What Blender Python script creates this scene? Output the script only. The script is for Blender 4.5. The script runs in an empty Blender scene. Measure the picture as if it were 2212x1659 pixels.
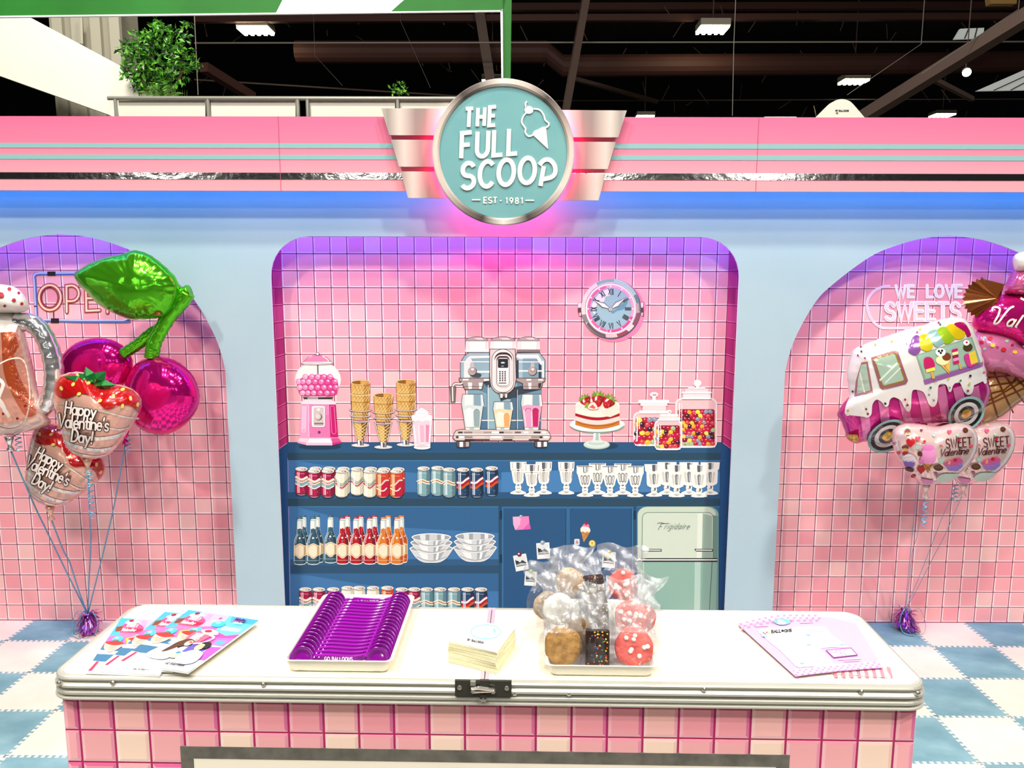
import bpy, bmesh, math, random
from math import sin, cos, pi, radians, sqrt, atan2
from mathutils import Vector, Matrix
C = bpy.context.scene.collection
R = random.Random(7)
# ------------------------------------------------------------------ camera
F, PIT, ROL, YAW, HC = 1664.0, .1427, .0019, -.0013, 1.7797
W_, H_ = 2212, 1659
_fw = Vector((sin(YAW)*cos(PIT), cos(YAW)*cos(PIT), -sin(PIT)))
_rt = Vector((cos(YAW), -sin(YAW), 0)); _up = _rt.cross(_fw)
RT = cos(ROL)*_rt + sin(ROL)*_up; UP = -sin(ROL)*_rt + cos(ROL)*_up
cd = bpy.data.cameras.new('camera'); cam = bpy.data.objects.new('camera', cd); C.objects.link(cam)
cd.sensor_fit = 'HORIZONTAL'; cd.sensor_width = 36; cd.lens = F/W_*36; cd.clip_start = .05; cd.clip_end = 300
cam.matrix_world = Matrix(((RT.x, UP.x, -_fw.x, 0), (RT.y, UP.y, -_fw.y, 0), (RT.z, UP.z, -_fw.z, HC), (0, 0, 0, 1)))
sc = bpy.context.scene; sc.camera = cam
def ray(x, y): return (x-W_/2)/F*RT + (H_/2-y)/F*UP + _fw
def at(x, y, Y):
    d = ray(x, y); return Vector((0, 0, HC)) + d*(Y/d.y)
def atz(x, y, z):
    d = ray(x, y); return Vector((0, 0, HC)) + d*((z-HC)/d.z)
# ------------------------------------------------------------------ world, lamps, exposure
vs = sc.view_settings
sc.display_settings.display_device = 'sRGB'
vs.view_transform = 'Standard'; vs.look = 'None'; vs.exposure = -.2; vs.gamma = 1.0; vs.use_curve_mapping = False
wd = bpy.data.worlds.new('hall air'); sc.world = wd; wd.use_nodes = True
wd.node_tree.nodes['Background'].inputs[0].default_value = (.9, .95, 1, 1)
wd.node_tree.nodes['Background'].inputs[1].default_value = .02
def lamp(name, loc, size, power, col=(1, .97, .9), target=(0, 2.6, .8)):
    l = bpy.data.lights.new(name, 'AREA'); l.shape = 'DISK'; l.size = size; l.energy = power; l.color = col
    o = bpy.data.objects.new(name, l); C.objects.link(o); o.location = loc
    o.rotation_euler = (Vector(target)-Vector(loc)).to_track_quat('-Z', 'Y').to_euler(); return o
LAMPS = [((-3.3, -3.0, 8.2), 500), ((5.0, -3.0, 8.2), 540), ((-2.7, .4, 8.2), 400), ((2.9, .4, 8.2), 400), ((.3, -7.5, 8.2), 380), ((.2, -1.0, 8.4), 300)]
for l_, p_ in LAMPS: lamp('hall_lamp', l_, .55, p_*.86)
for x_, y_ in ((-19, -36), (-9, -40), (-2.5, -46), (5, -40), (13, -36), (17, -46)): lamp('hall_lamp', (x_, y_, 8.6), 1.5, 220, target=(x_*.5, 0, 1))
for l_, t_ in (((-3, 4.6, 7.5), (-2.6, 7.6, 3.2)), ((4, 10, 9), (4, 12, 0)), ((-7, 12, 9), (-7, 13, 0))): lamp('hall_lamp', l_, .8, 440, target=t_)  # first one is an extra lamp, added to brighten the neighbouring railing
for x_ in (-2.1, 2.0):   # aisle spotlights over the mats either side of the counter
    l = bpy.data.lights.new('aisle_spot', 'SPOT'); l.energy = 1500; l.spot_size = radians(46); l.spot_blend = 1; l.shadow_soft_size = .12; l.color = (1, .98, .93)
    o = bpy.data.objects.new('aisle_spot', l); C.objects.link(o); o.location = (x_*1.15, -1.4, 7); o.rotation_euler = (Vector((x_, 1.0, 0))-Vector(o.location)).to_track_quat('-Z', 'Y').to_euler()
DW, YP, YF, YS = 3.762, 3.62, 3.50, 3.42       # tiled wall, blue front panel, header face, sign face
# ------------------------------------------------------------------ materials
G = .86
def lin(h):
    h = h.lstrip('#'); v = [int(h[i:i+2], 16)/255 for i in (0, 2, 4)]
    return [x/12.92 if x <= .04045 else ((x+.055)/1.055)**2.4 for x in v]
_mc = {}
def bsdf(m): return m.node_tree.nodes['Principled BSDF']
def M(h, rough=.5, metal=0, emit=0, gain=None, spec=.3, coat=0, trans=0):
    k = (h, rough, metal, emit, gain, spec, coat, trans)
    if k in _mc: return _mc[k]
    m = bpy.data.materials.new('paint_'+h.strip('#')); m.use_nodes = True; b = bsdf(m)
    c = [x*(G if gain is None else gain) for x in lin(h)]
    b.inputs['Base Color'].default_value = (*c, 1); b.inputs['Roughness'].default_value = rough
    b.inputs['Metallic'].default_value = metal; b.inputs['Specular IOR Level'].default_value = spec
    b.inputs['Coat Weight'].default_value = coat; b.inputs['Transmission Weight'].default_value = trans
    if emit:
        b.inputs['Emission Color'].default_value = (*lin(h), 1); b.inputs['Emission Strength'].default_value = emit
    _mc[k] = m; return m
def bump(m, scale, strength, dist=.002, kind='ShaderNodeTexNoise', stretch=(1, 1, 1), detail=2):
    n, l = m.node_tree.nodes, m.node_tree.links
    tc = n.new('ShaderNodeTexCoord'); mp = n.new('ShaderNodeMapping'); mp.inputs['Scale'].default_value = stretch
    t = n.new(kind); t.inputs['Scale'].default_value = scale
    if 'Detail' in t.inputs: t.inputs['Detail'].default_value = detail
    b = n.new('ShaderNodeBump'); b.inputs['Strength'].default_value = strength; b.inputs['Distance'].default_value = dist
    l.new(tc.outputs['Object'], mp.inputs[0]); l.new(mp.outputs[0], t.inputs['Vector'])
    l.new(t.outputs[0], b.inputs['Height']); l.new(b.outputs[0], bsdf(m).inputs['Normal']); return m
def mottle(m, c0, c1, scale, lo=.35, hi=.65, stretch=(1, 1, 1), detail=4):
    n, l = m.node_tree.nodes, m.node_tree.links
    tc = n.new('ShaderNodeTexCoord'); mp = n.new('ShaderNodeMapping'); mp.inputs['Scale'].default_value = stretch
    t = n.new('ShaderNodeTexNoise'); t.inputs['Scale'].default_value = scale; t.inputs['Detail'].default_value = detail
    r = n.new('ShaderNodeValToRGB'); r.color_ramp.elements[0].position = lo; r.color_ramp.elements[1].position = hi
    r.color_ramp.elements[0].color = (*[x*G for x in lin(c0)], 1); r.color_ramp.elements[1].color = (*[x*G for x in lin(c1)], 1)
    l.new(tc.outputs['Object'], mp.inputs[0]); l.new(mp.outputs[0], t.inputs['Vector'])
    l.new(t.outputs[0], r.inputs[0]); l.new(r.outputs[0], bsdf(m).inputs['Base Color']); return m
def fresh(h, **k):
    m = M(h, **k); m2 = m.copy(); return m2
def ramp_z(m, axis, stops):
    """colour printed along one object axis: stops = [(coordinate, hex)]"""
    n, l = m.node_tree.nodes, m.node_tree.links
    tc = n.new('ShaderNodeTexCoord'); sp = n.new('ShaderNodeSeparateXYZ'); mr = n.new('ShaderNodeMapRange')
    lo, hi = stops[0][0], stops[-1][0]
    mr.inputs[1].default_value = lo; mr.inputs[2].default_value = hi
    r = n.new('ShaderNodeValToRGB'); e = r.color_ramp.elements
    while len(e) < len(stops): e.new(.5)
    for k, (p, h) in enumerate(stops):
        e[k].position = (p-lo)/(hi-lo); e[k].color = (*[x*G for x in lin(h)], 1)
    l.new(tc.outputs['Object'], sp.inputs[0]); l.new(sp.outputs[axis], mr.inputs[0]); l.new(mr.outputs[0], r.inputs[0])
    l.new(r.outputs[0], bsdf(m).inputs['Base Color']); return m
# ------------------------------------------------------------------ objects
def tag(o, label=None, cat=None, group=None, kind=None):
    for k, v in (('label', label), ('category', cat), ('group', group), ('kind', kind)):
        if v: o[k] = v
    return o
def empty(name, loc, label=None, cat=None, group=None, kind=None):
    o = bpy.data.objects.new(name, None); C.objects.link(o); o.location = loc; o.empty_display_size = .05
    return tag(o, label, cat, group, kind)
def wloc(o):
    v = Vector(o.location)
    while o.parent: o = o.parent; v += Vector(o.location)
    return v
def mesh(name, vs_, fs, mats, parent=None, fm=None, smooth=False, loc=None):
    """one mesh object; vertices in world space; stored relative to parent (or to loc)"""
    me = bpy.data.meshes.new(name)
    org = Vector((0, 0, 0))
    if parent: org = wloc(parent)
    l0 = Vector(loc)-org if loc is not None else Vector((0, 0, 0))
    base = org+l0
    me.from_pydata([(v[0]-base.x, v[1]-base.y, v[2]-base.z) for v in vs_], [], fs)
    if not isinstance(mats, (list, tuple)): mats = [mats]
    for m in mats: me.materials.append(m)
    if fm: me.polygons.foreach_set('material_index', fm)
    if smooth: me.polygons.foreach_set('use_smooth', [True]*len(fs))
    me.update()
    o = bpy.data.objects.new(name, me); C.objects.link(o)
    if parent: o.parent = parent
    o.location = l0
    return o
class MB:
    """collects solid shapes into ONE mesh"""
    def __init__(s): s.v, s.f, s.m, s.ms = [], [], [], []
    def mi(s, mat):
        if mat not in s.ms: s.ms.append(mat)
        return s.ms.index(mat)
    def add(s, v, f, mat):
        b = len(s.v); s.v += [Vector(p) for p in v]; s.f += [[i+b for i in q] for q in f]; s.m += [s.mi(mat)]*len(f); return s
    def box(s, a, b, mat, bev=0, rot=None, piv=None):
        x0, y0, z0 = a; x1, y1, z1 = b
        if bev:
            e = bev; v = []; 
            ring = lambda z, d: [(x0+d, y0, z), (x1-d, y0, z), (x1, y0+d, z), (x1, y1-d, z), (x1-d, y1, z), (x0+d, y1, z), (x0, y1-d, z), (x0, y0+d, z)]
            def ins(z): return [(x0+2*e, y0+e, z), (x1-2*e, y0+e, z), (x1-e, y0+2*e, z), (x1-e, y1-2*e, z), (x1-2*e, y1-e, z), (x0+2*e, y1-e, z), (x0+e, y1-2*e, z), (x0+e, y0+2*e, z)]
            v = ins(z0)+ring(z0+e, e)+ring(z1-e, e)+ins(z1); f = [list(range(7, -1, -1)), list(range(24, 32))]
            for k in range(3):
                for i in range(8): f.append([k*8+i, k*8+(i+1) % 8, k*8+8+(i+1) % 8, k*8+8+i])
        else:
            v = [(x0, y0, z0), (x1, y0, z0), (x1, y1, z0), (x0, y1, z0), (x0, y0, z1), (x1, y0, z1), (x1, y1, z1), (x0, y1, z1)]
            f = [[3, 2, 1, 0], [4, 5, 6, 7], [0, 1, 5, 4], [1, 2, 6, 5], [2, 3, 7, 6], [3, 0, 4, 7]]
        if rot:
            p = Vector(piv or ((x0+x1)/2, (y0+y1)/2, (z0+z1)/2)); v = [p+rot@(Vector(q)-p) for q in v]
        return s.add(v, f, mat)
    def lathe(s, prof, mat, c, axis=(0, 0, 1), n=24, caps=True):
        """prof = [(radius, height)] about axis through c"""
        q = Vector(axis).to_track_quat('Z', 'Y').to_matrix(); c = Vector(c); v, f = [], []
        for r, h in prof:
            for i in range(n): v.append(c+q@Vector((r*cos(2*pi*i/n), r*sin(2*pi*i/n), h)))
        for k in range(len(prof)-1):
            for i in range(n): f.append([k*n+i, k*n+(i+1) % n, (k+1)*n+(i+1) % n, (k+1)*n+i])
        if caps and prof[0][0] > 1e-6: f.append(list(range(n-1, -1, -1)))
        if caps and prof[-1][0] > 1e-6: f.append([(len(prof)-1)*n+i for i in range(n)])
        return s.add(v, f, mat)
    def tube(s, pts, r, mat, n=8, closed=False, flat=1.0, caps=True):
        pts = [Vector(p) for p in pts]; m = len(pts); v, f = [], []
        prev = None
        for i, p in enumerate(pts):
            a = pts[(i-1) % m] if (closed or i > 0) else p; b = pts[(i+1) % m] if (closed or i < m-1) else p
            t = (b-a).normalized() if (b-a).length > 1e-9 else Vector((0, 0, 1))
            if prev is None: u = t.orthogonal().normalized()
            else: u = (prev-t*prev.dot(t)); u = u.normalized() if u.length > 1e-6 else t.orthogonal().normalized()
            prev = u; w = t.cross(u); rr = r[i] if isinstance(r, (list, tuple)) else r
            for k in range(n): v.append(p+rr*(cos(2*pi*k/n)*u+flat*sin(2*pi*k/n)*w))
        for i in range(m if closed else m-1):
            j = (i+1) % m
            for k in range(n): f.append([i*n+k, i*n+(k+1) % n, j*n+(k+1) % n, j*n+k])
        if caps and not closed: f += [list(range(n-1, -1, -1)), [(m-1)*n+k for k in range(n)]]
        return s.add(v, f, mat)
    def prism(s, pts, d, mat, cap=None):
        """polygon pts (3D, planar) pushed along vector d"""
        pts = [Vector(p) for p in pts]; d = Vector(d); n = len(pts)
        s.add(pts+[p+d for p in pts], [[i, (i+1) % n, n+(i+1) % n, n+i] for i in range(n)]+[list(range(n, 2*n))], mat)
        s.add(pts, [list(range(n-1, -1, -1))], cap or mat); return s
    def build(s, name, parent=None, smooth=False, loc=None, label=None):
        o = mesh(name, s.v, s.f, s.ms, parent, s.m, smooth, loc)
        if label: o['label'] = label
        return o
# ------------------------------------------------------------------ flat print
def smooth(p, n=6, closed=False):
    out = []; m = len(p)
    for i in range(m if closed else m-1):
        a, b, c, d = [p[(i+k) % m] if closed else p[min(max(i+k, 0), m-1)] for k in (-1, 0, 1, 2)]
        for k in range(n):
            t = k/n; t2, t3 = t*t, t*t*t
            out.append(tuple(.5*(2*b[j]+(c[j]-a[j])*t+(2*a[j]-5*b[j]+4*c[j]-d[j])*t2+(3*b[j]-a[j]-3*c[j]+d[j])*t3) for j in (0, 1)))
    if not closed: out.append(tuple(p[-1]))
    return out
def arc(cx, cy, rx, ry, a0=0, a1=360, n=None):
    n = n or max(4, int(abs(a1-a0)/15))
    return [(cx+rx*cos(radians(a0+(a1-a0)*k/n)), cy+ry*sin(radians(a0+(a1-a0)*k/n))) for k in range(n+1)]
def circ(cx, cy, rx, ry=None, n=24, rot=0):
    ry = ry or rx; c, s_ = cos(radians(rot)), sin(radians(rot)); o = []
    for k in range(n):
        a, b = rx*cos(2*pi*k/n), ry*sin(2*pi*k/n); o.append((cx+a*c-b*s_, cy+a*s_+b*c))
    return o
def rrect(x0, y0, x1, y1, r, n=5):
    o = []
    for cx, cy, a in ((x1-r, y0+r, -90), (x1-r, y1-r, 0), (x0+r, y1-r, 90), (x0+r, y0+r, 180)): o += arc(cx, cy, r, r, a, a+90, n)
    return o
def ribbon(p, w, closed=False):
    q = [p[0]]
    for a in p[1:]:
        if abs(a[0]-q[-1][0])+abs(a[1]-q[-1][1]) > 1e-7: q.append(a)
    if closed and len(q) > 2 and abs(q[0][0]-q[-1][0])+abs(q[0][1]-q[-1][1]) < 1e-7: q.pop()
    m = len(q)
    if m < 2: return [], []
    v = []
    for i in range(m):
        a = q[i-1] if (closed or i > 0) else None; b = q[(i+1) % m] if (closed or i < m-1) else None; c = q[i]
        def nrm(s_, e):
            dx, dy = e[0]-s_[0], e[1]-s_[1]; l = math.hypot(dx, dy) or 1; return (-dy/l, dx/l)
        if a is None: n_ = nrm(c, b); k = 1
        elif b is None: n_ = nrm(a, c); k = 1
        else:
            n1, n2 = nrm(a, c), nrm(c, b); sx, sy = n1[0]+n2[0], n1[1]+n2[1]; l = math.hypot(sx, sy)
            if l < .3: n_ = n1; k = 1
            else: n_ = (sx/l, sy/l); k = min(1/max(n_[0]*n1[0]+n_[1]*n1[1], .35), 2)
        ww = w[i] if isinstance(w, (list, tuple)) else w
        v += [(c[0]+n_[0]*ww/2*k, c[1]+n_[1]*ww/2*k), (c[0]-n_[0]*ww/2*k, c[1]-n_[1]*ww/2*k)]
    f = [[2*i, 2*i+1, 2*((i+1) % m)+1, 2*((i+1) % m)] for i in range(m if closed else m-1)]
    return v, f
def _o(cx, cy, rx, ry): return arc(cx, cy, rx, ry, 90, 450, 22)
FONT = {
 'T': (.6, [[(0, 1), (.6, 1)], [(.3, 1), (.3, 0)]]), 'H': (.55, [[(0, 0), (0, 1)], [(.55, 0), (.55, 1)], [(0, .5), (.55, .5)]]),
 'E': (.5, [[(.5, 1), (0, 1), (0, 0), (.5, 0)], [(0, .52), (.44, .52)]]), 'F': (.5, [[(.5, 1), (0, 1), (0, 0)], [(0, .52), (.42, .52)]]),
 'U': (.56, [[(0, 1)]+arc(.28, .28, .28, .28, 180, 360, 10)+[(.56, 1)]]), 'L': (.46, [[(0, 1), (0, 0), (.46, 0)]]),
 'S': (.54, [arc(.28, .745, .25, .255, 20, 270, 12)+arc(.28, .245, .27, .245, 75, -155, 12)]), 'C': (.58, [arc(.33, .5, .33, .5, 42, 318, 18)]),
 'O': (.68, [_o(.34, .5, .34, .5)]), 'P': (.56, [[(0, 0), (0, 1), (.3, 1)]+arc(.3, .74, .26, .26, 90, -90, 10)+[(0, .48)]]),
 '1': (.22, [[(0, .8), (.2, 1), (.2, 0)]]), '9': (.5, [_o(.25, .7, .25, .3), [(.5, .7), (.44, .4), (.2, 0)]]),
 '8': (.5, [_o(.25, .75, .21, .25), _o(.25, .26, .25, .26)]), 'W': (.9, [[(0, 1), (.22, 0), (.45, .9), (.68, 0), (.9, 1)]]),
 'V': (.6, [[(0, 1), (.3, 0), (.6, 1)]]), 'A': (.62, [[(0, 0), (.31, 1), (.62, 0)], [(.11, .35), (.51, .35)]]),
 'B': (.54, [[(0, .52), (0, 1), (.28, 1)]+arc(.28, .76, .22, .24, 90, -90, 8)+[(0, .52), (0, 0), (.28, 0)]+arc(.28, .26, .26, .26, -90, 90, 8)]),
 'N': (.55, [[(0, 0), (0, 1), (.55, 0), (.55, 1)]]), 'D': (.6, [[(0, 0), (0, 1), (.2, 1)]+arc(.2, .5, .4, .5, 90, -90, 12)+[(0, 0)]]),
 'I': (.0, [[(0, 0), (0, 1)]]), 'X': (.55, [[(0, 0), (.55, 1)], [(0, 1), (.55, 0)]]), 'R': (.56, [[(0, 0), (0, 1), (.3, 1)]+arc(.3, .74, .26, .26, 90, -90, 10)+[(0, .48)], [(.25, .48), (.56, 0)]]),
 'Y': (.56, [[(0, 1), (.28, .5), (.56, 1)], [(.28, .5), (.28, 0)]]), 'M': (.7, [[(0, 0), (0, 1), (.35, .4), (.7, 1), (.7, 0)]]), 'G': (.6, [arc(.33, .5, .33, .5, 42, 350, 18)+[(.36, .42)]]),
 'K': (.52, [[(0, 0), (0, 1)], [(.5, 1), (0, .42)], [(.15, .58), (.52, 0)]]),
 '-': (.3, [[(0, .45), (.3, .45)]]), '!': (.1, [[(.05, 1), (.05, .32)], [(.05, .1), (.05, .02)]]), "'": (.08, [[(.06, 1), (.02, .78)]]), '.': (.05, [[(0, .06), (.02, 0)]]),
 'a': (.48, [_o(.23, .29, .23, .29), [(.47, .57), (.47, 0)]]), 'e': (.48, [[(.02, .32), (.47, .32)]+arc(.245, .29, .225, .29, 5, 310, 14)]),
 'p': (.48, [[(0, .57), (0, -.36)], _o(.24, .29, .24, .29)]), 'y': (.46, [[(0, .57), (.24, .04)], [(.46, .57), (.1, -.38)]]),
 'l': (.06, [[(0, 1), (0, .05), (.08, 0)]]), 'n': (.44, [[(0, .57), (0, 0)], [(0, .33)]+arc(.22, .36, .22, .2, 180, 0, 8)+[(.44, 0)]]),
 't': (.32, [[(.14, .92), (.14, .1), (.3, 0)], [(0, .58), (.32, .58)]]), 'i': (.02, [[(0, .57), (0, 0)], [(0, .78), (0, .86)]]),
 's': (.34, [[(x*.62, y*.58) for x, y in arc(.28, .745, .25, .255, 20, 270, 8)+arc(.27, .245, .27, .245, 90, -155, 8)]]),
 'd': (.48, [_o(.23, .29, .23, .29), [(.47, 1), (.47, 0)]]), 'r': (.3, [[(0, .57), (0, 0)], [(0, .33)]+arc(.2, .36, .2, .2, 180, 55, 6)]),
 'g': (.48, [_o(.23, .29, .23, .29), [(.47, .57), (.47, -.16)]+arc(.24, -.18, .23, .18, 0, -150, 8)]), 'o': (.46, [_o(.23, .29, .23, .29)]),
 'b': (.48, [[(0, 1), (0, 0)], _o(.24, .29, .24, .29)]), 'u': (.44, [[(0, .57)]+arc(.22, .22, .22, .22, 180, 360, 8)+[(.44, .57)]]), 'v': (.42, [[(0, .57), (.21, 0), (.42, .57)]]),
 'k': (.42, [[(0, 1), (0, 0)], [(.4, .57), (0, .25)], [(.12, .34), (.42, 0)]]), 'h': (.44, [[(0, 1), (0, 0)], [(0, .33)]+arc(.22, .36, .22, .2, 180, 0, 8)+[(.44, 0)]]),
 'm': (.66, [[(0, .57), (0, 0)], [(0, .36)]+arc(.165, .4, .165, .17, 180, 0, 6)+[(.33, 0)], [(.33, .36)]+arc(.495, .4, .165, .17, 180, 0, 6)+[(.66, 0)]]),
 'c': (.42, [arc(.23, .29, .23, .29, 50, 310, 12)]), 'w': (.66, [[(0, .57), (.16, 0), (.33, .5), (.5, 0), (.66, .57)]]), ' ': (.3, []),
}
def text(t, x, y, h, shear=0, rot=0, track=.18, sx=1.0):
    """pen strokes for a line of lettering; x, y = left end of the base line (y grows downwards)"""
    out = []; cx = 0; c, s_ = cos(radians(rot)), sin(radians(rot))
    for ch in t:
        adv, st = FONT.get(ch, FONT[' '])
        for p in st:
            q = []
            for a, b in p:
                u = (cx+a*sx+b*shear)*h; v = -b*h; q.append((x+u*c-v*s_, y+u*s_+v*c))
            out.append(q)
        cx += adv*sx+track
    return out
def frame_Y(x0, y0, k, Y):
    """crop pixels -> points on the vertical plane at depth Y, o = height of the print above it"""
    def f(u, v, o): p = at(x0+u*k, y0+v*k, Y); return Vector((p.x, Y-o, p.z))
    return f
def frame_Z(x0, y0, k, z):
    def f(u, v, o): p = atz(x0+u*k, y0+v*k, z); return Vector((p.x, p.y, z+o))
    return f
class Art:
    def __init__(s, fn, o0=.0012, step=6e-5, maxe=0): s.fn, s.o, s.st, s.parts, s.maxe = fn, o0, step, [], maxe
    def part(s, n, label=None): s.cur = (n, label, []); s.parts.append(s.cur); return s
    def up(s, d): s.o += d; return s
    def add(s, v, f, col, lift=0):
        if v: s.cur[2].append((v, f, col, s.o+lift)); s.o += s.st
        return s
    def poly(s, p, col): return s.add(p, [list(range(len(p)))], col)
    def rect(s, x0, y0, x1, y1, col): return s.poly([(x0, y0), (x1, y0), (x1, y1), (x0, y1)], col)
    def ell(s, cx, cy, rx, ry, col, rot=0, n=24): return s.poly(circ(cx, cy, rx, ry, n, rot), col)
    def line(s, p, w, col, closed=False): return s.add(*ribbon(p, w, closed), col)
    def cur_(s, p, w, col, closed=False, n=5): return s.line(smooth(p, n, closed), w, col, closed)
    def txt(s, strokes, w, col):
        for q in strokes:
            s.add(*ribbon(q, w), col)
            for e in (q[0], q[-1]): s.poly(circ(e[0], e[1], w/2, n=8), col)
        return s
    def out(s, p, col, w, lc, n=0):
        if n: p = smooth(p, n, True)
        s.poly(p, col); return s.line(p, w, lc, True)
    def mesh_of(s, items, name, parent):
        V, Fc, ms, fm = [], [], [], []
        for v, f, col, o in items:
            m = col if not isinstance(col, str) else M(col)
            if m not in ms: ms.append(m)
            mi = ms.index(m)
            if s.maxe: v, f = subdiv(v, f, s.maxe)
            b = len(V); V += [s.fn(p[0], p[1], o) for p in v]
            Fc += [[i+b for i in q] for q in f]; fm += [mi]*len(f)
        return mesh(name, V, Fc, ms, parent, fm)
    def build(s, name=None, label=None, cat=None, group=None, parent=None):
        if parent is None and len(s.parts) > 1:
            P = [s.fn(p[0], p[1], 0) for n, l, it in s.parts for v, f, c, o in it for p in v]
            loc = (sum(p.x for p in P)/len(P), sum(p.y for p in P)/len(P), min(p.z for p in P))
            root = empty(name, loc, label, cat, group)
        else: root = parent
        o = None
        for n, l, it in s.parts:
            if not it: continue
            o = s.mesh_of(it, n or name, root)
            if l: o['label'] = l
        if root is None:
            tag(o, label, cat, group); return o
        return root
def subdiv(v, f, L):
    tris = []
    for q in f:
        if len(q) == 3: tris.append(tuple(q)); continue
        if len(q) == 4: tris += [(q[0], q[1], q[2]), (q[0], q[2], q[3])]; continue
        bm = bmesh.new(); bv = {bm.verts.new((v[i][0], v[i][1], 0)): i for i in q}
        r = bmesh.ops.triangulate(bm, faces=[bm.faces.new(list(bv))])
        for t in r['faces']: tris.append(tuple(bv[w] for w in t.verts))
        bm.free()
    V = [tuple(p) for p in v]; out = []; mid = {}
    def md(a, b):
        k = (min(a, b), max(a, b))
        if k not in mid: V.append(((V[a][0]+V[b][0])/2, (V[a][1]+V[b][1])/2)); mid[k] = len(V)-1
        return mid[k]
    st = tris
    while st:
        a, b, c = st.pop()
        ls = [math.hypot(V[p][0]-V[q][0], V[p][1]-V[q][1]) for p, q in ((a, b), (b, c), (c, a))]
        m = max(ls)
        if m <= L or len(out) > 60000: out.append([a, b, c]); continue
        if ls[0] == m: d = md(a, b); st += [(a, d, c), (d, b, c)]
        elif ls[1] == m: d = md(b, c); st += [(b, d, a), (d, c, a)]
        else: d = md(c, a); st += [(c, d, b), (d, a, b)]
    return V, out
# ================================================================== setting: floor of puzzle mats
hall = fresh('#6a6660', rough=.6); hall.name = 'hall_concrete'
fl = MB().box((-30, -14, -.05), (30, 60, -.0125), hall).build('floor'); tag(fl, kind='structure')
mat_b = fresh('#79a3b6', rough=.95, spec=.1); mottle(mat_b, '#6b909c', '#86a8b1', 5, stretch=(1, 1.6, 1)); bump(mat_b, 260, .5, .003)
mat_p = fresh('#f6dfd6', rough=.95, spec=.1); mottle(mat_p, '#eccbbd', '#f3d8cc', 4); bump(mat_p, 260, .4, .003)
GS = .30; NT = 11
def tooth_edge():
    """one edge of an interlocking mat, corner to corner, as (t, offset)"""
    o = [(0, 0)]; p = (GS-.012)/NT; h = .014
    for k in range(NT):
        a, b = .006+(k+.27)*p, .006+(k+.77)*p
        o += [(a+.05*p, -h/2), (a-.05*p, h/2), (b+.05*p, h/2), (b-.05*p, -h/2)]
    return o
MB().box((-3.4, 1.05, -.0125), (3.2, DW, -.004), M('#e6d0c6', rough=.9)).build('underlay', fl)
te = tooth_edge()[1:]; hh_ = .007; mats_me = []
def mat_faces():
    """body plus the tabs that fill the neighbours' notches, edge by edge, none overlapping"""
    v = [(hh_, hh_), (GS-hh_, hh_), (GS-hh_, GS-hh_), (hh_, GS-hh_)]; f = [[0, 1, 2, 3]]
    lo = [hh_]; up_ = [hh_]; tabs = []
    for k in range(NT):
        q = te[4*k:4*k+4]; lo.append(q[0][0]); up_.append(q[1][0]); tabs.append((lo[-2], lo[-1], up_[-2], up_[-1])); lo.append(q[3][0]); up_.append(q[2][0])
    tabs.append((lo[-1], GS-hh_, up_[-1], GS-hh_))
    for a, b, c, d in tabs:                        # near and left edges reach out here
        for sw in (0, 1):
            n = len(v); P = [(a, -hh_), (b, -hh_), (d, hh_), (c, hh_)]; v += [(y, x) if sw else (x, y) for x, y in P]; f.append([n, n+1, n+2, n+3] if not sw else [n+3, n+2, n+1, n])
    for k in range(NT):                            # far and right edges reach out between them
        q = te[4*k:4*k+4]
        for sw in (0, 1):
            n = len(v); P = [(q[0][0], GS-hh_), (q[3][0], GS-hh_), (q[2][0], GS+hh_), (q[1][0], GS+hh_)]; v += [(y, x) if sw else (x, y) for x, y in P]; f.append([n, n+1, n+2, n+3] if not sw else [n+3, n+2, n+1, n])
    return [(x, y, 0) for x, y in v], f
for nm, mt in (('mat_blue', mat_b), ('mat_pink', mat_p)):
    me = bpy.data.meshes.new(nm); me.from_pydata(*mat_faces()[:1], [], mat_faces()[1]); me.materials.append(mt); mats_me.append(me)
gth, gox, goy = -.0072, 2.0011, 3.8211
k_ = 0
for r in range(0, 9):
    for c in range(-19, 5):
        x, y = c*GS+gox, -(r+1)*GS+goy
        if not (-3.4 < x < 3.2): continue
        if r == 0: pass
        o = bpy.data.objects.new('mat_tile', mats_me[1 if (c+r) % 2 == 0 else 0]); C.objects.link(o); o.parent = fl
        o.location = (x*cos(gth)-y*sin(gth), x*sin(gth)+y*cos(gth), 0); o.rotation_euler = (0, 0, gth)
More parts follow.
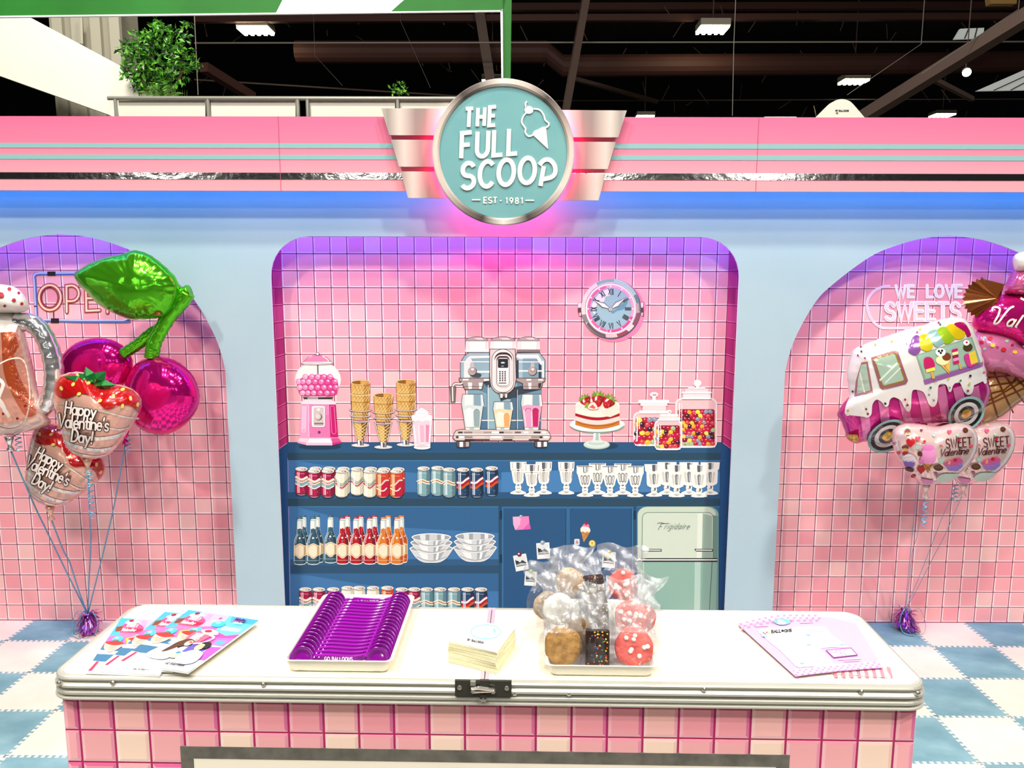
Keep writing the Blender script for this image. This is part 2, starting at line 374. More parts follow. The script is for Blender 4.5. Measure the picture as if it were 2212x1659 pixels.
# ================================================================== tiled walls behind the openings
grout = M('#8f1d50', rough=.5)
PZ = (at(640, 548, DW).z-at(640, 940.7, DW).z)/11; Z0 = at(640, 548, DW).z
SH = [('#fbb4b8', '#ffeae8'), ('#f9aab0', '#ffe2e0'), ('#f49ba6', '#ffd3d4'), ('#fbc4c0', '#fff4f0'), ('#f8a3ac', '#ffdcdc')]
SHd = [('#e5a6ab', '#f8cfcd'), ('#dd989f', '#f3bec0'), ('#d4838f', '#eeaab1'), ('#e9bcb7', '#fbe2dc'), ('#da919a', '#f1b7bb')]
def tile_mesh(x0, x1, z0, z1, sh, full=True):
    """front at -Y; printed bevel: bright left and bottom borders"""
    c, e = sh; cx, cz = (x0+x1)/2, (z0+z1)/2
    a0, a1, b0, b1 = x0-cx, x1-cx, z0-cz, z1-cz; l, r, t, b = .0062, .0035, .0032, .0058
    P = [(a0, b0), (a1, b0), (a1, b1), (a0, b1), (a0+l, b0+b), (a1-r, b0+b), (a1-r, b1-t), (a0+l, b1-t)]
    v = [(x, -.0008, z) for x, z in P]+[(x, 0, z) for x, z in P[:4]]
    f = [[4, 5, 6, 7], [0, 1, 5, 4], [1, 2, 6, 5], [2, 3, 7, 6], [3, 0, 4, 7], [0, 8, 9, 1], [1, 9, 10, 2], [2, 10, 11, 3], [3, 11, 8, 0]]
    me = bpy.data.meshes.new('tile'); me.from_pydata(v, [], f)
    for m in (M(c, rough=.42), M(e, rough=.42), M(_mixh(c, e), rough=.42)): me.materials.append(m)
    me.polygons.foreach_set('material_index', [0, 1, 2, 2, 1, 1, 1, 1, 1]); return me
def _mixh(a, b): return '#'+''.join('%02x' % ((int(a[i:i+2], 16)+int(b[i:i+2], 16))//2) for i in (1, 3, 5))
def tile_wall(name, xline, px, X0, X1, inside, prio, dark):
    ex = .13 if name == 'wall_back' else 0
    base = MB().box((X0-ex, DW, 0), (X1+ex, DW+.02, 2.38), grout).build(name); tag(base, kind='structure')
    g = .0021; cells = []
    k0 = int(math.floor((X0-xline)/px)); k1 = int(math.ceil((X1-xline)/px))
    for k in range(k0, k1):
        for j in range(-3, 26):
            xa, xb = xline+k*px+g, xline+(k+1)*px-g; zb = Z0-j*PZ-g; za = Z0-(j+1)*PZ+g
            xa, xb = max(xa, X0), min(xb, X1); za = max(za, .003)
            if xb-xa < .004 or zb-za < .01 or not inside((xa+xb)/2, (za+zb)/2, px): continue
            cells.append((prio((xa+xb)/2, (za+zb)/2), xa, xb, za, zb))
    cells.sort(key=lambda c: -c[0]); share = {}; rest = ([], [], [], [])
    for i, (p, xa, xb, za, zb) in enumerate(cells):
        S = SH
        q = R.random(); s = S[0 if q < .36 else 1 if q < .66 else 2 if q < .74 else 3 if q < .82 else 4]
        key = (round(xb-xa, 4), round(zb-za, 4), s)
        if key not in share: share[key] = tile_mesh(xa, xb, za, zb, s)
        o = None
        if i < 300:
            o = bpy.data.objects.new('tile', share[key]); C.objects.link(o); o.parent = base; o.location = ((xa+xb)/2, DW, (za+zb)/2)
        else: rest[0].append((share[key], ((xa+xb)/2, DW, (za+zb)/2)))
    if rest[0]:
        bm = bmesh.new(); ms = []; V, Fc, fm = [], [], []
        for me, l in rest[0]:
            b = len(V); V += [(v.co.x+l[0], v.co.y+l[1], v.co.z+l[2]) for v in me.vertices]
            for q in me.polygons:
                m = me.materials[q.material_index]
                if m not in ms: ms.append(m)
                Fc.append([i+b for i in q.vertices]); fm.append(ms.index(m))
        bm.free(); o = mesh('tile_remainder', V, Fc, ms, base, fm); o['kind'] = 'stuff'
    return base
# openings of the blue front panel (world x, z), traced on the panel's own plane
def w2(x, y): p = at(x, y, YP); return (p.x, p.z)
XC = w2(1091, 700)[0]
ra = [w2(*p) for p in ((1669, 1313), (1686, 868), (1697.6, 796), (1717, 732), (1758.6, 657), (1797, 616), (1875, 557.6), (1930, 532.6), (1990, 516), (2052, 509))]
AX = ra[-1][0]; half = [(ra[0][0], 0)]+smooth([ra[0]]+ra[1:], 5)
half = [(x, z) for x, z in half]; half[0] = (ra[0][0]+.0, -.0)
xb_ = ra[0][0]
half = [(max(x, xb_), z) for x, z in half]
arch_r = half+[(2*AX-x, z) for x, z in reversed(half[:-1])]
arch_l = [(2*XC-x, z) for x, z in reversed(arch_r)]
CL, CR = w2(611, 1200)[0]-.002, w2(1570, 1200)[0]+.002; CT = w2(1091, 511.5)[1]; rc = .185
copen = [(CL, 0), (CL, CT-rc)]+[(CL+rc+rc*cos(radians(a)), CT-rc+rc*sin(radians(a))) for a in range(170, 89, -10)]+[(CR-rc+rc*cos(radians(a)), CT-rc+rc*sin(radians(a))) for a in range(90, -1, -10)]+[(CR, 0)]
def inpoly(x, z, P):
    c = False; n = len(P)
    for i in range(n):
        (x1, z1), (x2, z2) = P[i], P[i-1]
        if (z1 > z) != (z2 > z) and x < (x2-x1)*(z-z1)/(z2-z1)+x1: c = not c
    return c
def grow(P, d):
    cx = (min(p[0] for p in P)+max(p[0] for p in P))/2
    H = max(p[1] for p in P); w = max(p[0] for p in P)-cx
    return [(cx+(x-cx)*(1+d/w), z*(1+d/H) if z > .01 else -1) for x, z in P]
aL, aR, aC = grow(arch_l, .10), grow(arch_r, .10), grow(copen, .08)
pl = (at(199.7, 511, DW).x-at(50, 511, DW).x)/4
pr = (at(2140, 530, DW).x-at(1872.8, 530, DW).x)/7
pc = (at(930.7, 512, DW).x-at(675.6, 512, DW).x)/7
XL0, XR0 = min(p[0] for p in arch_l), max(p[0] for p in arch_r)
def vis(x, z): # how much of a wall point shows: in frame first, then low ones last
    return (2 if abs(x) < 2.62 else 0)-abs(x)*.05
wl = tile_wall('wall_left', at(50, 511, DW).x, pl, -3.0, CL-.16, lambda x, z, p: inpoly(x, z, aL), lambda x, z: vis(x, z)-(1.5 if x > max(p[0] for p in arch_l)+.02 else 0), 1)
wr = tile_wall('wall_right', at(1872.8, 530, DW).x, pr, CR+.16, 3.0, lambda x, z, p: inpoly(x, z, aR), lambda x, z: vis(x, z)-(1.5 if x < min(p[0] for p in arch_r)-.02 else 0), 1)
XiL, XiR = at(609.3, 600, DW).x, at(1572.5, 600, DW).x; ZSH = at(1091, 956, DW).z
wb = tile_wall('wall_back', at(675.6, 512, DW).x, pc, XiL, XiR, lambda x, z, p: inpoly(x, z, aC) and z > ZSH-.07, lambda x, z: 1-abs(z-1.75)+(0 if inpoly(x, z, copen) else -2), 0)
# printed tiled reveals of the niche, drawn in perspective left and right
fnW = frame_Y(0, 0, 1, DW)
rv = Art(fnW, o0=.0009, step=2e-5).part('printed_reveal')
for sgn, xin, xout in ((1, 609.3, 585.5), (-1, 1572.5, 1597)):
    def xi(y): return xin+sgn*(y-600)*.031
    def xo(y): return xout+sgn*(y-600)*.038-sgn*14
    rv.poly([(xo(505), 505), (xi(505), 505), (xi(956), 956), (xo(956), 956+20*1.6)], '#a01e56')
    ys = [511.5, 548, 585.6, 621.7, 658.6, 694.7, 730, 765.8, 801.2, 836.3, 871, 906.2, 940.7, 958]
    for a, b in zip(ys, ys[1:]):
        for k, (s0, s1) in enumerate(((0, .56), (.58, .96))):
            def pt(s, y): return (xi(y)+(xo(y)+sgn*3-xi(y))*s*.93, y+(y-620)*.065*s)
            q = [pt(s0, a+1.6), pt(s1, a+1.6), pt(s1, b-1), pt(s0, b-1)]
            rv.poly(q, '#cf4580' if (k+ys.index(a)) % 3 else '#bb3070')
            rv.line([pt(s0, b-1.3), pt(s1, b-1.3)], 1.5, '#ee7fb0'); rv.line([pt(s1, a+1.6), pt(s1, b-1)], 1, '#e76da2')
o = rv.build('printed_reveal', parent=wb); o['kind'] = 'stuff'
# ================================================================== blue front panel with its three openings
blue = fresh('#adc4d0', rough=.6, spec=.2); blue.name = 'panel_blue'; mottle(blue, '#abc3cf', '#b0c7d2', 3)
edge = M('#f4f2f0', rough=.4)
XE = 3.35
P = [(-XE, 0), (arch_l[0][0], 0)]+arch_l+[(CL, 0)]+copen+[(arch_r[0][0], 0)]+arch_r+[(XE, 0), (XE, 2.44), (-XE, 2.44)]
Q = [P[0]]
for p in P[1:]:
    if math.hypot(p[0]-Q[-1][0], p[1]-Q[-1][1]) > 1e-4: Q.append(p)
pb = MB().prism([(x, YP, z) for x, z in Q], (0, .012, 0), edge, cap=blue).build('wall_front'); tag(pb, kind='structure')
# ================================================================== header board
ZT, ZB = at(1106, 252.5, YF).z, at(1106, 413, YF).z
hd = empty('header_board', (0, YF, ZB), 'long pink header board with two teal stripes and a mirror band above the arches', 'header board')
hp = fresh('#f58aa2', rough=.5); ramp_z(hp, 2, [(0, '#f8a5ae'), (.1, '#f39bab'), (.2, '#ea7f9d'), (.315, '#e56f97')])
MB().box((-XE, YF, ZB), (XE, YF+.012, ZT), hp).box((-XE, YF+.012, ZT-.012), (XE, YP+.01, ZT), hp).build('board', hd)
zz = lambda y: at(1106, y, YF).z
for a, b in ((310.5, 321), (335.5, 345.5)):
    MB().box((-XE, YF-.0015, zz(b)), (XE, YF, zz(a)), M('#8cbabb')).build('stripe', hd, label='teal stripe')
chrome = fresh('#e9e6e4', rough=.1, metal=1, gain=1); bump(chrome, 26, .07, .012, stretch=(1, 1, 1.6), detail=3)
MB().box((-XE, YF-.002, zz(388.5)), (XE, YF, zz(374)), chrome).build('mirror_band', hd, label='crinkled mirror foil band')
for x in (604, 1636, 2360, -130):
    X = at(x, 330, YF).x; MB().box((X-.0009, YF-.0026, ZB), (X+.0009, YF, ZT), M('#c7627f')).build('seam', hd)
ledb = M('#0c90ff', emit=25); ledv = M('#5a50ff', emit=75)
tag(MB().box((-XE, YF+.02, ZB+.028), (XE, YF+.036, ZB+.034), ledb).build('led_strip'), 'blue led strip tucked under the pink header board', 'led strip')
# ================================================================== round sign with wings
kS = 580/2212; fS = frame_Y(800, 150, kS, YS); fSw = frame_Y(800, 150, kS, YF-.035)
silver = fresh('#e6dfd8', rough=.38, metal=.25)
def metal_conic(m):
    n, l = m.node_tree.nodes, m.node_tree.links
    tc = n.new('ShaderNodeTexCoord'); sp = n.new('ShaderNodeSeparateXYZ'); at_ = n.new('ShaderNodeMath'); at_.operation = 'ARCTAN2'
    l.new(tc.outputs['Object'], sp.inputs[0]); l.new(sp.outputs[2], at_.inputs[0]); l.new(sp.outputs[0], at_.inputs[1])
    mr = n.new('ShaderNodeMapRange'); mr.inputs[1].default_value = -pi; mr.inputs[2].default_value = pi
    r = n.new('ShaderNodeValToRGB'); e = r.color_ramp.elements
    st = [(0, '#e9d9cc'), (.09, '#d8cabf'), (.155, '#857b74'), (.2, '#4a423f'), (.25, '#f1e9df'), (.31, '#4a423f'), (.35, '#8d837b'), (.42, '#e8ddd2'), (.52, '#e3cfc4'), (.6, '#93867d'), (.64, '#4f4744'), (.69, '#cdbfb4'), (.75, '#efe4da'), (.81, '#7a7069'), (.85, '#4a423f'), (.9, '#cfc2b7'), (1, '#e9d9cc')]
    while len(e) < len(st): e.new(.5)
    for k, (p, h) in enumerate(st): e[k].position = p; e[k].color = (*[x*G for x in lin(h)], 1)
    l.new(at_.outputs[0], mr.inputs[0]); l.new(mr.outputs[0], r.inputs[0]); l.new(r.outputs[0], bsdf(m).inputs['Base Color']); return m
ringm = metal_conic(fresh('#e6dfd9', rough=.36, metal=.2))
c0 = fS(1096, 690, 0); RW = (fS(1680, 690, 0)-fS(512, 690, 0)).length/2; RI = (fS(1618, 690, 0)-fS(566, 690, 0)).length/2
sg = empty('round_sign', (c0.x, YS, c0.z), 'round teal ice cream parlour sign in a silver ring with six silver wings', 'sign')
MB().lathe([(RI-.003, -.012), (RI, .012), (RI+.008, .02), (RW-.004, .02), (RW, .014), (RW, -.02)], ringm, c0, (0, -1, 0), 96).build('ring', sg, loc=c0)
teal = fresh('#70a8ab', rough=.55); mottle(teal, '#6ea6aa', '#76acad', 6)
MB().lathe([(RI-.001, -.012), (RI-.001, .006), (0, .006)], teal, c0, (0, -1, 0), 96).build('face', sg)
def solid(strokes, w, fn, o, d, mat, polys=()):
    b = MB()
    for q in strokes:
        v, f = ribbon(q, w, q[0] == q[-1] and len(q) > 8)
        if not v: continue
        d += 1.2e-4
        n = len(v)//2; cl = len(f) == n
        top = [fn(p[0], p[1], o+d) for p in v]; bot = [fn(p[0], p[1], o) for p in v]; m = len(v)
        F_ = [list(x) for x in f]
        for i in range(n if cl else n-1):
            j = (i+1) % n; F_ += [[2*i, 2*j, m+2*j, m+2*i], [2*i+1, m+2*i+1, m+2*j+1, 2*j+1]]
        if not cl: F_ += [[0, m, m+1, 1], [m-2, m-1, 2*m-1, 2*m-2]]
        b.add(top+bot, F_, mat)
    for p in polys: b.prism([fn(x, y, o+d) for x, y in p], Vector((0, d, 0)), mat)
    return b
letm = M('#fbeee6', rough=.5)
solid(text('THE', 780, 480, 150, shear=.12, rot=-4, track=.27, sx=.68), 30, fS, .006, .006, letm).build('lettering', sg)
solid(text('FULL', 750, 735, 205, shear=.12, rot=-5, track=.235, sx=.78), 35, fS, .006, .006, letm).build('lettering', sg)
sp_ = text('SCOO', 752, 985, 205, shear=.12, rot=-5, track=.235, sx=.9)
pP = [[(1398, 962), (1425, 830)], arc(1448, 832, 82, 84, 205, 452, 16)]
solid(sp_, 37, fS, .006, .006, letm).build('lettering', sg)
solid([[(1400, 962), (1428, 800)], smooth([(1392, 790), (1428, 752), (1475, 748), (1515, 790), (1522, 850), (1490, 890), (1418, 908)], 5)], 36, fS, .006, .006, letm).build('lettering', sg)
solid(text('EST', 936, 1102, 46, sx=1.05, track=.3)+text('-', 1067, 1104, 46)+text('1981', 1117, 1106, 46, track=.5)+[[(838, 1076), (908, 1076)], [(1277, 1081), (1349, 1081)]], 10, fS, .006, .003, letm).build('lettering', sg)
ice = [smooth([(1300, 345), (1260, 390), (1248, 440), (1278, 490), (1276, 520), (1300, 552), (1335, 545), (1352, 518), (1385, 502), (1418, 485), (1455, 478), (1470, 450), (1440, 420), (1428, 380), (1395, 338), (1345, 328)], 5), smooth([(1282, 318), (1278, 285), (1290, 268)], 4)]
solid(ice, 13, fS, .006, .005, letm, [[(1340, 545), (1345, 520), (1385, 505), (1415, 482), (1447, 488), (1464, 660)], circ(1306, 338, 36, 32)]).build('cone_emblem', sg)
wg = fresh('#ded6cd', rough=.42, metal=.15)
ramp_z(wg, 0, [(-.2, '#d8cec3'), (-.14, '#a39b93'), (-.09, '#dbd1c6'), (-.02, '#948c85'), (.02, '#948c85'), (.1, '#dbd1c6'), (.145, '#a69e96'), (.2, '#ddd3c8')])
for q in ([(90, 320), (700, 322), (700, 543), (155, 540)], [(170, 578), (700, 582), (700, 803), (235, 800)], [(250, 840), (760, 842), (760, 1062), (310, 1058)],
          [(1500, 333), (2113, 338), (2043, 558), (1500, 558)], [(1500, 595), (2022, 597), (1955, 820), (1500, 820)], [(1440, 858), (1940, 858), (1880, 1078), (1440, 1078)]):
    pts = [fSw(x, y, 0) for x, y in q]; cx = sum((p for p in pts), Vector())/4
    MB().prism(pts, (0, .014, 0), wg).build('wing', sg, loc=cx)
pk = M('#ff2078', emit=105)
MB().tube([(c0.x+RW*.93*cos(2*pi*k/48), YS+.03, c0.z+RW*.93*sin(2*pi*k/48)) for k in range(48)], .006, pk, closed=True).build('led_ring', sg, label='glowing pink led ring behind the disc')
MB().lathe([(RW*.7, 0), (RW*.7, .045)], M('#d8d0ca'), (c0.x, YF-.002, c0.z), (0, -1, 0), 48).build('backing', sg)
# led strip in the gap between panel and tiled wall
tag(MB().box((-XE, YP+.05, 2.12), (XE, YP+.075, 2.128), ledv).build('led_strip'), 'violet blue led strip in the gap behind the arches', 'led strip')
# ================================================================== the hall behind
blk = fresh('#0e0b0a', rough=.8); blk.name = 'hall_black'
tag(MB().box((-60, -14, 12), (60, 90, 12.1), blk).build('ceiling'), kind='structure')
tag(MB().box((-60, 88, -.05), (60, 88.2, 12), blk).build('wall_far'), kind='structure')
stl = fresh('#5b3a33', rough=.6); stl2 = fresh('#7a655c', rough=.6); stl.name = 'roof_steel'
def bar(name, p, q, r, m, label, cat, n=4, group=None):
    b = MB(); b.tube([p, q] if cat != 'cable' else [(p[0], p[1], 12.05), p, q], r, m, n=n); return tag(b.build(name), label, cat, group)
bar('roof_beam', at(1270, -30, 20), at(1222, 240, 22), .13, stl2, 'brown steel roof strut running down behind the sign, right of the green post', 'beam')
bar('roof_beam', at(1030, -10, 24), at(1060, 180, 24), .2, stl2, 'rust brown steel post just left of the green post', 'beam')
bar('roof_beam', at(2250, 15, 14), at(1850, 262, 18), .17, stl2, 'broad brown steel rafter rising to the top right corner', 'beam')
bar('roof_beam', at(440, 145, 20), at(545, 210, 22), .16, stl, 'dark diagonal brace right of the potted tree', 'beam')
bar('roof_beam', at(1240, 170, 30), at(1420, 220, 32), .1, stl2, 'thin diagonal brace below the big duct', 'beam')
bar('roof_beam', at(2010, 168, 18), at(2100, 214, 19), .07, stl2, 'short diagonal brace under the broad rafter', 'beam')
bar('roof_beam', at(-20, 20, 26), at(2230, 12, 30), .16, stl, 'long dark purlin across the very top of the hall', 'beam')
bar('roof_beam', at(420, 42, 24), at(2230, 36, 25), .13, stl, 'second long dark purlin below the first one', 'beam')
tag(MB().tube([at(640, 112, 26), at(1180, 112, 26), at(1215, 142, 26), at(1950, 138, 27), at(2230, 132, 28)], .34, stl, n=14).build('air_duct'), 'thick rust brown air duct across the dark hall roof', 'duct')
bar('pipe', at(420, 93, 22), at(2230, 90, 22), .022, M('#a79f92'), 'thin pale pipe high across the dark roof', 'pipe', 6)
bar('pipe', at(1100, 218, 30), at(2230, 214, 30), .02, stl2, 'thin dark pipe just above the header board', 'pipe', 6)
bar('pipe', at(420, 172, 28), at(1000, 208, 28), .03, stl2, 'sloping brown pipe behind the tree and railing', 'pipe', 6)
for i, (x0, y0, x1, y1, Y) in enumerate(((1585, 100, 1582, 250, 16), (1990, 95, 1830, 205, 16), (2200, 20, 1990, 160, 15), (420, 30, 428, 205, 14), (865, 45, 930, 190, 24), (680, 120, 740, 185, 24))):
    bar('cable', at(x0, y0, Y), at(x1, y1, Y), .008, M('#8b857c'), 'thin hanging steel cable, %s' % ('above the right half of the header', 'crossing the broad rafter', 'highest at the top right', 'beside the potted tree', 'left of the green post', 'in the dark roof right of the tree')[i], 'cable', 5)
rb = MB()
for k in range(90):
    x, y = R.uniform(430, 2200), R.uniform(5, 245); Y = min(R.uniform(26, 50), 9.6/max(.02, (590-y)/F)); a = at(x, y, Y); b_ = at(x+R.uniform(-30, 30), y+R.uniform(8, 40), Y)
    if max(a.z, b_.z) < 11.7: rb.tube([a, b_], .02, stl2, n=3)
tag(rb.build('roof_rods'), 'scattered short rods and wires in the dark roof', 'roof rods', kind='stuff')
hot = M('#fff3c8', emit=26)
for i, (x, y, w, h) in enumerate(((552, 52, 62, 34), (1540, 51, 58, 32), (1845, 166, 50, 26), (1064, 168, 42, 26), (1393, 246, 36, 18), (2036, 243, 40, 16))):
    p = atz(x, y, 9.2) if y < 300 else None; Y = p.y; s = Y/F
    e = empty('high_bay_light', p, ['glaring rectangular hall lamp right of the potted tree', 'glaring rectangular hall lamp right of the green post', 'glaring hall lamp hanging above the white tent peak', 'glaring hall lamp peeping out behind the top of the sign', 'small glaring hall lamp over the right wing of the sign', 'small glaring hall lamp at the far right over the header'][i], 'lamp', 'hall lamps')
    MB().box((p.x-w*s*.5, Y-.35, p.z-h*s*.38), (p.x+w*s*.5, Y+.35, p.z-h*s*.3), hot).build('lens', e)
    hb = MB().box((p.x-w*s*.52, Y-.37, p.z-h*s*.3), (p.x+w*s*.52, Y+.37, p.z+h*s*.1), M('#d9d2bd'))
    for k in range(5): hb.box((p.x-w*s*.5+k*w*s*.22, Y-.36, p.z-h*s*.46), (p.x-w*s*.5+k*w*s*.22+w*s*.1, Y+.36, p.z-h*s*.36), hot)
    hb.build('housing', e); MB().tube([(p.x, Y, p.z), (p.x, Y, 12)], .02, stl2, n=5).build('hanger', e)
sp = at(2086, 152, 17); e = empty('spot_light', sp, 'small white spotlight hanging below the right rafter', 'lamp')
MB().tube([sp, (sp.x, sp.y, 12.05)], .012, stl2, n=5).build('hanger', e)
MB().lathe([(.03, 0), (.09, .12), (.09, .2)], M('#dcdcdc'), sp, (-.4, -1, -.5), 12).build('housing', e)
MB().lathe([(.085, .2), (0, .205)], M('#ffffff', emit=10), sp, (-.4, -1, -.5), 12).build('lens', e)
for i, q in enumerate(([(2062, 84), (2075, 62), (2126, 60), (2124, 82)], [(2110, 196), (2215, 150), (2215, 190), (2215, 194)])):
    e = empty('roof_hatch', at(q[0][0], q[0][1], 24), ['small pale skylight panel high at the right', 'larger pale skylight strip at the right edge under the rafter'][i], 'skylight')
    MB().prism([at(x, y, 24) for x, y in q], (0, .1, 0), M('#d8dcd6', emit=.45)).build('panel', e)
    for k in (.35, .7): MB().tube([at(q[0][0]+(q[3][0]-q[0][0])*k, q[0][1]+(q[3][1]-q[0][1])*k, 23.9), at(q[1][0]+(q[2][0]-q[1][0])*k, q[1][1]+(q[2][1]-q[1][1])*k, 23.9)], .02, stl2, n=4).build('bar', e)
tag(MB().prism([at(2138, -6, 15), at(2198, -6, 15), at(2196, 8, 15), at(2140, 8, 15)], (0, .15, 0), M('#8a6a3a', emit=.1)).build('sign_box'), 'small amber box sign at the very top right corner', 'sign')
# neighbouring stand: fluted column, sloping white beam, railing with planter, green arch
wht = fresh('#ece6d6', rough=.7); wht.name = 'stand_white'
e = empty('column', at(176, 255, 9), 'grey beige fluted column behind the sloping white beam', 'column')
colm = M('#97917f', rough=.7)
A_, B_ = at(104, 20, 9), at(249, 255, 9); zt = at(176, -40, 9).z
cb = MB().box((A_.x, 9, 0), (B_.x, 9.7, zt), colm); cb.build('shaft', e)
for k in range(4): MB().box((A_.x+.06+k*.21, 8.94, 0), (A_.x+.17+k*.21, 9.0, zt), M('#aaa593', rough=.7)).build('flute', e)
MB().tube([at(174, 30, 8.8), at(176, 95, 8.8)], .02, M('#b0aa98'), n=6).build('conduit', e)
tag(MB().prism([at(-260, -40, 8), at(62, 36, 8), at(300, 164, 8), at(300, 285, 8), at(236, 248, 8), at(0, 164, 8), at(-260, 70, 8)], (0, .3, 0), wht).build('sloping_beam'), 'broad white beam sloping down from the top left corner', 'beam')
Yr = 7.4; rl = empty('planter_railing', at(600, 260, Yr), 'white panelled balcony railing with grey rails behind the header board', 'railing'); rm = M('#a7a599', rough=.35, metal=.3)
MB().tube([at(233, 212, Yr), at(985, 213, Yr)], .019, rm, n=10).build('top_rail', rl)
dk_ = at(600, 262, 7.4).z
tag(MB().box((-3.6, 7.43, -.0125), (-.2, 9, dk_), M('#ddd6c6')).build('wall_neighbour'), kind='structure')
for x in (249, 449, 643, 664, 859): p_ = at(x, 212, Yr); MB().tube([p_, (p_.x, p_.y, -.0125)], .017, rm, n=10).build('post', rl)
for a, b in ((256, 443), (455, 638), (669, 853), (864, 1060)):
    MB().prism([at(a, 217, Yr+.02), at(b, 217, Yr+.02), at(b, 300, Yr+.02), at(a, 300, Yr+.02)], (0, .02, 0), M('#f3eddc')).build('panel', rl)
# potted tree
def leafmesh(name, parent, pts, size, ms, up=.2):
    V, Fc, fm = [], [], []
    for p, d, s in pts:
        d = Vector(d).normalized(); w = d.cross(Vector((R.uniform(-1, 1), R.uniform(-1, 1), R.uniform(-1, 1)))).normalized(); L = size*s
        n = d.cross(w)*.12*L; b = len(V); p = Vector(p)
        V += [p, p+d*L*.45+w*L*.26+n, p+d*L, p+d*L*.45-w*L*.26+n, p+d*L*.5]
        Fc += [[b, b+1, b+4], [b+1, b+2, b+4], [b+2, b+3, b+4], [b+3, b, b+4]]; fm += [R.randrange(len(ms))]*4
    o = mesh(name, V, Fc, ms, parent, fm); o['kind'] = 'stuff'; return o
lv = [M(h, rough=.35, gain=1) for h in ('#36701a', '#285814', '#4c8c26', '#1e440f', '#65a834')]
Yt = 7.75; base = at(345, 230, Yt); tr = empty('potted_tree', base, 'bushy green potted ficus tree standing behind the white railing', 'tree')
tb = MB()
for a, b in ((345, 330), (340, 300), (352, 372), (348, 395)): tb.tube([at(a, 260, Yt), at(b, 150, Yt), at(b+R.uniform(-15, 15), 90, Yt+.1)], [.02, .014, .006], M('#5b4630'), n=6)
tb.build('trunk', tr)
pts = []
blobs = [(305, 92, 30), (345, 72, 26), (385, 84, 24), (398, 128, 26), (345, 120, 46), (300, 140, 34), (275, 108, 18), (322, 165, 34), (378, 160, 30), (272, 160, 10), (335, 46, 8), (408, 50, 6), (425, 140, 9), (300, 182, 16), (350, 185, 22)]
for x, y, r in blobs:
    for k in range(int(r*r*.13)+10):
        a, q = R.uniform(0, 2*pi), r*sqrt(R.random()); p = at(x+q*cos(a), y+q*sin(a), Yt+R.uniform(-.3, .3)*(1-q/r*.6)); d = (R.gauss(0, 1), R.gauss(-.3, .6), R.gauss(-.5, .7)); pts.append((p, d, R.uniform(.7, 1.2)))
leafmesh('foliage', tr, pts, .062, lv)
pm = [M(h, rough=.4, gain=1) for h in ('#4c7a2a', '#6c9a40')]
pf = empty('potted_palm', at(350, 240, 7.65), 'small feathery palm leaning over the white railing in front of the ficus', 'plant')
fb = MB()
for k in range(9):
    a = radians(-20+k*27); b = Vector(at(352, 222, 7.6)); t_ = Vector((cos(a)*.3, -.05, sin(a)*.2))
    pth = [b+t_*s+Vector((0, 0, -.09*s*s)) for s in (0, .25, .5, .75, 1)]; fb.tube(pth, .004, pm[0], n=4)
    for s in range(1, 12):
        q = b+t_*(s/11)+Vector((0, 0, -.09*(s/11)**2))
        for g in (-1, 1):
            d = (t_.normalized()*.6+Vector((-t_.z, 0, t_.x)).normalized()*g)*.075
            fb.add([q, q+d*.5+Vector((0, -.004, .006)), q+d, q+d*.5-Vector((0, 0, .006))], [[0, 1, 2, 3]], pm[s % 2])
fb.build('fronds', pf)
sp2 = empty('potted_plant', at(862, 212, 7.7), 'little leafy plant peeping over the railing left of the sign', 'plant')
leafmesh('foliage', sp2, [(at(862+R.gauss(0, 9), 195+R.gauss(0, 8), 7.7+R.uniform(-.08, .08)), (R.gauss(0, 1), -.3, R.gauss(.2, .7)), R.uniform(.6, 1)) for k in range(70)], .05, lv)
MB().tube([(at(862, 215, 7.7).x, 7.7, dk_), at(862, 215, 7.7), at(863, 190, 7.7)], .006, M('#5b4630'), n=5).build('stem', sp2)
ga = empty('fabric_arch', at(1094, 175, 6.2), 'tall green fabric arch with a white slanting stripe above the stand', 'arch')
grn = fresh('#1d6a1a', rough=.6); mottle(grn, '#1b651a', '#207020', 2)
MB().prism([at(-400, 40, 6.2), at(0, 35, 6.2), at(595, 30, 6.2), at(640, -60, 6.2), at(-400, -60, 6.2)], (0, .02, 0), grn).build('lintel', ga)
MB().prism([at(595, 30, 6.2), at(842, 27, 6.2), at(940, -60, 6.2), at(640, -60, 6.2)], (0, .02, 0), M('#f1eee4')).build('white_stripe', ga, label='white slanting stripe')
MB().prism([at(842, 27, 6.2), at(1088, 22, 6.2), at(1104, -60, 6.2), at(940, -60, 6.2)], (0, .02, 0), grn).build('lintel', ga)
MB().prism([at(1086, 170, 6.2), at(1103, 170, 6.2), at(1106, -60, 6.2), at(1086, -60, 6.2)], (0, .02, 0), grn).build('post', ga)
MB().prism([at(1083, 168, 6.19), at(1087, 168, 6.19), at(1086, 20, 6.19), at(1081, 22, 6.19)], (0, .02, 0), M('#e8e8ea')).build('post_edge', ga)
MB().prism([at(-400, 42, 6.19), at(1086, 25, 6.19), at(1086, 22, 6.19), at(-400, 38.5, 6.19)], (0, .02, 0), M('#e8e8ea')).build('hem', ga)
tp = empty('tent_peak', (at(1820, 258, 7).x, 7.05, -.0125), 'white rounded fabric peak with tiny lettering above the right header', 'tent')
MB().prism([at(x, y, 7) for x, y in [(1740, 275)]+smooth([(1768, 252), (1798, 222), (1808, 216), (1820, 214), (1832, 217), (1842, 224), (1868, 254)], 3)+[(1890, 275)]], (0, .1, 0), M('#f6f0de')).build('fabric', tp)
MB().tube([(at(1820, 258, 7).x, 7.05, -.0125), at(1820, 258, 7.05)], .03, rm).build('pole', tp)
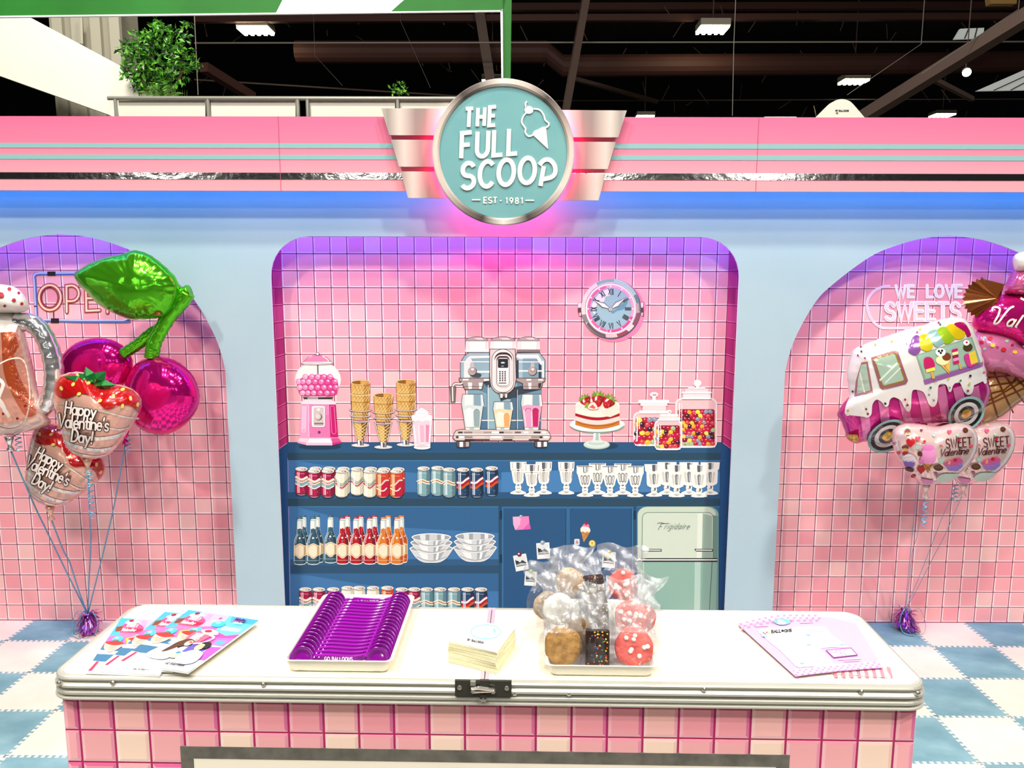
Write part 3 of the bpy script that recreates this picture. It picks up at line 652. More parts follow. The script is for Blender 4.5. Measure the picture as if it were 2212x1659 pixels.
a = Art(frame_Y(1800, 236, .25, 7), o0=.002).part('lettering'); a.txt(text('BY BALLOONS', 20, 20, 14, track=.2), 4, '#222222'); a.txt(text('GO', 22, 40, 12), 3, '#222222'); a.build('lettering', parent=tp)
cb_ = MB().prism([at(x, y, 7.2) for x, y in ((1645, 257), (1652, 252), (1720, 252), (1722, 257))], (0, .1, 0), M('#efe9dc'))
p_ = at(1680, 256, 7.25); cb_.tube([(p_.x, 7.25, -.0125), p_], .03, rm)
tag(cb_.build('canopy_edge'), 'sliver of a white canopy showing over the header left of the tent peak', 'canopy')
# ================================================================== the printed back wall: every printed thing flat on the wall
def W(x0, y0, k): return frame_Y(x0, y0, k, DW)
def pr(fr, o0=.0025, step=4e-5): return Art(W(*fr), o0=o0, step=step)
ON = 'in the mural'
# ---------------------------------------------------------------- shelf unit
fr1 = (0, 0, 1)
a = pr(fr1, .0012, 3e-5)
a.part('back_panel').poly([(604, 955), (1578, 955), (1565, 1400), (1560, 1640), (625, 1640)], '#2f6390')
a.part('light_patch')
for q in ([(622, 995), (640, 995), (700, 1005), (880, 1020), (1130, 1040), (1555, 1030), (1555, 1064), (622, 1064)],
          [(624, 1094), (650, 1097), (760, 1126), (880, 1140), (1077, 1151), (1077, 1208), (624, 1208)],
          [(626, 1240), (670, 1243), (780, 1262), (930, 1276), (1077, 1277), (1077, 1400), (628, 1400)]): a.poly(q, '#3f76a8')
a.poly([(1083, 1020), (1330, 1012), (1555, 1018), (1555, 1064), (1083, 1064)], '#4780b4')
a.part('side_panel').poly([(598, 950), (622, 957), (622, 990), (630, 1640), (604, 1640)], '#1f4f80')
a.part('side_panel').poly([(1555, 957), (1582, 950), (1572, 1640), (1548, 1640), (1556, 990)], '#1f4f80')
a.line([(1556, 990), (1549, 1640)], 1.5, '#1a4068'); a.part('corner_line').line([(622, 990), (632, 1640)], 2, '#8b86c0')
for y0, y1, y2, xr in ((955, 978, 994, 1557), (1063, 1077, 1093.5, 1555)):
    a.part('shelf').poly([(622, y0), (xr, y0), (xr, y1), (622, y1)], '#27557b'); a.poly([(622, y1), (xr, y1), (xr-1, y2), (622, y2)], '#27485c')
    a.line([(622, y2+.8), (xr, y2+.8)], 1.4, '#4a86b4')
a.part('shelf').poly([(628, 1208), (1077, 1208), (1077, 1221), (628, 1221)], '#2c5a80'); a.poly([(628, 1221), (1077, 1221), (1077, 1238), (628, 1238)], '#274e6c')
a.part('shelf').poly([(632, 1334), (1077, 1334), (1077, 1366), (632, 1366)], '#274e6c')
a.build('shelf_unit', 'blue shelf unit %s below the pink tiles' % ON, 'shelf unit')
# cabinet with two doors
a = pr(fr1, .0018, 3e-5)
a.part('frame').rect(1077, 1093, 1376, 1640, '#2a5a80'); a.line([(1080, 1093), (1080, 1640)], 6, '#234b66'); a.line([(1371, 1093), (1371, 1640)], 5, '#234b66')
for x0, x1 in ((1085, 1226), (1228, 1367)):
    a.part('door').rect(x0, 1095, x1, 1640, '#25557f'); a.line([(x0+1, 1640), (x0+1, 1096.5), (x1-1, 1096.5), (x1-1, 1640)], 2, '#3b79a6'); a.line([(x1-3.4, 1098), (x1-3.4, 1640)], 2, '#1b4261')
for x, ys in ((1082, (1112, 1206)), (1371, (1112, 1206))):
    for y in ys: a.part('hinge').rect(x-2.5, y-9, x+2.5, y+10, '#152f43')
a.build('cabinet', 'dark blue two door cabinet %s left of the fridge' % ON, 'cabinet')
# fridge
k7 = (1060, 940, 560/2212)
a = pr(k7, .0021, 3e-5)
def fp(x0, x1, y0, r): return [(x0, 2700)]+arc(x0+r, y0+r*.8, r, r*.8, 180, 270, 6)+arc(x1-r, y0+r*.8, r, r*.8, 270, 360, 6)+[(x1-6, 2700)]
a.part('body').poly(fp(1250, 1943, 607, 90), '#8fb3a0'); a.poly(fp(1256, 1920, 611, 84), '#c9d8c2')
a.poly([(1890, 680), (1940, 690), (1925, 2700), (1870, 2700)], '#6f9488')
a.part('freezer_door').poly([(1300, 1048)]+arc(1345, 705, 45, 45, 180, 270, 5)+arc(1850, 705, 45, 45, 270, 360, 5)+[(1892, 1048)], '#d0ddc9')
a.poly([(1765, 668), (1808, 668), (1800, 1048), (1757, 1048)], '#e2ead9'); a.poly([(1808, 665), (1888, 690), (1888, 1048), (1800, 1048)], '#9bb3a2')
a.line([(1290, 1048)]+arc(1345, 705, 52, 47, 180, 270, 5)+arc(1850, 705, 48, 47, 270, 360, 5)+[(1896, 1048)], 5, '#5d7d72')
a.part('fridge_door').poly([(1250, 1080), (1930, 1080), (1905, 2700), (1255, 2700)], '#8fb5a4')
a.poly([(1740, 1080), (1790, 1080), (1770, 2700), (1720, 2700)], '#b3cfc0'); a.poly([(1290, 1080), (1308, 1080), (1304, 2700), (1288, 2700)], '#c3d6c6')
a.line([(1296, 1080), (1294, 2700)], 4, '#5d7d72'); a.line([(1888, 1080), (1866, 1470), (1864, 2700)], 5, '#35584f')
a.part('trim_bar').rect(1242, 1048, 1934, 1080, '#101614'); a.rect(1244, 1057, 1932, 1068, '#f2ecef')
for x0, x1 in ((1285, 1458), (1742, 1895)):
    a.part('handle').poly([(x0, 968), (x1, 970), (x1, 992), (x0+12, 992), (x0-4, 978)], '#2a302d'); a.poly([(x0+6, 974), (x1-6, 976), (x1-8, 985), (x0+8, 984)], '#eee9e6')
a.part('lettering')
a.txt(text('F', 1428, 806, 52, shear=.55, sx=.75), 6, '#6d7a72'); a.txt(text('rigidaire', 1478, 799, 50, shear=.6, track=.26, sx=.8), 4.5, '#77857c')
a.cur_([(1420, 752), (1450, 745), (1490, 752), (1520, 748)], 5, '#6d7a72')
a.build('fridge', 'pale green rounded fridge %s right of the blue cabinet' % ON, 'fridge')
# ---------------------------------------------------------------- things held on the cabinet doors
a = pr(k7, .0026); a.part('paper').poly([(188, 695), (325, 690), (330, 745), (343, 800), (210, 808), (192, 760)], '#ee86bf'); a.poly([(188, 695), (260, 692), (250, 760), (210, 808), (192, 760)], '#f5b3d6'); a.poly([(330, 745), (343, 800), (270, 806)], '#e05fae')
a.part('magnet').ell(258, 692, 15, 13, '#8ea3b4'); a.ell(254, 688, 6, 5, '#e8eef2'); a.build('sticky_note', 'pink note under a grey magnet %s, upper left cabinet door' % ON, 'note')
def photo(cx, cy, rot, s, dark, mag, lab, part=False):
    a = pr(k7, .0026); c, q = cos(radians(rot)), sin(radians(rot))
    def T(p): return [(cx+(x*c-y*q)*s, cy+(x*q+y*c)*s) for x, y in p]
    a.part('print').poly(T([(-56, -68), (56, -68), (56, 68), (-56, 68)]), '#f3f3ee'); a.poly(T([(-45, -55), (45, -55), (45, 30), (-45, 30)]), '#dfe6e4' if not dark else '#e3e6c8')
    a.poly(T([(-45, -5), (-25, -22), (-8, -2), (14, -20), (45, 8), (45, 30), (-45, 30)]), '#3c4447'); a.poly(T([(-45, 14), (0, 4), (45, 16), (45, 24), (-45, 24)]), '#b9c4c5' if not dark else '#dfe3dd'); a.poly(T([(-45, -32), (-20, -10), (-45, 2)]), '#2a3033')
    a.part('magnet').ell(cx+q*70*s, cy-c*70*s, 20, 20, mag); a.ell(cx+q*70*s-5, cy-c*70*s-6, 8, 7, '#eef2ee')
    a.build('snapshot', lab, 'photo', 'instant photos on the cabinet')
photo(448, 985, -4, 1, 0, '#8d9fb0', 'upright mountain photo with a grey magnet %s, left cabinet door' % ON)
photo(258, 1085, -11, 1, 0, '#7c2038', 'tilted mountain photo with a dark red magnet %s, left cabinet door' % ON)
photo(1007, 1062, 4, 1, 1, '#8f9a2e', 'mountain photo with an olive magnet %s, right cabinet door' % ON)
photo(340, 1222, 4, .9, 0, '#a9c26a', 'photo with a green magnet %s, half hidden behind the wrapped treats' % ON)
a = pr(k7, .0026)
a.part('cone').out([(770, 818), (848, 826), (798, 908), (790, 908)], '#c98e4f', 3, '#8a5a2a'); a.line([(778, 830), (830, 850)], 3, '#8a5a2a'); a.line([(840, 836), (790, 868)], 3, '#8a5a2a')
a.part('scoop').out([(765, 805), (772, 785), (800, 772), (838, 785), (850, 812), (840, 828), (820, 822), (805, 832), (788, 820), (770, 826)], '#f4ecdf', 2, '#b9a68e', 3)
a.poly(smooth([(780, 775), (800, 752), (822, 750), (842, 772), (830, 782), (800, 778)], 4, True), '#ee7f9f'); a.part('cherry').ell(815, 752, 14, 13, '#b81535'); a.line([(818, 742), (822, 730)], 3, '#4a1420')
a.build('cone_magnet', 'ice cream cone magnet %s, right cabinet door' % ON, 'magnet')
a = pr(k7, .0026); a.part('badge').poly(rrect(713, 884, 758, 937, 9), '#dfe9ee'); a.poly(rrect(719, 890, 752, 931, 6), '#c7d6dd'); a.poly([(726, 922), (730, 905), (736, 896), (742, 906), (748, 922)], '#d27b72'); a.build('square_magnet', 'small pale square magnet %s left of the cone magnet tip' % ON, 'magnet')
a = pr(k7, .0026); a.part('disc').ell(865, 922, 28, 28, '#e8c23c'); a.ell(865, 920, 21, 21, '#f6e28a'); a.poly([(852, 912), (878, 912), (865, 936)], '#d7a92c'); a.build('lemon_magnet', 'round yellow magnet %s right of the cone magnet tip' % ON, 'magnet')
# ---------------------------------------------------------------- gumball machine (frame C)
kC = (620, 740, 340/2212)
a = pr(kC, .0026, 2e-5)
a.part('shadow').ell(465, 1462, 300, 38, '#1c3c55')
a.part('globe').ell(435, 520, 327, 262, '#f0ddd8'); a.ell(435, 520, 316, 252, '#f3efe2'); a.poly([(190, 350), (430, 300), (430, 560), (170, 540), (165, 450)], '#f6eee0'); a.poly([(440, 305), (650, 360), (700, 500), (440, 600)], '#e6efe6')
a.cur_([(640, 345), (715, 450), (715, 600), (660, 715)], 16, '#fbfdf8'); a.cur_([(235, 345), (165, 450), (160, 560)], 10, '#ffffff'); a.line([(435, 306), (438, 450)], 14, '#1e2226'); a.line([(420, 306), (420, 450)], 6, '#d9b8b4')
a.cur_([(150, 640), (220, 745), (300, 780)], 6, '#e7a8bd'); 
a.part('gumballs').poly(smooth([(145, 560), (240, 480), (430, 450), (620, 470), (715, 560), (712, 640), (660, 745), (230, 745), (160, 650)], 4, True), '#d63d86')
rows = [(480, [258, 350, 434, 520, 606]), (548, [165, 228, 308, 394, 484, 572, 676]), (628, [182, 258, 344, 432, 522, 606, 688]), (705, [222, 296, 378, 468, 565, 640])]
for y, xs in rows:
    for i, x in enumerate(xs):
        c_ = ['#f6a6c5', '#f08ab4', '#f394bb', '#e76aa2', '#ea78ab', '#de4f93', '#e565a0'][min(i, 6)]
        a.ell(x, y, 41, 41, '#b8246d', n=16); a.ell(x, y, 38, 38, c_, n=16); a.ell(x+8, y-12, 20, 13, '#f9c9dc', rot=25, n=12)
a.part('lid').ell(434, 160, 28, 22, '#3a3034'); a.ell(432, 158, 20, 15, '#f2e4e2')
a.out([(200, 300), (240, 265), (300, 205), (380, 178), (480, 178), (560, 208), (615, 262), (660, 296), (600, 306), (430, 312), (260, 308)], '#ee86ab', 5, '#6a2340'); a.poly([(205, 298), (235, 272), (615, 268), (655, 296), (600, 304), (430, 308), (260, 306)], '#fbe9e4'); a.line([(202, 292), (430, 284), (660, 298)], 5, '#4a2434'); a.cur_([(500, 190), (560, 225), (590, 258)], 14, '#fbe3e6'); a.cur_([(300, 215), (360, 188)], 10, '#f9c3d4')
a.part('collar').poly([(225, 765), (655, 765), (620, 812), (255, 812)], '#3b3437'); a.poly([(285, 768), (440, 768), (440, 808), (300, 808)], '#a79c9b'); a.poly(rrect(240, 796, 638, 818, 8), '#d9d2d0'); a.rect(250, 800, 578, 806, '#ffffff')
a.poly([(200, 835), (220, 818), (665, 818), (690, 838), (690, 868), (200, 868)], '#f9dce2'); a.line([(200, 868), (690, 872)], 6, '#9c2458')
a.part('body').poly([(205, 870), (690, 872), (720, 1345), (180, 1345)], '#e88ab6'); a.poly([(205, 870), (305, 870), (315, 1345), (180, 1345)], '#eda0c3'); a.poly([(595, 872), (690, 872), (720, 1340), (612, 1345)], '#c8106a'); a.poly([(310, 1120), (600, 1000), (612, 1345), (315, 1345)], '#e37bad')
a.line([(305, 872), (312, 1345)], 9, '#f7d3e2'); a.line([(688, 872), (718, 1335)], 4, '#7c0f45')
a.line([(218, 885), (213, 1225)]+arc(238, 1225, 25, 32, 180, 0, 6)+[(270, 885)], 6, '#fbe6ee'); a.poly(arc(240, 905, 24, 18, 180, 360, 6)+[(262, 1220), (216, 1220)], '#f5bcd3'); a.line([(612, 905), (632, 1240)]+arc(663, 1245, 30, 38, 180, 20, 6)+[(664, 905)]+arc(638, 905, 26, 18, 0, -180, 6), 6, '#f29cc6')
a.part('coin_mechanism').poly(rrect(352, 892, 540, 1188, 26), '#8c2a5a'); a.poly(rrect(352, 888, 536, 1184, 26), '#fbf1ee'); a.poly(rrect(376, 908, 520, 1166, 8), '#d4c2bb'); a.ell(446, 1042, 50, 50, '#3a2f30'); a.ell(440, 1038, 44, 46, '#c8bcb4'); a.ell(434, 1032, 32, 34, '#ded4cc'); a.poly(rrect(424, 922, 466, 955, 8), '#f6ece6'); a.rect(386, 1126, 516, 1140, '#6a5a58'); a.rect(390, 1142, 512, 1160, '#b9aaa3')
a.ell(455, 1258, 20, 20, '#5a1f42'); a.ell(452, 1256, 10, 10, '#8c4a74')
a.part('base').poly([(180, 1330), (725, 1330), (768, 1385), (765, 1408), (640, 1440), (285, 1440), (150, 1408), (150, 1385)], '#f2a4c0'); a.poly([(312, 1345), (610, 1345), (640, 1405), (285, 1405)], '#fdf0f0'); a.poly([(285, 1405), (640, 1405), (640, 1442), (285, 1442)], '#f6c2d3'); a.poly([(625, 1340), (722, 1336), (768, 1388), (640, 1410)], '#d8508f'); a.poly([(640, 1410), (768, 1388), (765, 1412), (640, 1442)], '#c22a76'); a.poly([(183, 1338), (300, 1345), (280, 1400), (152, 1384)], '#f9d5df'); a.line([(285, 1345), (280, 1440)], 7, '#fbe9ee')
a.build('gumball_machine', 'pink gumball machine %s on the left end of the top shelf' % ON, 'gumball machine')
# cone stands
def cones(x, y, lab, n, o):
    a = pr(kC, o, 2e-5); D = '#7d5520'; Lt = '#d7a95a'; Hi = '#f2d492'
    yb = y
    a.part('stand').ell(x, yb, 130, 27, '#1f4460'); a.ell(x-2, yb-5, 127, 25, '#dcdada'); a.ell(x-30, yb-8, 60, 10, '#f7f5f3')
    a.poly([(x-48, yb-82), (x+50, yb-82), (x+42, yb-2), (x-42, yb-2)], '#5c5658'); a.poly([(x-40, yb-82), (x-12, yb-82), (x-10, yb-2), (x-34, yb-2)], '#f7f5f3'); a.poly([(x+18, yb-82), (x+38, yb-82), (x+32, yb-2), (x+14, yb-2)], '#9a9496')
    a.part('wafer_cones')
    a.out([(x-100, yb-335), (x+95, yb-335), (x+52, yb-82), (x-50, yb-82)], Lt, 4, '#3d2a10'); a.poly([(x+10, yb-335), (x+95, yb-335), (x+52, yb-82), (x+15, yb-82)], D)
    for k in range(5):
        t = k/5; w0 = 95*(1-t*.5); yk = yb-335+250*t
        a.line([(x-w0, yk), (x+w0*.5, yk+110*(1-t*.3))], 8, Hi); a.line([(x+w0, yk), (x-w0*.5, yk+110*(1-t*.3))], 8, Hi)
    lay = [(yb-360, 108, 70), (yb-430, 112, 85)]
    for yy, w, h in lay: a.out([(x-w, yy-h), (x+w, yy-h), (x+w-8, yy), (x-w+8, yy)], Lt, 4, '#3d2a10'); a.poly([(x+25, yy-h), (x+w, yy-h), (x+w-8, yy), (x+20, yy)], '#a9742c'); [a.line([(x-w+20+j*38, yy-h), (x-w+58+j*38, yy)], 6, Hi) for j in range(5)]
    tops = [(yb-500, 126, 150), (yb-625, 132, 110), (yb-735, 134, 160)][:n]
    if n == 2: tops = [(yb-500, 128, 140), (yb-625, 134, 115)]
    for yy, w, h in tops:
        a.out([(x-w, yy-h)]+[(x+w*cos(radians(180-t)), yy+18*sin(radians(t))) for t in range(0, 181, 30)]+[(x+w, yy-h)], Lt, 4, '#4a3312')
        a.poly([(x+w*.3, yy-h), (x+w, yy-h), (x+w-3, yy+2), (x+w*.35, yy+14)], '#b57f33')
        for j in range(6):
            xx = x-w+16+j*46
            a.line([(xx, yy+6), (min(xx+85, x+w-5), max(yy-h+10, yy-95))], 7, Hi)
            if j < 5: a.line([(xx+20, yy-h+12), (min(xx+75, x+w-5), yy-15)], 5, '#8a5c22')
        a.line([(x-w, yy-h+16)]+[(x+w*cos(radians(180-t)), yy-h+8+22*sin(radians(t))) for t in range(0, 181, 20)], 12, Hi)
    ty = tops[-1][0]-tops[-1][2]
    a.ell(x, ty+6, tops[-1][1], 34, Hi); a.ell(x, ty+8, tops[-1][1]-12, 27, '#8a5a20'); a.poly([(x, ty-18), (x+60, ty-12), (x+tops[-1][1]-12, ty+8), (x+60, ty+28), (x, ty+35)], '#d9a352')
    a.part('wire_holder')
    for yy, w in ((yb-505, 150), (yb-428, 140), (yb-355, 118)):
        a.line([(x+w*cos(radians(t)), yy+30*sin(radians(t))) for t in range(-20, 201, 20)], 17, '#3a3436'); a.line([(x+w*cos(radians(t)), yy-2+30*sin(radians(t))) for t in range(-20, 201, 20)], 10, '#ddd5d3')
    for sx in (-1, 1): a.line([(x+sx*112, yb-340), (x+sx*54, yb-80)], 12, '#3a3436'); a.line([(x+sx*111, yb-340), (x+sx*53, yb-80)], 7, '#f4f0ee')
    a.build('cone_stand', lab, 'cone stand', 'wafer cone stands')
cones(1035, 1446, 'tall wafer cone stack in a wire stand %s, beside the gumball machine' % ON, 3, .0026)
cones(1672, 1438, 'tall wafer cone stack in a wire stand %s, beside the milkshake' % ON, 3, .0026)
cones(1357, 1472, 'shorter wafer cone stack in a wire stand %s, between two taller ones' % ON, 2, .0034)
a = pr(kC, .0042, 2e-5)
a.part('glass').ell(1905, 1478, 122, 26, '#1f4460'); a.ell(1900, 1470, 118, 30, '#f3f0ee'); a.poly([(1760, 1075), (2040, 1075), (2012, 1470), (1792, 1470)], '#f6dfe2'); a.poly([(1790, 1400), (2015, 1400), (2010, 1475), (1800, 1475)], '#efe9e8'); a.cur_([(1805, 1410), (1900, 1430), (2005, 1410)], 8, '#c9b7ba'); a.ell(1900, 1455, 90, 16, '#d9cdce')
a.part('milkshake').poly([(1780, 1075), (2025, 1075), (1998, 1405), (1810, 1405)], '#f7cfd9'); a.poly([(1870, 1160), (1925, 1160), (1930, 1395), (1880, 1395)], '#eeb6c6'); a.poly([(1950, 1150), (2000, 1160), (1990, 1395), (1955, 1395)], '#dd8fae'); a.line([(1785, 1150), (1815, 1400)], 9, '#ffffff'); a.line([(1850, 1165), (1862, 1395)], 6, '#ffffff'); a.line([(2022, 1085), (1996, 1400)], 6, '#ffffff')
a.part('whipped_cream').poly(smooth([(1752, 1070), (1760, 1020), (1800, 1005), (1815, 960), (1850, 945), (1880, 915), (1915, 925), (1950, 945), (1985, 975), (1990, 1005), (2035, 1025), (2042, 1060), (2010, 1100), (1960, 1090), (1900, 1110), (1850, 1090), (1790, 1105)], 4, True), '#fdeeee'); a.cur_([(1800, 1030), (1880, 1050), (1980, 1020)], 5, '#eccdd2'); a.cur_([(1830, 980), (1890, 1000), (1950, 975)], 5, '#eccdd2'); a.cur_([(1870, 940), (1895, 955), (1920, 940)], 5, '#eccdd2')
a.part('straw').line([(2005, 1000), (2048, 905)], 16, '#ffffff'); [a.line([(2005+t*43-7, 1000-t*95-2), (2005+t*43+9, 1000-t*95-10)], 8, '#4a1f2c') for t in (.2, .45, .7, .9)]
a.build('milkshake', 'pink milkshake with whipped cream and straw %s' % ON, 'milkshake')
# ---------------------------------------------------------------- espresso machine (frame E)
kE = (960, 710, 260/1540); K = '#3a2c2c'; SL = '#f3ece2'; GY = '#a6968f'; BL = '#9fbcc0'; DB = '#4d6f83'; DD = '#34414c'
a = pr(kE, .0026, 2e-5)
a.part('body').poly([(300, 640), (1245, 640), (1235, 1290), (320, 1290)], '#5f8596'); a.poly([(555, 700), (925, 700), (925, 1290), (555, 1290)], '#8fb4b9'); a.poly([(700, 800), (925, 740), (1200, 700), (1235, 780), (940, 850), (925, 900), (800, 900), (720, 930)], DD); a.poly([(480, 670), (700, 690), (560, 760)], DD); a.poly([(850, 890), (925, 880), (925, 1290), (800, 1290)], DB); a.rect(300, 1165, 1235, 1178, '#f4ece4'); a.line([(560, 720), (560, 1285)], 9, '#f1ede6'); a.line([(922, 760), (922, 1285)], 6, K); a.line([(934, 780), (934, 1285)], 5, '#f1ede6'); a.poly([(320, 1180), (555, 1180), (555, 1290), (320, 1290)], '#4d7391'); a.poly([(940, 1180), (1235, 1180), (1235, 1290), (940, 1290)], '#4d7391')
a.poly([(940, 850), (1235, 780), (1235, 1000), (960, 1040)], '#6d93a5'); a.poly([(300, 780), (430, 780), (540, 830), (540, 1000), (300, 1000)], '#7fa3b0')
for x0, x1, nm in ((275, 560, 0), (590, 905, 1), (935, 1215, 2)):
    a.part('bean_hopper'); cx = (x0+x1)/2; w = (x1-x0)/2
    a.poly([(x0, 155)]+arc(cx, 155, w, 52, 180, 360, 10), '#b5a59d'); a.line([(x0, 152)]+arc(cx, 152, w, 50, 180, 360, 10), 5, K); a.poly([(cx-w*.3, 122), (cx+w*.4, 118), (cx+w*.6, 140), (cx, 136)], '#f0e6dd')
    a.poly([(x0, 152), (x1, 152), (x1+6, 268), (x0-6, 268)], '#fbf8e6'); a.rect(x0+4, 155, x0+50, 265, '#f6e6df'); a.rect(x1-38, 155, x1-6, 265, '#f2ded7'); a.line([(x0, 155), (x1, 155)], 6, K)
    a.rect(x0-8, 265, x1+8, 302, '#8c7b76' if nm else '#fbf4ea'); a.line([(x0-8, 302), (x1+8, 302)], 6, K)
a.part('boiler').out([(205, 640), (205, 430), (255, 350), (310, 305), (575, 305), (575, 640)], BL, 7, K); a.poly([(250, 635), (250, 440), (290, 375), (330, 345), (575, 345), (575, 372), (370, 385), (330, 450), (325, 635)], '#e6ece0'); a.poly([(340, 380), (575, 372), (575, 560), (470, 600), (400, 500)], '#8fb0b5'); a.rect(205, 416, 575, 428, '#f6f3ea'); a.rect(300, 538, 575, 562, '#fdfaf2')
a.poly(smooth([(320, 570), (400, 560), (470, 580), (460, 620), (400, 625), (350, 615)], 3, True), '#424b52')
a.part('boiler').out([(922, 640), (922, 310), (1215, 305), (1288, 400), (1288, 640)], BL, 7, K); a.poly([(922, 330), (1200, 330), (1250, 420), (1250, 460), (922, 370)], '#eaf0e6'); a.poly([(1000, 380), (1180, 380), (1235, 470), (1235, 640), (1000, 640)], '#7ea3ad'); a.poly([(1205, 440), (1240, 470), (1240, 640), (1205, 640)], DD); a.line([(1262, 410), (1262, 640)], 18, '#fdfaf2'); a.rect(922, 418, 1260, 430, '#f6f3ea'); a.rect(922, 530, 1260, 548, '#fdfaf2'); a.rect(922, 400, 950, 640, DD)
for x, y in ((358, 545), (1128, 545)):
    a.part('knob').ell(x, y, 58, 58, K); a.ell(x-4, y-4, 52, 52, '#b5a59d'); a.poly([(x-22, y-110), (x+20, y-110), (x+26, y-20), (x-26, y-20)], '#c9bab2'); a.ell(x+8, y-18, 38, 36, GY); a.ell(x+2, y-26, 20, 16, '#f3e7df')
a.part('group_head').out([(188, 632), (575, 632), (575, 668), (500, 680), (498, 735), (478, 776), (262, 776), (240, 730), (232, 690), (190, 668)], GY, 8, K); a.poly([(235, 640), (310, 640), (310, 660), (235, 662)], SL); a.poly([(505, 640), (572, 640), (572, 664), (505, 668)], SL); a.poly([(300, 685), (355, 690), (350, 770), (310, 770)], SL); a.poly([(440, 690), (490, 690), (470, 770), (445, 770)], SL); a.line([(250, 738), (490, 738)], 5, K)
a.part('group_head').out([(918, 632), (1292, 632), (1285, 672), (1252, 690), (1252, 735), (1220, 776), (1005, 776), (1000, 700), (918, 668)], GY, 8, K); a.poly([(1050, 642), (1110, 642), (1110, 662), (1050, 664)], SL); a.poly([(1200, 642), (1262, 642), (1262, 664), (1200, 664)], SL); a.poly([(1070, 690), (1115, 690), (1110, 770), (1080, 770)], SL); a.line([(1010, 738), (1240, 738)], 5, K); a.poly([(1200, 700), (1240, 690), (1235, 740), (1205, 770)], K)
a.part('portafilter_handle').cur_([(235, 690), (200, 705), (140, 700), (108, 730), (108, 760)], 30, K); a.cur_([(235, 690), (200, 705), (140, 702), (110, 730), (110, 760)], 18, SL); a.out([(72, 740), (148, 740), (138, 938), (84, 938)], '#7b6c68', 6, K); a.line([(104, 745), (108, 930)], 14, SL)
a.part('control_head').out([(580, 260), (905, 260), (918, 640), (900, 740)]+arc(748, 690, 158, 148, 15, 165, 8)+[(590, 700), (580, 600)], '#d9cbc2', 8, K, 0)
a.out(rrect(606, 262, 888, 815, 138, 8), '#efe3da', 7, K); a.poly(rrect(640, 300, 868, 752, 95, 7), K); a.poly(rrect(640, 330, 866, 748, 92, 7), '#e9dcd2'); a.poly(rrect(666, 348, 832, 735, 50, 6), K); a.poly(rrect(674, 372, 826, 728, 40, 6), '#f4ece4')
a.part('display').poly(rrect(684, 382, 816, 500, 14), '#22262b'); a.ell(748, 434, 26, 10, '#dfe5e6'); a.ell(744, 478, 18, 7, '#9aa4a8'); a.part('keypad').poly(rrect(682, 506, 808, 704, 8), '#fbf7ee')
for r in range(6):
    for c in range(3): a.ell(711+c*33, 548+r*23, 12, 9, '#2a2426', n=10)
a.rect(694, 686, 792, 702, '#7a6c68')
a.part('spout').out([(690, 820), (820, 820), (806, 860), (800, 885), (772, 885), (765, 860), (742, 885), (712, 890), (704, 850)], '#8c7b76', 6, K); a.rect(716, 832, 744, 882, SL); a.rect(780, 832, 800, 880, SL)
a.part('drip_tray').out([(150, 1300), (215, 1285), (1280, 1290), (1325, 1305), (1350, 1345), (1362, 1390), (1330, 1430), (140, 1430), (108, 1390), (125, 1340)], '#d5c7bd', 8, K)
for y, h, cs in ((1325, 22, [(175, 60, K), (250, 110, '#8c7b76'), (370, 120, '#c8b8ae'), (500, 100, GY), (610, 90, '#ffffff'), (700, 60, K), (760, 110, '#b9aaa2'), (900, 80, '#6f6160'), (1015, 60, '#ffffff'), (1140, 90, K), (1250, 50, '#ffffff')]), (1385, 26, [(150, 30, K), (190, 60, '#ffffff'), (260, 100, '#9c8a84'), (400, 110, '#e6cfc7'), (590, 140, '#ffffff'), (760, 130, '#b9aaa2'), (900, 160, '#cfc1b8'), (1110, 100, '#a08f89'), (1215, 40, K), (1270, 60, '#ffffff')]), (1418, 18, [(260, 120, K), (380, 200, '#6a3f44'), (590, 130, '#e7a8a8'), (750, 120, K), (900, 170, '#f4c9c6'), (1080, 130, '#5c3a40')]), ):
    for x, w, c_ in cs: a.rect(x, y-h/2, x+w, y+h/2, c_)
a.line([(125, 1352), (1350, 1352)], 12, '#fbf4ec'); a.line([(118, 1364), (1356, 1364)], 4, K)
for x in (155, 1150):
    a.part('foot').out([(x, 1440), (x+175, 1440), (x+165, 1505), (x+140, 1515), (x+30, 1515), (x+8, 1505)], '#5f5456', 6, K); a.rect(x+40, 1445, x+85, 1510, '#fdf8f0'); a.rect(x+120, 1445, x+160, 1505, '#b9aaa2' if x < 500 else '#ffffff')
a.build('espresso_machine', 'chrome and pale blue espresso machine %s in the middle of the counter shelf' % ON, 'coffee machine')
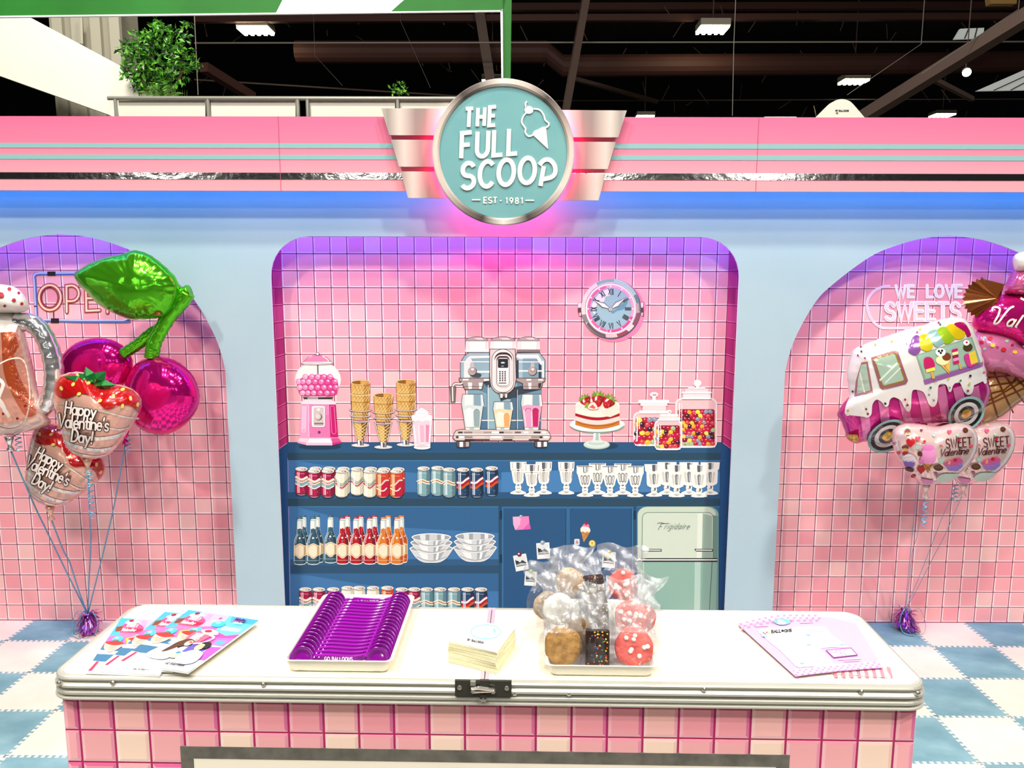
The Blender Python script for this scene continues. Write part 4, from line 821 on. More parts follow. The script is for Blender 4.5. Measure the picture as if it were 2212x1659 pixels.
def cupg(x0, x1, yt, yl, yb, liq, shade, name, lab, kind):
    a = pr(kE, .0052, 2e-5); cx = (x0+x1)/2; w = (x1-x0)/2; bw = w*.66
    a.part('glass').out([(x0+w*.12, yt), (x1-w*.12, yt), (x1, (yt+yl)/2+40), (x1-w*.08, yl+30), (cx+bw, yb-8), (cx+bw-8, yb), (cx-bw+8, yb), (cx-bw, yb-8), (x0+w*.08, yl+30), (x0, (yt+yl)/2+40)], '#cfdcd8', 6, '#33363a')
    a.poly([(x0+w*.3, yt+5), (cx, yt+5), (cx, yl), (x0+w*.3, yl)], '#f8f4e2'); a.poly([(cx+w*.1, yt+5), (x1-w*.3, yt+5), (x1-w*.25, yl), (cx+w*.1, yl)], '#86a3ac'); a.line([(x1-w*.16, yt+6), (x1-w*.05, yl)], 12, '#ffffff')
    a.part('drink').poly(smooth([(x0+w*.1, yl+10), (cx-w*.4, yl-14), (cx+w*.2, yl-6), (x1-w*.1, yl+6)], 4)+[(cx+bw-4, yb-34), (cx-bw+4, yb-34)], liq)
    for sx, cc in ((-.3, _mixh(liq, '#ffffff') if kind != 2 else liq), (.36, shade)):
        a.poly(arc(cx+w*sx, yl+70, w*.3, 40, 180, 360, 6)+[(cx+w*sx+w*.24, yb-40), (cx+w*sx-w*.22, yb-40)], cc)
        a.line(arc(cx+w*sx, yl+70, w*.3, 40, 180, 360, 6), 6, '#ffffff' if kind < 2 else '#7a0f3c')
    a.line([(cx+w*.03, yl+40), (cx+w*.03, yb-40)], 8, '#fbf6ec'); a.line([(x0+w*.28, yl+50), (cx-bw+20, yb-40)], 9, '#fbf6ec')
    a.part('foot').poly([(cx-bw, yb-32), (cx+bw, yb-32), (cx+bw-8, yb), (cx-bw+8, yb)], '#e6e4da'); a.rect(cx-bw*.4, yb-28, cx+bw*.2, yb-6, '#aebfc0'); a.line([(cx-bw, yb-32), (cx+bw, yb-32)], 4, '#4a4a4c')
    a.build(name, lab, 'drink glass', 'glasses under the espresso machine')
cupg(218, 505, 838, 985, 1292, '#cfded6', '#93a8a6', 'clear_drink', 'glass with a pale grey drink %s, left under the espresso machine' % ON, 0)
cupg(620, 880, 934, 1035, 1292, '#f3d6a4', '#e5a866', 'orange_drink', 'glass with an orange drink %s, middle under the espresso machine' % ON, 1)
cupg(978, 1252, 838, 985, 1292, '#f3a0bd', '#c21f5f', 'pink_drink', 'glass with a pink drink %s, right under the espresso machine' % ON, 2)
# ---------------------------------------------------------------- clock (frame K)
kK = (1230, 580, 180/1757); fK = W(*kK)
a = pr(kK, .0024, 2e-5)
a.part('shadow').ell(935, 900, 650, 650, '#f287ab', n=48); a.poly(smooth([(1540, 700), (1610, 760), (1600, 900), (1530, 1010)], 4, True), '#f287ab')
for x, s in ((215, 1), (1520, -1)):
    a.part('lug').poly([(x-38, 730), (x+40, 700), (x+50, 1020), (x-10, 1010), (x-38, 900)], '#6a3a40'); a.poly([(x-30, 730), (x+35, 712), (x+30, 820), (x-34, 830)], '#f6e6e2'); a.poly([(x-14, 940), (x+30, 920), (x+30, 1000), (x-6, 1000)], '#d9c8c6')
a.part('rim').ell(880, 855, 632, 640, '#5d5354', n=64); a.ell(870, 838, 620, 622, '#efe8dc', n=64)
def band(t0, t1, r0, r1, col): a.poly([(875+r1*cos(radians(t)), 848+r1*sin(radians(t))) for t in range(t0, t1+1, 6)]+[(875+r0*cos(radians(t)), 848+r0*sin(radians(t))) for t in range(t1, t0-1, -6)], col)
band(-84, -30, 545, 622, '#a9d0c8'); band(-30, 6, 545, 618, '#6f8b90'); band(-12, 30, 530, 590, '#c9a3a6'); band(6, 40, 545, 628, '#8c5560'); band(36, 60, 540, 600, '#f3d9d6'); band(52, 78, 545, 610, '#a5485e'); band(76, 108, 540, 610, '#f6c9c6'); band(100, 150, 548, 612, '#6c5f60'); band(150, 168, 545, 620, '#8f8a86'); band(168, 200, 545, 615, '#e9dccb'); band(-120, -84, 560, 628, '#8fb0ac')
a.ell(862, 845, 534, 540, '#a0646c', n=64); a.ell(864, 848, 526, 532, '#fff6f2', n=64); a.part('minute_ring').ell(868, 850, 498, 502, '#f4a9c4', n=64)
band(20, 100, 430, 498, '#e64f8c'); band(100, 260, 430, 494, '#ea6c98')
a.part('dial').ell(872, 850, 442, 446, '#b6a9c2', n=56); a.ell(872, 850, 428, 432, '#a9bccb', n=56); a.ell(872, 845, 400, 400, '#9fc4c6', n=56)
a.poly(smooth([(480, 900), (470, 780), (540, 640), (660, 500), (820, 440), (850, 560), (760, 600), (720, 700), (600, 720), (560, 850), (540, 960)], 4, True), '#ecebee'); a.poly(smooth([(880, 930), (1000, 830), (1180, 700), (1230, 700), (1150, 850), (1000, 900), (930, 950)], 4, True), '#6d9fb2')
for k in range(60):
    t = radians(k*6); r = 472
    if k % 5 == 0: a.ell(868+r*cos(t), 850+r*sin(t), 17, 17, '#ffffff', n=10)
    elif 0: pass
a.part('numerals')
NUM = {12: 'XII', 1: 'I', 2: 'II', 3: 'III', 4: 'IIII', 5: 'V', 6: 'VI', 7: 'VII', 8: 'VIII', 9: 'IX', 10: 'X', 11: 'XI'}
for h, t in NUM.items():
    ang = h*30; cx, cy = 872+360*sin(radians(ang)), 850-360*cos(radians(ang)); rot = ang if h not in (4, 5, 6, 7, 8) else ang+180
    wd_ = sum(FONT[c][0]*.75+.2 for c in t)*120-24; rr = radians(rot)
    x = cx-wd_/2*cos(rr)-60*sin(rr); y = cy-wd_/2*sin(rr)+60*cos(rr)
    a.txt(text(t, x, y, 120, rot=rot, track=.2, sx=.75), 15, '#2b2a2e')
for nm, tip, s in (('hour_hand', (500, 660), 1), ('minute_hand', (1190, 612), 1)):
    dx, dy = tip[0]-868, tip[1]-855; L = math.hypot(dx, dy); ux, uy = dx/L, dy/L; w = 48
    q = [(868, 855), (868+ux*L*.42-uy*w, 855+uy*L*.42+ux*w), (868+ux*L*.62-uy*w*.55, 855+uy*L*.62+ux*w*.55), tip, (868+ux*L*.62+uy*w*.55, 855+uy*L*.62-ux*w*.55), (868+ux*L*.42+uy*w, 855+uy*L*.42-ux*w)]
    a.part(nm).out(q, '#fbf3f4', 13, '#5c3540')
a.part('hub').ell(866, 857, 46, 46, '#5c3540'); a.ell(866, 857, 36, 36, '#f9eff0'); a.ell(866, 857, 20, 20, '#5c3540'); a.ell(866, 857, 9, 9, '#f9eff0')
a.build('clock', 'round silver and pink clock with roman numerals %s' % ON, 'clock')
# ---------------------------------------------------------------- cake and sweet jars (frame J)
kJ = (1220, 800, 340/2212)
a = pr(kJ, .0026, 2e-5)
a.part('shadow').ell(590, 1060, 160, 42, '#1c4059')
a.part('stand').ell(448, 1045, 187, 66, '#8faea2'); a.ell(446, 1038, 182, 60, '#cfe0d3'); a.ell(446, 1022, 136, 42, '#f4f8f0'); a.ell(446, 1020, 124, 36, '#bfd3c6'); a.poly([(402, 880), (494, 880), (500, 960), (540, 1015), (360, 1015), (398, 960)], '#d7e6da'); a.poly([(440, 880), (470, 880), (478, 980), (430, 980)], '#a8c2b4'); a.poly([(408, 880), (426, 880), (420, 985), (405, 985)], '#ffffff')
a.part('plate').ell(455, 770, 388, 112, '#8fb0a5', n=40); a.ell(455, 758, 388, 108, '#dfe9e2', n=40); a.ell(455, 748, 350, 92, '#f6f8f3', n=40); a.cur_([(80, 790), (200, 850), (455, 870), (700, 850), (830, 780)], 8, '#5d8478')
def side(y0, y1, c0, x0=148, x1=770, d=62, w=0):
    lo = [(x0+(x1-x0)*t/16, y1+d*sin(pi*t/16)) for t in range(17)]; up = [(x0+(x1-x0)*t/16, y0+d*sin(pi*t/16)+w*sin(t*1.3)) for t in range(17)]
    a.poly(up+lo[::-1], c0)
a.part('cake'); side(690, 765, '#c97a2b'); a.cur_([(148, 700), (250, 755), (455, 778), (660, 760), (768, 700)], 10, '#9c4a1c'); side(600, 702, '#fbd7ca', w=5); a.part('filling'); side(588, 640, '#a8101f', w=13); side(600, 612, '#d5343e', x0=200, x1=720, d=56); a.part('icing'); side(480, 600, '#fdeed8', w=10, d=58); a.ell(459, 490, 311, 92, '#fef3e2', n=40); a.ell(459, 502, 292, 76, '#fbe3d0', n=40); a.poly([(500, 580), (770, 520), (768, 600), (640, 655), (560, 640)], '#fde2cc')
def berry(cx, cy, rx, ry, rot, crown):
    a.part('strawberry'); c, q = cos(radians(rot)), sin(radians(rot))
    def T(p): return [(cx+x*rx*c-y*ry*q, cy+x*rx*q+y*ry*c) for x, y in p]
    a.out(smooth(T([(-.9, -.5), (0, -.85), (.9, -.5), (.85, .1), (.35, .9), (0, 1.05), (-.4, .85), (-.9, .1)]), 4, True), '#c01424', 4, '#6d0a14'); a.poly(smooth(T([(.2, -.7), (.9, -.4), (.75, .3), (.3, .9)]), 4, True), '#9a0d1c')
    for k in range(14): p = T([(R.uniform(-.6, .6), R.uniform(-.4, .7))])[0]; a.ell(p[0], p[1], 4, 5, '#f0a04a', n=6)
    a.poly(T([(-.5, -.35), (-.1, -.5), (-.25, .1), (-.55, .2)]), '#f9e9e6')
    lv_ = [(-1, -.9), (-.7, -.75), (-.75, -1.3), (-.35, -.85), (-.15, -1.5), (.1, -.88), (.5, -1.4), (.45, -.8), (1, -1.05), (.75, -.6), (.95, -.35), (.3, -.55), (-.3, -.5), (-.95, -.4)]
    a.poly(T(lv_), '#6f9a2c'); a.poly(T([(-.3, -.6), (-.1, -1.1), (.15, -.6)]), '#a9c552')
berry(295, 425, 80, 72, -30, 0); berry(612, 445, 92, 88, 32, 0); berry(468, 408, 88, 98, 0, 0)
a.part('strawberry').out([(318, 510), (360, 455), (420, 448), (468, 530), (440, 552), (350, 550)], '#fbe3cf', 6, '#b01822', 3); a.poly([(340, 520), (390, 478), (430, 520), (420, 540)], '#e8604e'); a.poly([(275, 520), (300, 455), (330, 450), (335, 490), (310, 525)], '#88a83a')
a.build('strawberry_cake', 'strawberry layer cake on a pale green cake stand %s' % ON, 'cake')
BE = ['#b5122c', '#8e0f2a', '#c21f3d', '#f2c230', '#e8a42a', '#3d1530', '#8d93a8', '#a9bf86', '#d24a56', '#c9134a', '#f4dd4a', '#d8454a']
def jar(x0, x1, y0, y1, neck, lid, knob, beans, o, lab, sz, seed):
    rr = random.Random(seed); a = pr(kJ, o, 1.5e-5); cx = (x0+x1)/2
    a.part('glass').out(rrect(x0, y0, x1, y1, 70, 6), '#f7d3d0', 13, '#fffaf4'); a.poly(rrect(x0+14, y0+14, x1-14, y1-14, 60, 6), '#f5c3c3')
    a.line([(x0+20, y1-8), (x1-20, y1-8)], 16, '#fffaf4')
    a.part('jelly_beans').poly(rrect(x0+26, beans, x1-26, y1-26, 30, 4), '#9c1530'); y = y1-50; n = 0
    while y > beans-10:
        x = x0+44+(n % 2)*sz*.5
        while x < x1-36:
            c_ = BE[rr.randrange(len(BE))]; bx, by = x+rr.uniform(-6, 6), y+rr.uniform(-6, 6)
            a.ell(bx, by, sz*.56, sz*.46, c_, rot=rr.uniform(-40, 40), n=12); a.ell(bx-sz*.12, by-sz*.16, sz*.13, sz*.09, '#fbe6e0', n=7); x += sz*.95
        y -= sz*.8; n += 1
    a.part('highlight').line([(x0+50, y0+60), (x0+44, y1-60)], 18, '#fdf6f2'); a.line([(x0+82, y0+60), (x0+80, (y0+y1)/2)], 9, '#fdf6f2')
    a.part('lid')
    for (xa, xb, ya, yb, c_) in lid: a.poly(rrect(xa, ya, xb, yb, min(14, (yb-ya)/2.1), 3), c_); a.line([(xa+6, yb), (xb-6, yb)], 4, '#b59a94')
    a.part('knob').rect(knob[0]-knob[2]*.5, knob[1], knob[0]+knob[2]*.5, lid[0][2]+6, '#fdf3ef'); a.ell(knob[0], knob[1], knob[2]+9, knob[3]+9, '#fffaf4'); a.ell(knob[0], knob[1], knob[2], knob[3], '#f1e8e2'); a.ell(knob[0]+6, knob[1]+6, knob[2]*.6, knob[3]*.55, '#b7a6a2' if knob[3] < 35 else '#fffdf8')
    a.build('sweet_jar', lab, 'jar', 'jelly bean jars')
jar(1560, 2130, 400, 1080, 0, [(1690, 2010, 250, 302, '#f6d6d4'), (1730, 1970, 236, 262, '#f9dfdc'), (1640, 2062, 296, 326, '#fbf1ec'), (1655, 2050, 330, 380, '#f9e3df'), (1640, 2060, 378, 404, '#fdf6f1')], (1862, 178, 44, 40), 545, .0026, 'biggest jelly bean jar with a ball knob lid %s, at the right end' % ON, 62, 3)
jar(968, 1470, 590, 1055, 0, [(1030, 1465, 412, 462, '#fdf5f0'), (1060, 1440, 462, 500, '#f8e6e1'), (1090, 1420, 500, 560, '#f4dad6'), (1040, 1450, 560, 606, '#fbeee9')], (1252, 338, 50, 26), 665, .0036, 'middle sized jelly bean jar with a flat silver knob %s, leftmost' % ON, 78, 5)
jar(1262, 1640, 700, 1112, 0, [(1330, 1590, 610, 645, '#fbf0ec'), (1320, 1600, 645, 680, '#f6e1dd'), (1300, 1620, 676, 706, '#fdf6f1')], (1466, 580, 22, 20), 770, .0052, 'smallest jelly bean jar %s, in front of the two bigger jars' % ON, 64, 9)
# ---------------------------------------------------------------- cans (frame of the first can row, 625,990)
kN = (625, 990, 260/2212)
def can(x, y, kind, o, lab, grp, fr=kN, w=236, h=510, cut=None, full=True):
    a = pr(fr, o, 2e-5); x0, x1 = x-w/2, x+w/2; yt, yb = y-h, y
    base, dk, hi = {'red': ('#a80f45', '#7c0a33', '#f3c9cf'), 'cream': ('#f0e9cf', '#b9b39a', '#fffdf0'), 'orange': ('#d9631c', '#a3122e', '#ffe1bf'), 'aqua': ('#7fa9ac', '#587f85', '#e3f0ee'), 'navy': ('#1f4467', '#122c46', '#cfdce6')}[kind]
    a.part('can_body').ell(x, yb-6, w*.43, 26, '#1a3950'); a.poly([(x0+18, yb-20)]+arc(x, yb-20, w*.36, 26, 180, 0, 6), '#e9e6de')
    bd = [(x0+14, yt+58), (x0, yt+110), (x0, yb-56), (x0+16, yb-24)]+arc(x, yb-26, w*.43, 22, 170, 10, 6)+[(x1-16, yb-24), (x1, yb-56), (x1, yt+110), (x1-14, yt+58)]
    a.out(bd, base, 5, '#2b1a20'); a.poly([(x+w*.22, yt+70), (x1-16, yt+62), (x1-4, yt+112), (x1-4, yb-56), (x1-18, yb-26), (x+w*.22, yb-8)], dk if kind != 'cream' else '#cfc9b0')
    if kind == 'orange': a.poly([(x-w*.12, yb-16), (x-w*.05, y-h*.55), (x1-6, y-h*.72), (x1-5, yb-56), (x1-18, yb-26), (x+10, yb-8)], '#bd1238'); a.poly([(x-w*.1, yt+64), (x1-18, yt+62), (x1-6, yt+110), (x1-6, y-h*.7), (x-w*.08, y-h*.52)], '#cf3f24')
    def wave(y0, amp, t, col, ph=0, x_0=x0+3, x_1=x1-3, up=0): a.line([(x_0+(x_1-x_0)*k/10, y0+amp*cos(2*pi*k/10*.9+ph)-up*k/10) for k in range(11)], t, col)
    if kind == 'red':
        wave(y-h*.60, -26, 42, '#f1e6d3', ph=.2); wave(y-h*.535, -26, 18, '#9b3a1c', ph=.2); wave(y-h*.50, -24, 24, '#ecdcbc', ph=.2); wave(y-h*.42, -24, 54, '#7ea8ab', ph=.2); wave(y-h*.35, -26, 16, '#ffffff', ph=.2)
    if kind == 'cream':
        for j, c_ in enumerate(('#5f8a86', '#5f8a86', '#2f2a30', '#c9c0a8', '#9c1530', '#d98a96')): wave(y-h*.565+j*19, -46, 9 if c_ != '#9c1530' else 17, c_, ph=.3)
    if kind == 'orange':
        a.cur_([(x0+5, y-h*.42), (x-w*.1, y-h*.46), (x+w*.2, y-h*.6), (x1-4, y-h*.62)], 26, '#fdeee0'); a.cur_([(x0+5, y-h*.43), (x-w*.1, y-h*.47), (x+w*.2, y-h*.61), (x1-4, y-h*.63)], 6, '#c4452a'); a.cur_([(x0+4, y-h*.33), (x-w*.15, y-h*.24), (x+w*.1, y-h*.24), (x+w*.32, y-h*.34)], [30, 34, 24, 18, 14, 10]*3+[4], '#fdeee0') if 0 else a.cur_([(x0+4, y-h*.33), (x-w*.15, y-h*.24), (x+w*.1, y-h*.24), (x+w*.32, y-h*.34)], 20, '#fdeee0')
    if kind == 'aqua':
        wave(y-h*.47, 22, 62, '#f1e7cc', ph=1.2, up=10); wave(y-h*.47, 22, 18, '#b0641f', ph=1.2, up=10)
    if kind == 'navy':
        a.cur_([(x0+4, y-h*.36), (x-w*.1, y-h*.33), (x+w*.2, y-h*.43), (x1-4, y-h*.5)], 62, '#c9571c'); a.cur_([(x0+4, y-h*.42), (x-w*.1, y-h*.40), (x+w*.2, y-h*.5), (x1-4, y-h*.58)], 50, '#a3122e'); a.cur_([(x0+4, y-h*.5), (x-w*.1, y-h*.48), (x+w*.2, y-h*.58), (x1-4, y-h*.66)], 34, '#f4eee4'); a.cur_([(x0+4, y-h*.55), (x-w*.1, y-h*.53), (x+w*.2, y-h*.63), (x1-4, y-h*.71)], 10, '#b0203a')
    a.line([(x-w*.32, yt+90), (x-w*.3, yb-40)], 13, hi); a.line([(x-w*.2, yt+90), (x-w*.19, yb-36)], 20, hi); a.line([(x0+20, yt+118), (x1-60, yt+122)], 5, hi)
    if kind in ('red', 'navy', 'aqua'):
        for k in range(6): a.ell(x+w*R.uniform(-.1, .3), yb-R.uniform(40, 130), 4, 4, hi, n=6)
    a.part('can_lid').ell(x, yt+38, w*.49, 44, '#4a3a38'); a.ell(x, yt+34, w*.48, 40, '#f0ece0'); a.ell(x, yt+38, w*.41, 30, '#c9c4b6'); a.poly([(x+w*.1, yt+24), (x+w*.38, yt+30), (x+w*.34, yt+52), (x+w*.1, yt+58)], '#8d8578'); a.ell(x+w*.02, yt+40, 46, 17, '#f8f5ea'); a.ell(x+w*.06, yt+40, 26, 9, '#9a9284'); a.ell(x-w*.27, yt+34, 26, 14, '#fbf8ee')
    a.build('soda_can', lab, 'can', grp)
def ordn(i): return ['first', 'second', 'third', 'fourth', 'fifth', 'sixth', 'seventh', 'eighth', 'ninth', 'tenth', 'eleventh', 'twelfth', 'thirteenth', 'fourteenth'][i]
cans_up = 'soda cans on the upper shelf'
for i, x in enumerate((488, 735)): can(x, 665, 'red', .0028, 'red wave banded can %s, %s back row can of the upper shelf' % (ON, ordn(i)), cans_up)
for i, x in enumerate((998, 1500)): can(x, 668, 'cream', .0028, 'cream can %s, hidden %s of two back row cream cans' % (ON, ['left', 'right'][i]), cans_up)
for i, x in enumerate((1745, 2005)): can(x, 678, 'orange', .0028, 'orange red can %s, hidden %s of two back row orange cans' % (ON, ['left', 'right'][i]), cans_up)
FR = [(228, 668, 'red'), (460, 708, 'red'), (712, 708, 'red'), (965, 708, 'cream'), (1248, 670, 'cream'), (1478, 708, 'cream'), (1718, 712, 'orange'), (1970, 712, 'orange')]
HOW = ['red can with cream and teal waves, leftmost of the upper row', 'red can with cream and teal waves, second from left', 'red can with cream and teal waves, beside the first cream can', 'cream can with thin waves, beside the red cans, upper row', 'cream can with thin waves, standing set back between two cream cans', 'cream can with thin waves, left beside the orange cans', 'orange red can with a white swirl, front left', 'orange red can with a white swirl, front right']
for (x, y, k), t in zip(FR, HOW): can(x, y, k, .0044, t+' '+ON, cans_up)
k6 = (600, 940, 520/2212)
HOW = ['pale teal can with a tan wave %s, first of three', 'pale teal can with a tan wave %s, middle of three', 'pale teal can with a tan wave %s, beside the navy cans', 'navy can with an orange swirl %s, first of three', 'navy can with an orange swirl %s, middle of three', 'navy can with an orange swirl %s, rightmost of three']
for i, (x, y, k) in enumerate(((1340, 556, 'aqua'), (1468, 552, 'aqua'), (1575, 566, 'aqua'), (1702, 566, 'navy'), (1830, 566, 'navy'), (1966, 554, 'navy'))):
    can(x, y, k, .0028+.0008*(i in (2, 3, 4)), HOW[i] % ON, cans_up, fr=k6, w=122, h=272, ) if 0 else can(x/ (260/2212)*(520/2212)*0+((600+x*520/2212)-625)/(260/2212), ((940+y*520/2212)-990)/(260/2212), k, .0028+.0012*(i in (2, 3, 4)), HOW[i] % ON, cans_up, h=535)
kL = 'soda cans on the lowest shelf'
low = [(660, 'red'), (689, 'red'), (720, 'red'), (751, 'cream'), (776, 'cream'), (806, 'cream'), (837, 'orange'), (868, 'red'), (895, 'red'), (922, 'aqua'), (951, 'aqua'), (981, 'aqua'), (1010, 'navy'), (1039, 'navy')]
for i, (x, k) in enumerate(low):
    yb = 1331 if i not in (3, 4, 5, 6) else 1328
    can((x-625)/(260/2212), (yb-990)/(260/2212), k, .0028+.0008*(i % 2), 'low row %s can %s, %s from the left' % ({'aqua': 'pale teal'}.get(k, k), ON, ordn(i)), kL, h=530)
# ---------------------------------------------------------------- bottles (frame B)
kB = (625, 1105, 260/2212)
def bottle(x, y, kind, o, lab):
    a = pr(kB, o, 2e-5); base, dk, hi, cap = {'blue': ('#33596b', '#1f3d4c', '#cfe3e6', '#2f5f70'), 'red': ('#b0101f', '#6c0a20', '#ffd9cf', '#a81636'), 'orange': ('#d97a1f', '#b5481a', '#ffe9c9', '#d9773a')}[kind]
    w = 112
    def P(s): return [(x-s*.42, y-790), (x-s*.44, y-640), (x-s*.5, y-560), (x-s*.95, y-440), (x-s*1.0, y-380), (x-s, y-50), (x-s*.9, y-15), (x-s*.5, y)]
    L = P(w); a.part('bottle_body').poly([(x-w*.9, y-12)]+arc(x, y-14, w*.95, 30, 175, 5, 8), '#e9f0ee'); a.out(L+[(2*x-p[0], p[1]) for p in reversed(L)], base, 6, '#dfeaea' if kind != 'blue' else '#a7c3c8')
    a.poly([(x+w*.25, y-600), (x+w*.5, y-560), (x+w*.9, y-430), (x+w*.93, y-30), (x+w*.55, y-12), (x+w*.5, y-350)], dk)
    a.poly([(x-w*.4, y-800), (x+w*.42, y-800), (x+w*.46, y-655), (x+w*.2, y-640), (x, y-660), (x-w*.2, y-642), (x-w*.44, y-650)], '#eef3ea'); a.poly([(x+w*.15, y-800), (x+w*.42, y-800), (x+w*.46, y-655), (x+w*.2, y-645)], '#c9d2cc')
    a.line([(x-w*.5, y-800), (x+w*.5, y-800)], 12, '#aab7b6'); a.line([(x-w*.44, y-790), (x-w*.48, y-560), (x-w*.9, y-430), (x-w*.92, y-60)], 9, hi); a.cur_([(x-w*.3, y-560), (x-w*.66, y-440), (x-w*.68, y-380)], 9, hi)
    a.ell(x-w*.05, y-478, 17, 18, '#ffffff', n=12); a.ell(x+w*.55, y-485, 10, 11, '#ffffff', n=10)
    for k in range(8): a.ell(x+w*R.uniform(-.3, .25), y-R.uniform(400, 620), 5, 5, hi, n=6)
    a.line([(x-w*.9, y-66), (x+w*.85, y-66)], 5, hi)
    a.part('label'); lab_ = [(x-w*.98, y-330)]+smooth([(x-w*.98, y-330), (x-w*.6, y-350), (x, y-378), (x+w*.6, y-350), (x+w*.98, y-330)], 4)+[(x+w*.98, y-170)]+smooth([(x+w*.98, y-170), (x+w*.6, y-150), (x+w*.2, y-108), (x-w*.2, y-108), (x-w*.6, y-150), (x-w*.98, y-170)], 4)
    a.out(lab_, '#e8cfa6', 6, '#f7ebd0'); a.poly(smooth([(x-w*.8, y-250), (x-w*.5, y-325), (x, y-350), (x+w*.5, y-325), (x+w*.78, y-250), (x+w*.5, y-165), (x, y-130), (x-w*.5, y-165)], 4, True), '#f4e6c6'); a.line(smooth([(x-w*.9, y-310), (x-w*.5, y-335), (x, y-362), (x+w*.5, y-335), (x+w*.9, y-310)], 4), 4, '#b5655a'); a.line(smooth([(x-w*.9, y-182), (x-w*.5, y-160), (x, y-120), (x+w*.5, y-160), (x+w*.9, y-182)], 4), 4, '#b5655a')
    a.poly([(x+w*.62, y-330), (x+w*.96, y-325), (x+w*.96, y-172), (x+w*.62, y-160)], '#bd9c6c')
    a.part('cap').poly(rrect(x-w*.46, y-862, x+w*.46, y-826, 14, 3), cap); a.poly([(x-w*.4, y-830), (x+w*.4, y-830), (x+w*.36, y-806), (x-w*.36, y-806)], '#dfe7e4'); a.rect(x-w*.3, y-856, x+w*.1, y-848, _mixh(cap, '#ffffff'))
    a.build('soda_bottle', lab, 'bottle', 'soda bottles on the shelf')
bk = [(265, 930, 'blue'), (515, 930, 'blue'), (1070, 925, 'red'), (1315, 925, 'red'), (1568, 925, 'red'), (1815, 932, 'orange'), (2060, 932, 'orange')]
bf = [(200, 962, 'blue'), (445, 960, 'blue'), (762, 932, 'blue'), (982, 955, 'red'), (1232, 955, 'red'), (1482, 955, 'red'), (1735, 958, 'orange'), (1985, 958, 'orange')]
bl = ['blue bottle set back behind the leftmost bottle in the mural', 'blue bottle set back behind the second blue one in the mural', 'red bottle set back behind the first red one in the mural', 'red bottle set back behind the second red one in the mural', 'red bottle set back behind the third red one in the mural', 'orange bottle set back behind the first orange one in the mural', 'orange bottle set back at the right end in the mural']
fl_ = ['leftmost blue bottle with a cream label in the mural', 'second blue bottle with a cream label in the mural', 'single blue bottle beside the red ones in the mural', 'first red bottle next to the blue ones in the mural', 'middle red bottle of the front three in the mural', 'third red bottle beside the orange ones in the mural', 'first orange bottle beside the red ones in the mural', 'second orange bottle of the front row in the mural']
for (x, y, k), t in zip(bk, bl): bottle(x, y, k, .0028, t)
for i, ((x, y, k), t) in enumerate(zip(bf, fl_)): bottle(x, y, k, .0044 if i != 2 else .0040, t)
# ---------------------------------------------------------------- bowls (k6 frame)
for cx, dy, lab in ((1412, 0, 'left'), (1812, -8, 'right')):
    for j, (y, w, h) in enumerate(((1040+dy, 198, 128), (985+dy, 190, 100), (935+dy, 178, 88))):
        a = pr(k6, .0028+.0008*j, 2e-5)
        a.part('bowl').out([(cx-w, y)]+smooth([(cx-w, y), (cx-w*.72, y+h*.62), (cx-w*.4, y+h*.95), (cx, y+h), (cx+w*.4, y+h*.95), (cx+w*.72, y+h*.62), (cx+w, y)], 4), '#d5d9d8', 5, '#f7f8f4')
        a.poly([(cx-w*.6, y+h*.3), (cx-w*.2, y+h*.2), (cx-w*.15, y+h*.8), (cx-w*.4, y+h*.75)], '#f4f5f1'); a.poly([(cx+w*.1, y+h*.3), (cx+w*.6, y+h*.2), (cx+w*.4, y+h*.75), (cx+w*.1, y+h*.85)], '#a7aeb0'); a.poly([(cx+w*.25, y+h*.35), (cx+w*.36, y+h*.33), (cx+w*.3, y+h*.8), (cx+w*.2, y+h*.82)], '#ffffff'); a.cur_([(cx-w*.7, y+h*.6), (cx, y+h*.9), (cx+w*.7, y+h*.6)], 4, '#6e777b')
        a.part('rim').ell(cx, y, w+3, 36, '#f8f9f5', n=40); a.ell(cx, y+2, w-8, 29, '#9fa6a8', n=40); a.poly([(cx-w*.6, y-20), (cx-w*.3, y-24), (cx-w*.3, y+28), (cx-w*.55, y+24)], '#e2e5e3'); a.poly([(cx-w*.1, y-26), (cx+w*.3, y-25), (cx+w*.3, y+27), (cx-w*.1, y+30)], '#cfd3d2'); a.poly([(cx+w*.5, y-22), (cx+w*.7, y-18), (cx+w*.68, y+20), (cx+w*.5, y+24)], '#eceeec')
        a.build('glass_bowl', '%s clear glass bowl in the %s stack of bowls in the mural' % (['bottom', 'middle', 'top'][j], lab), 'bowl', 'stacked glass bowls')
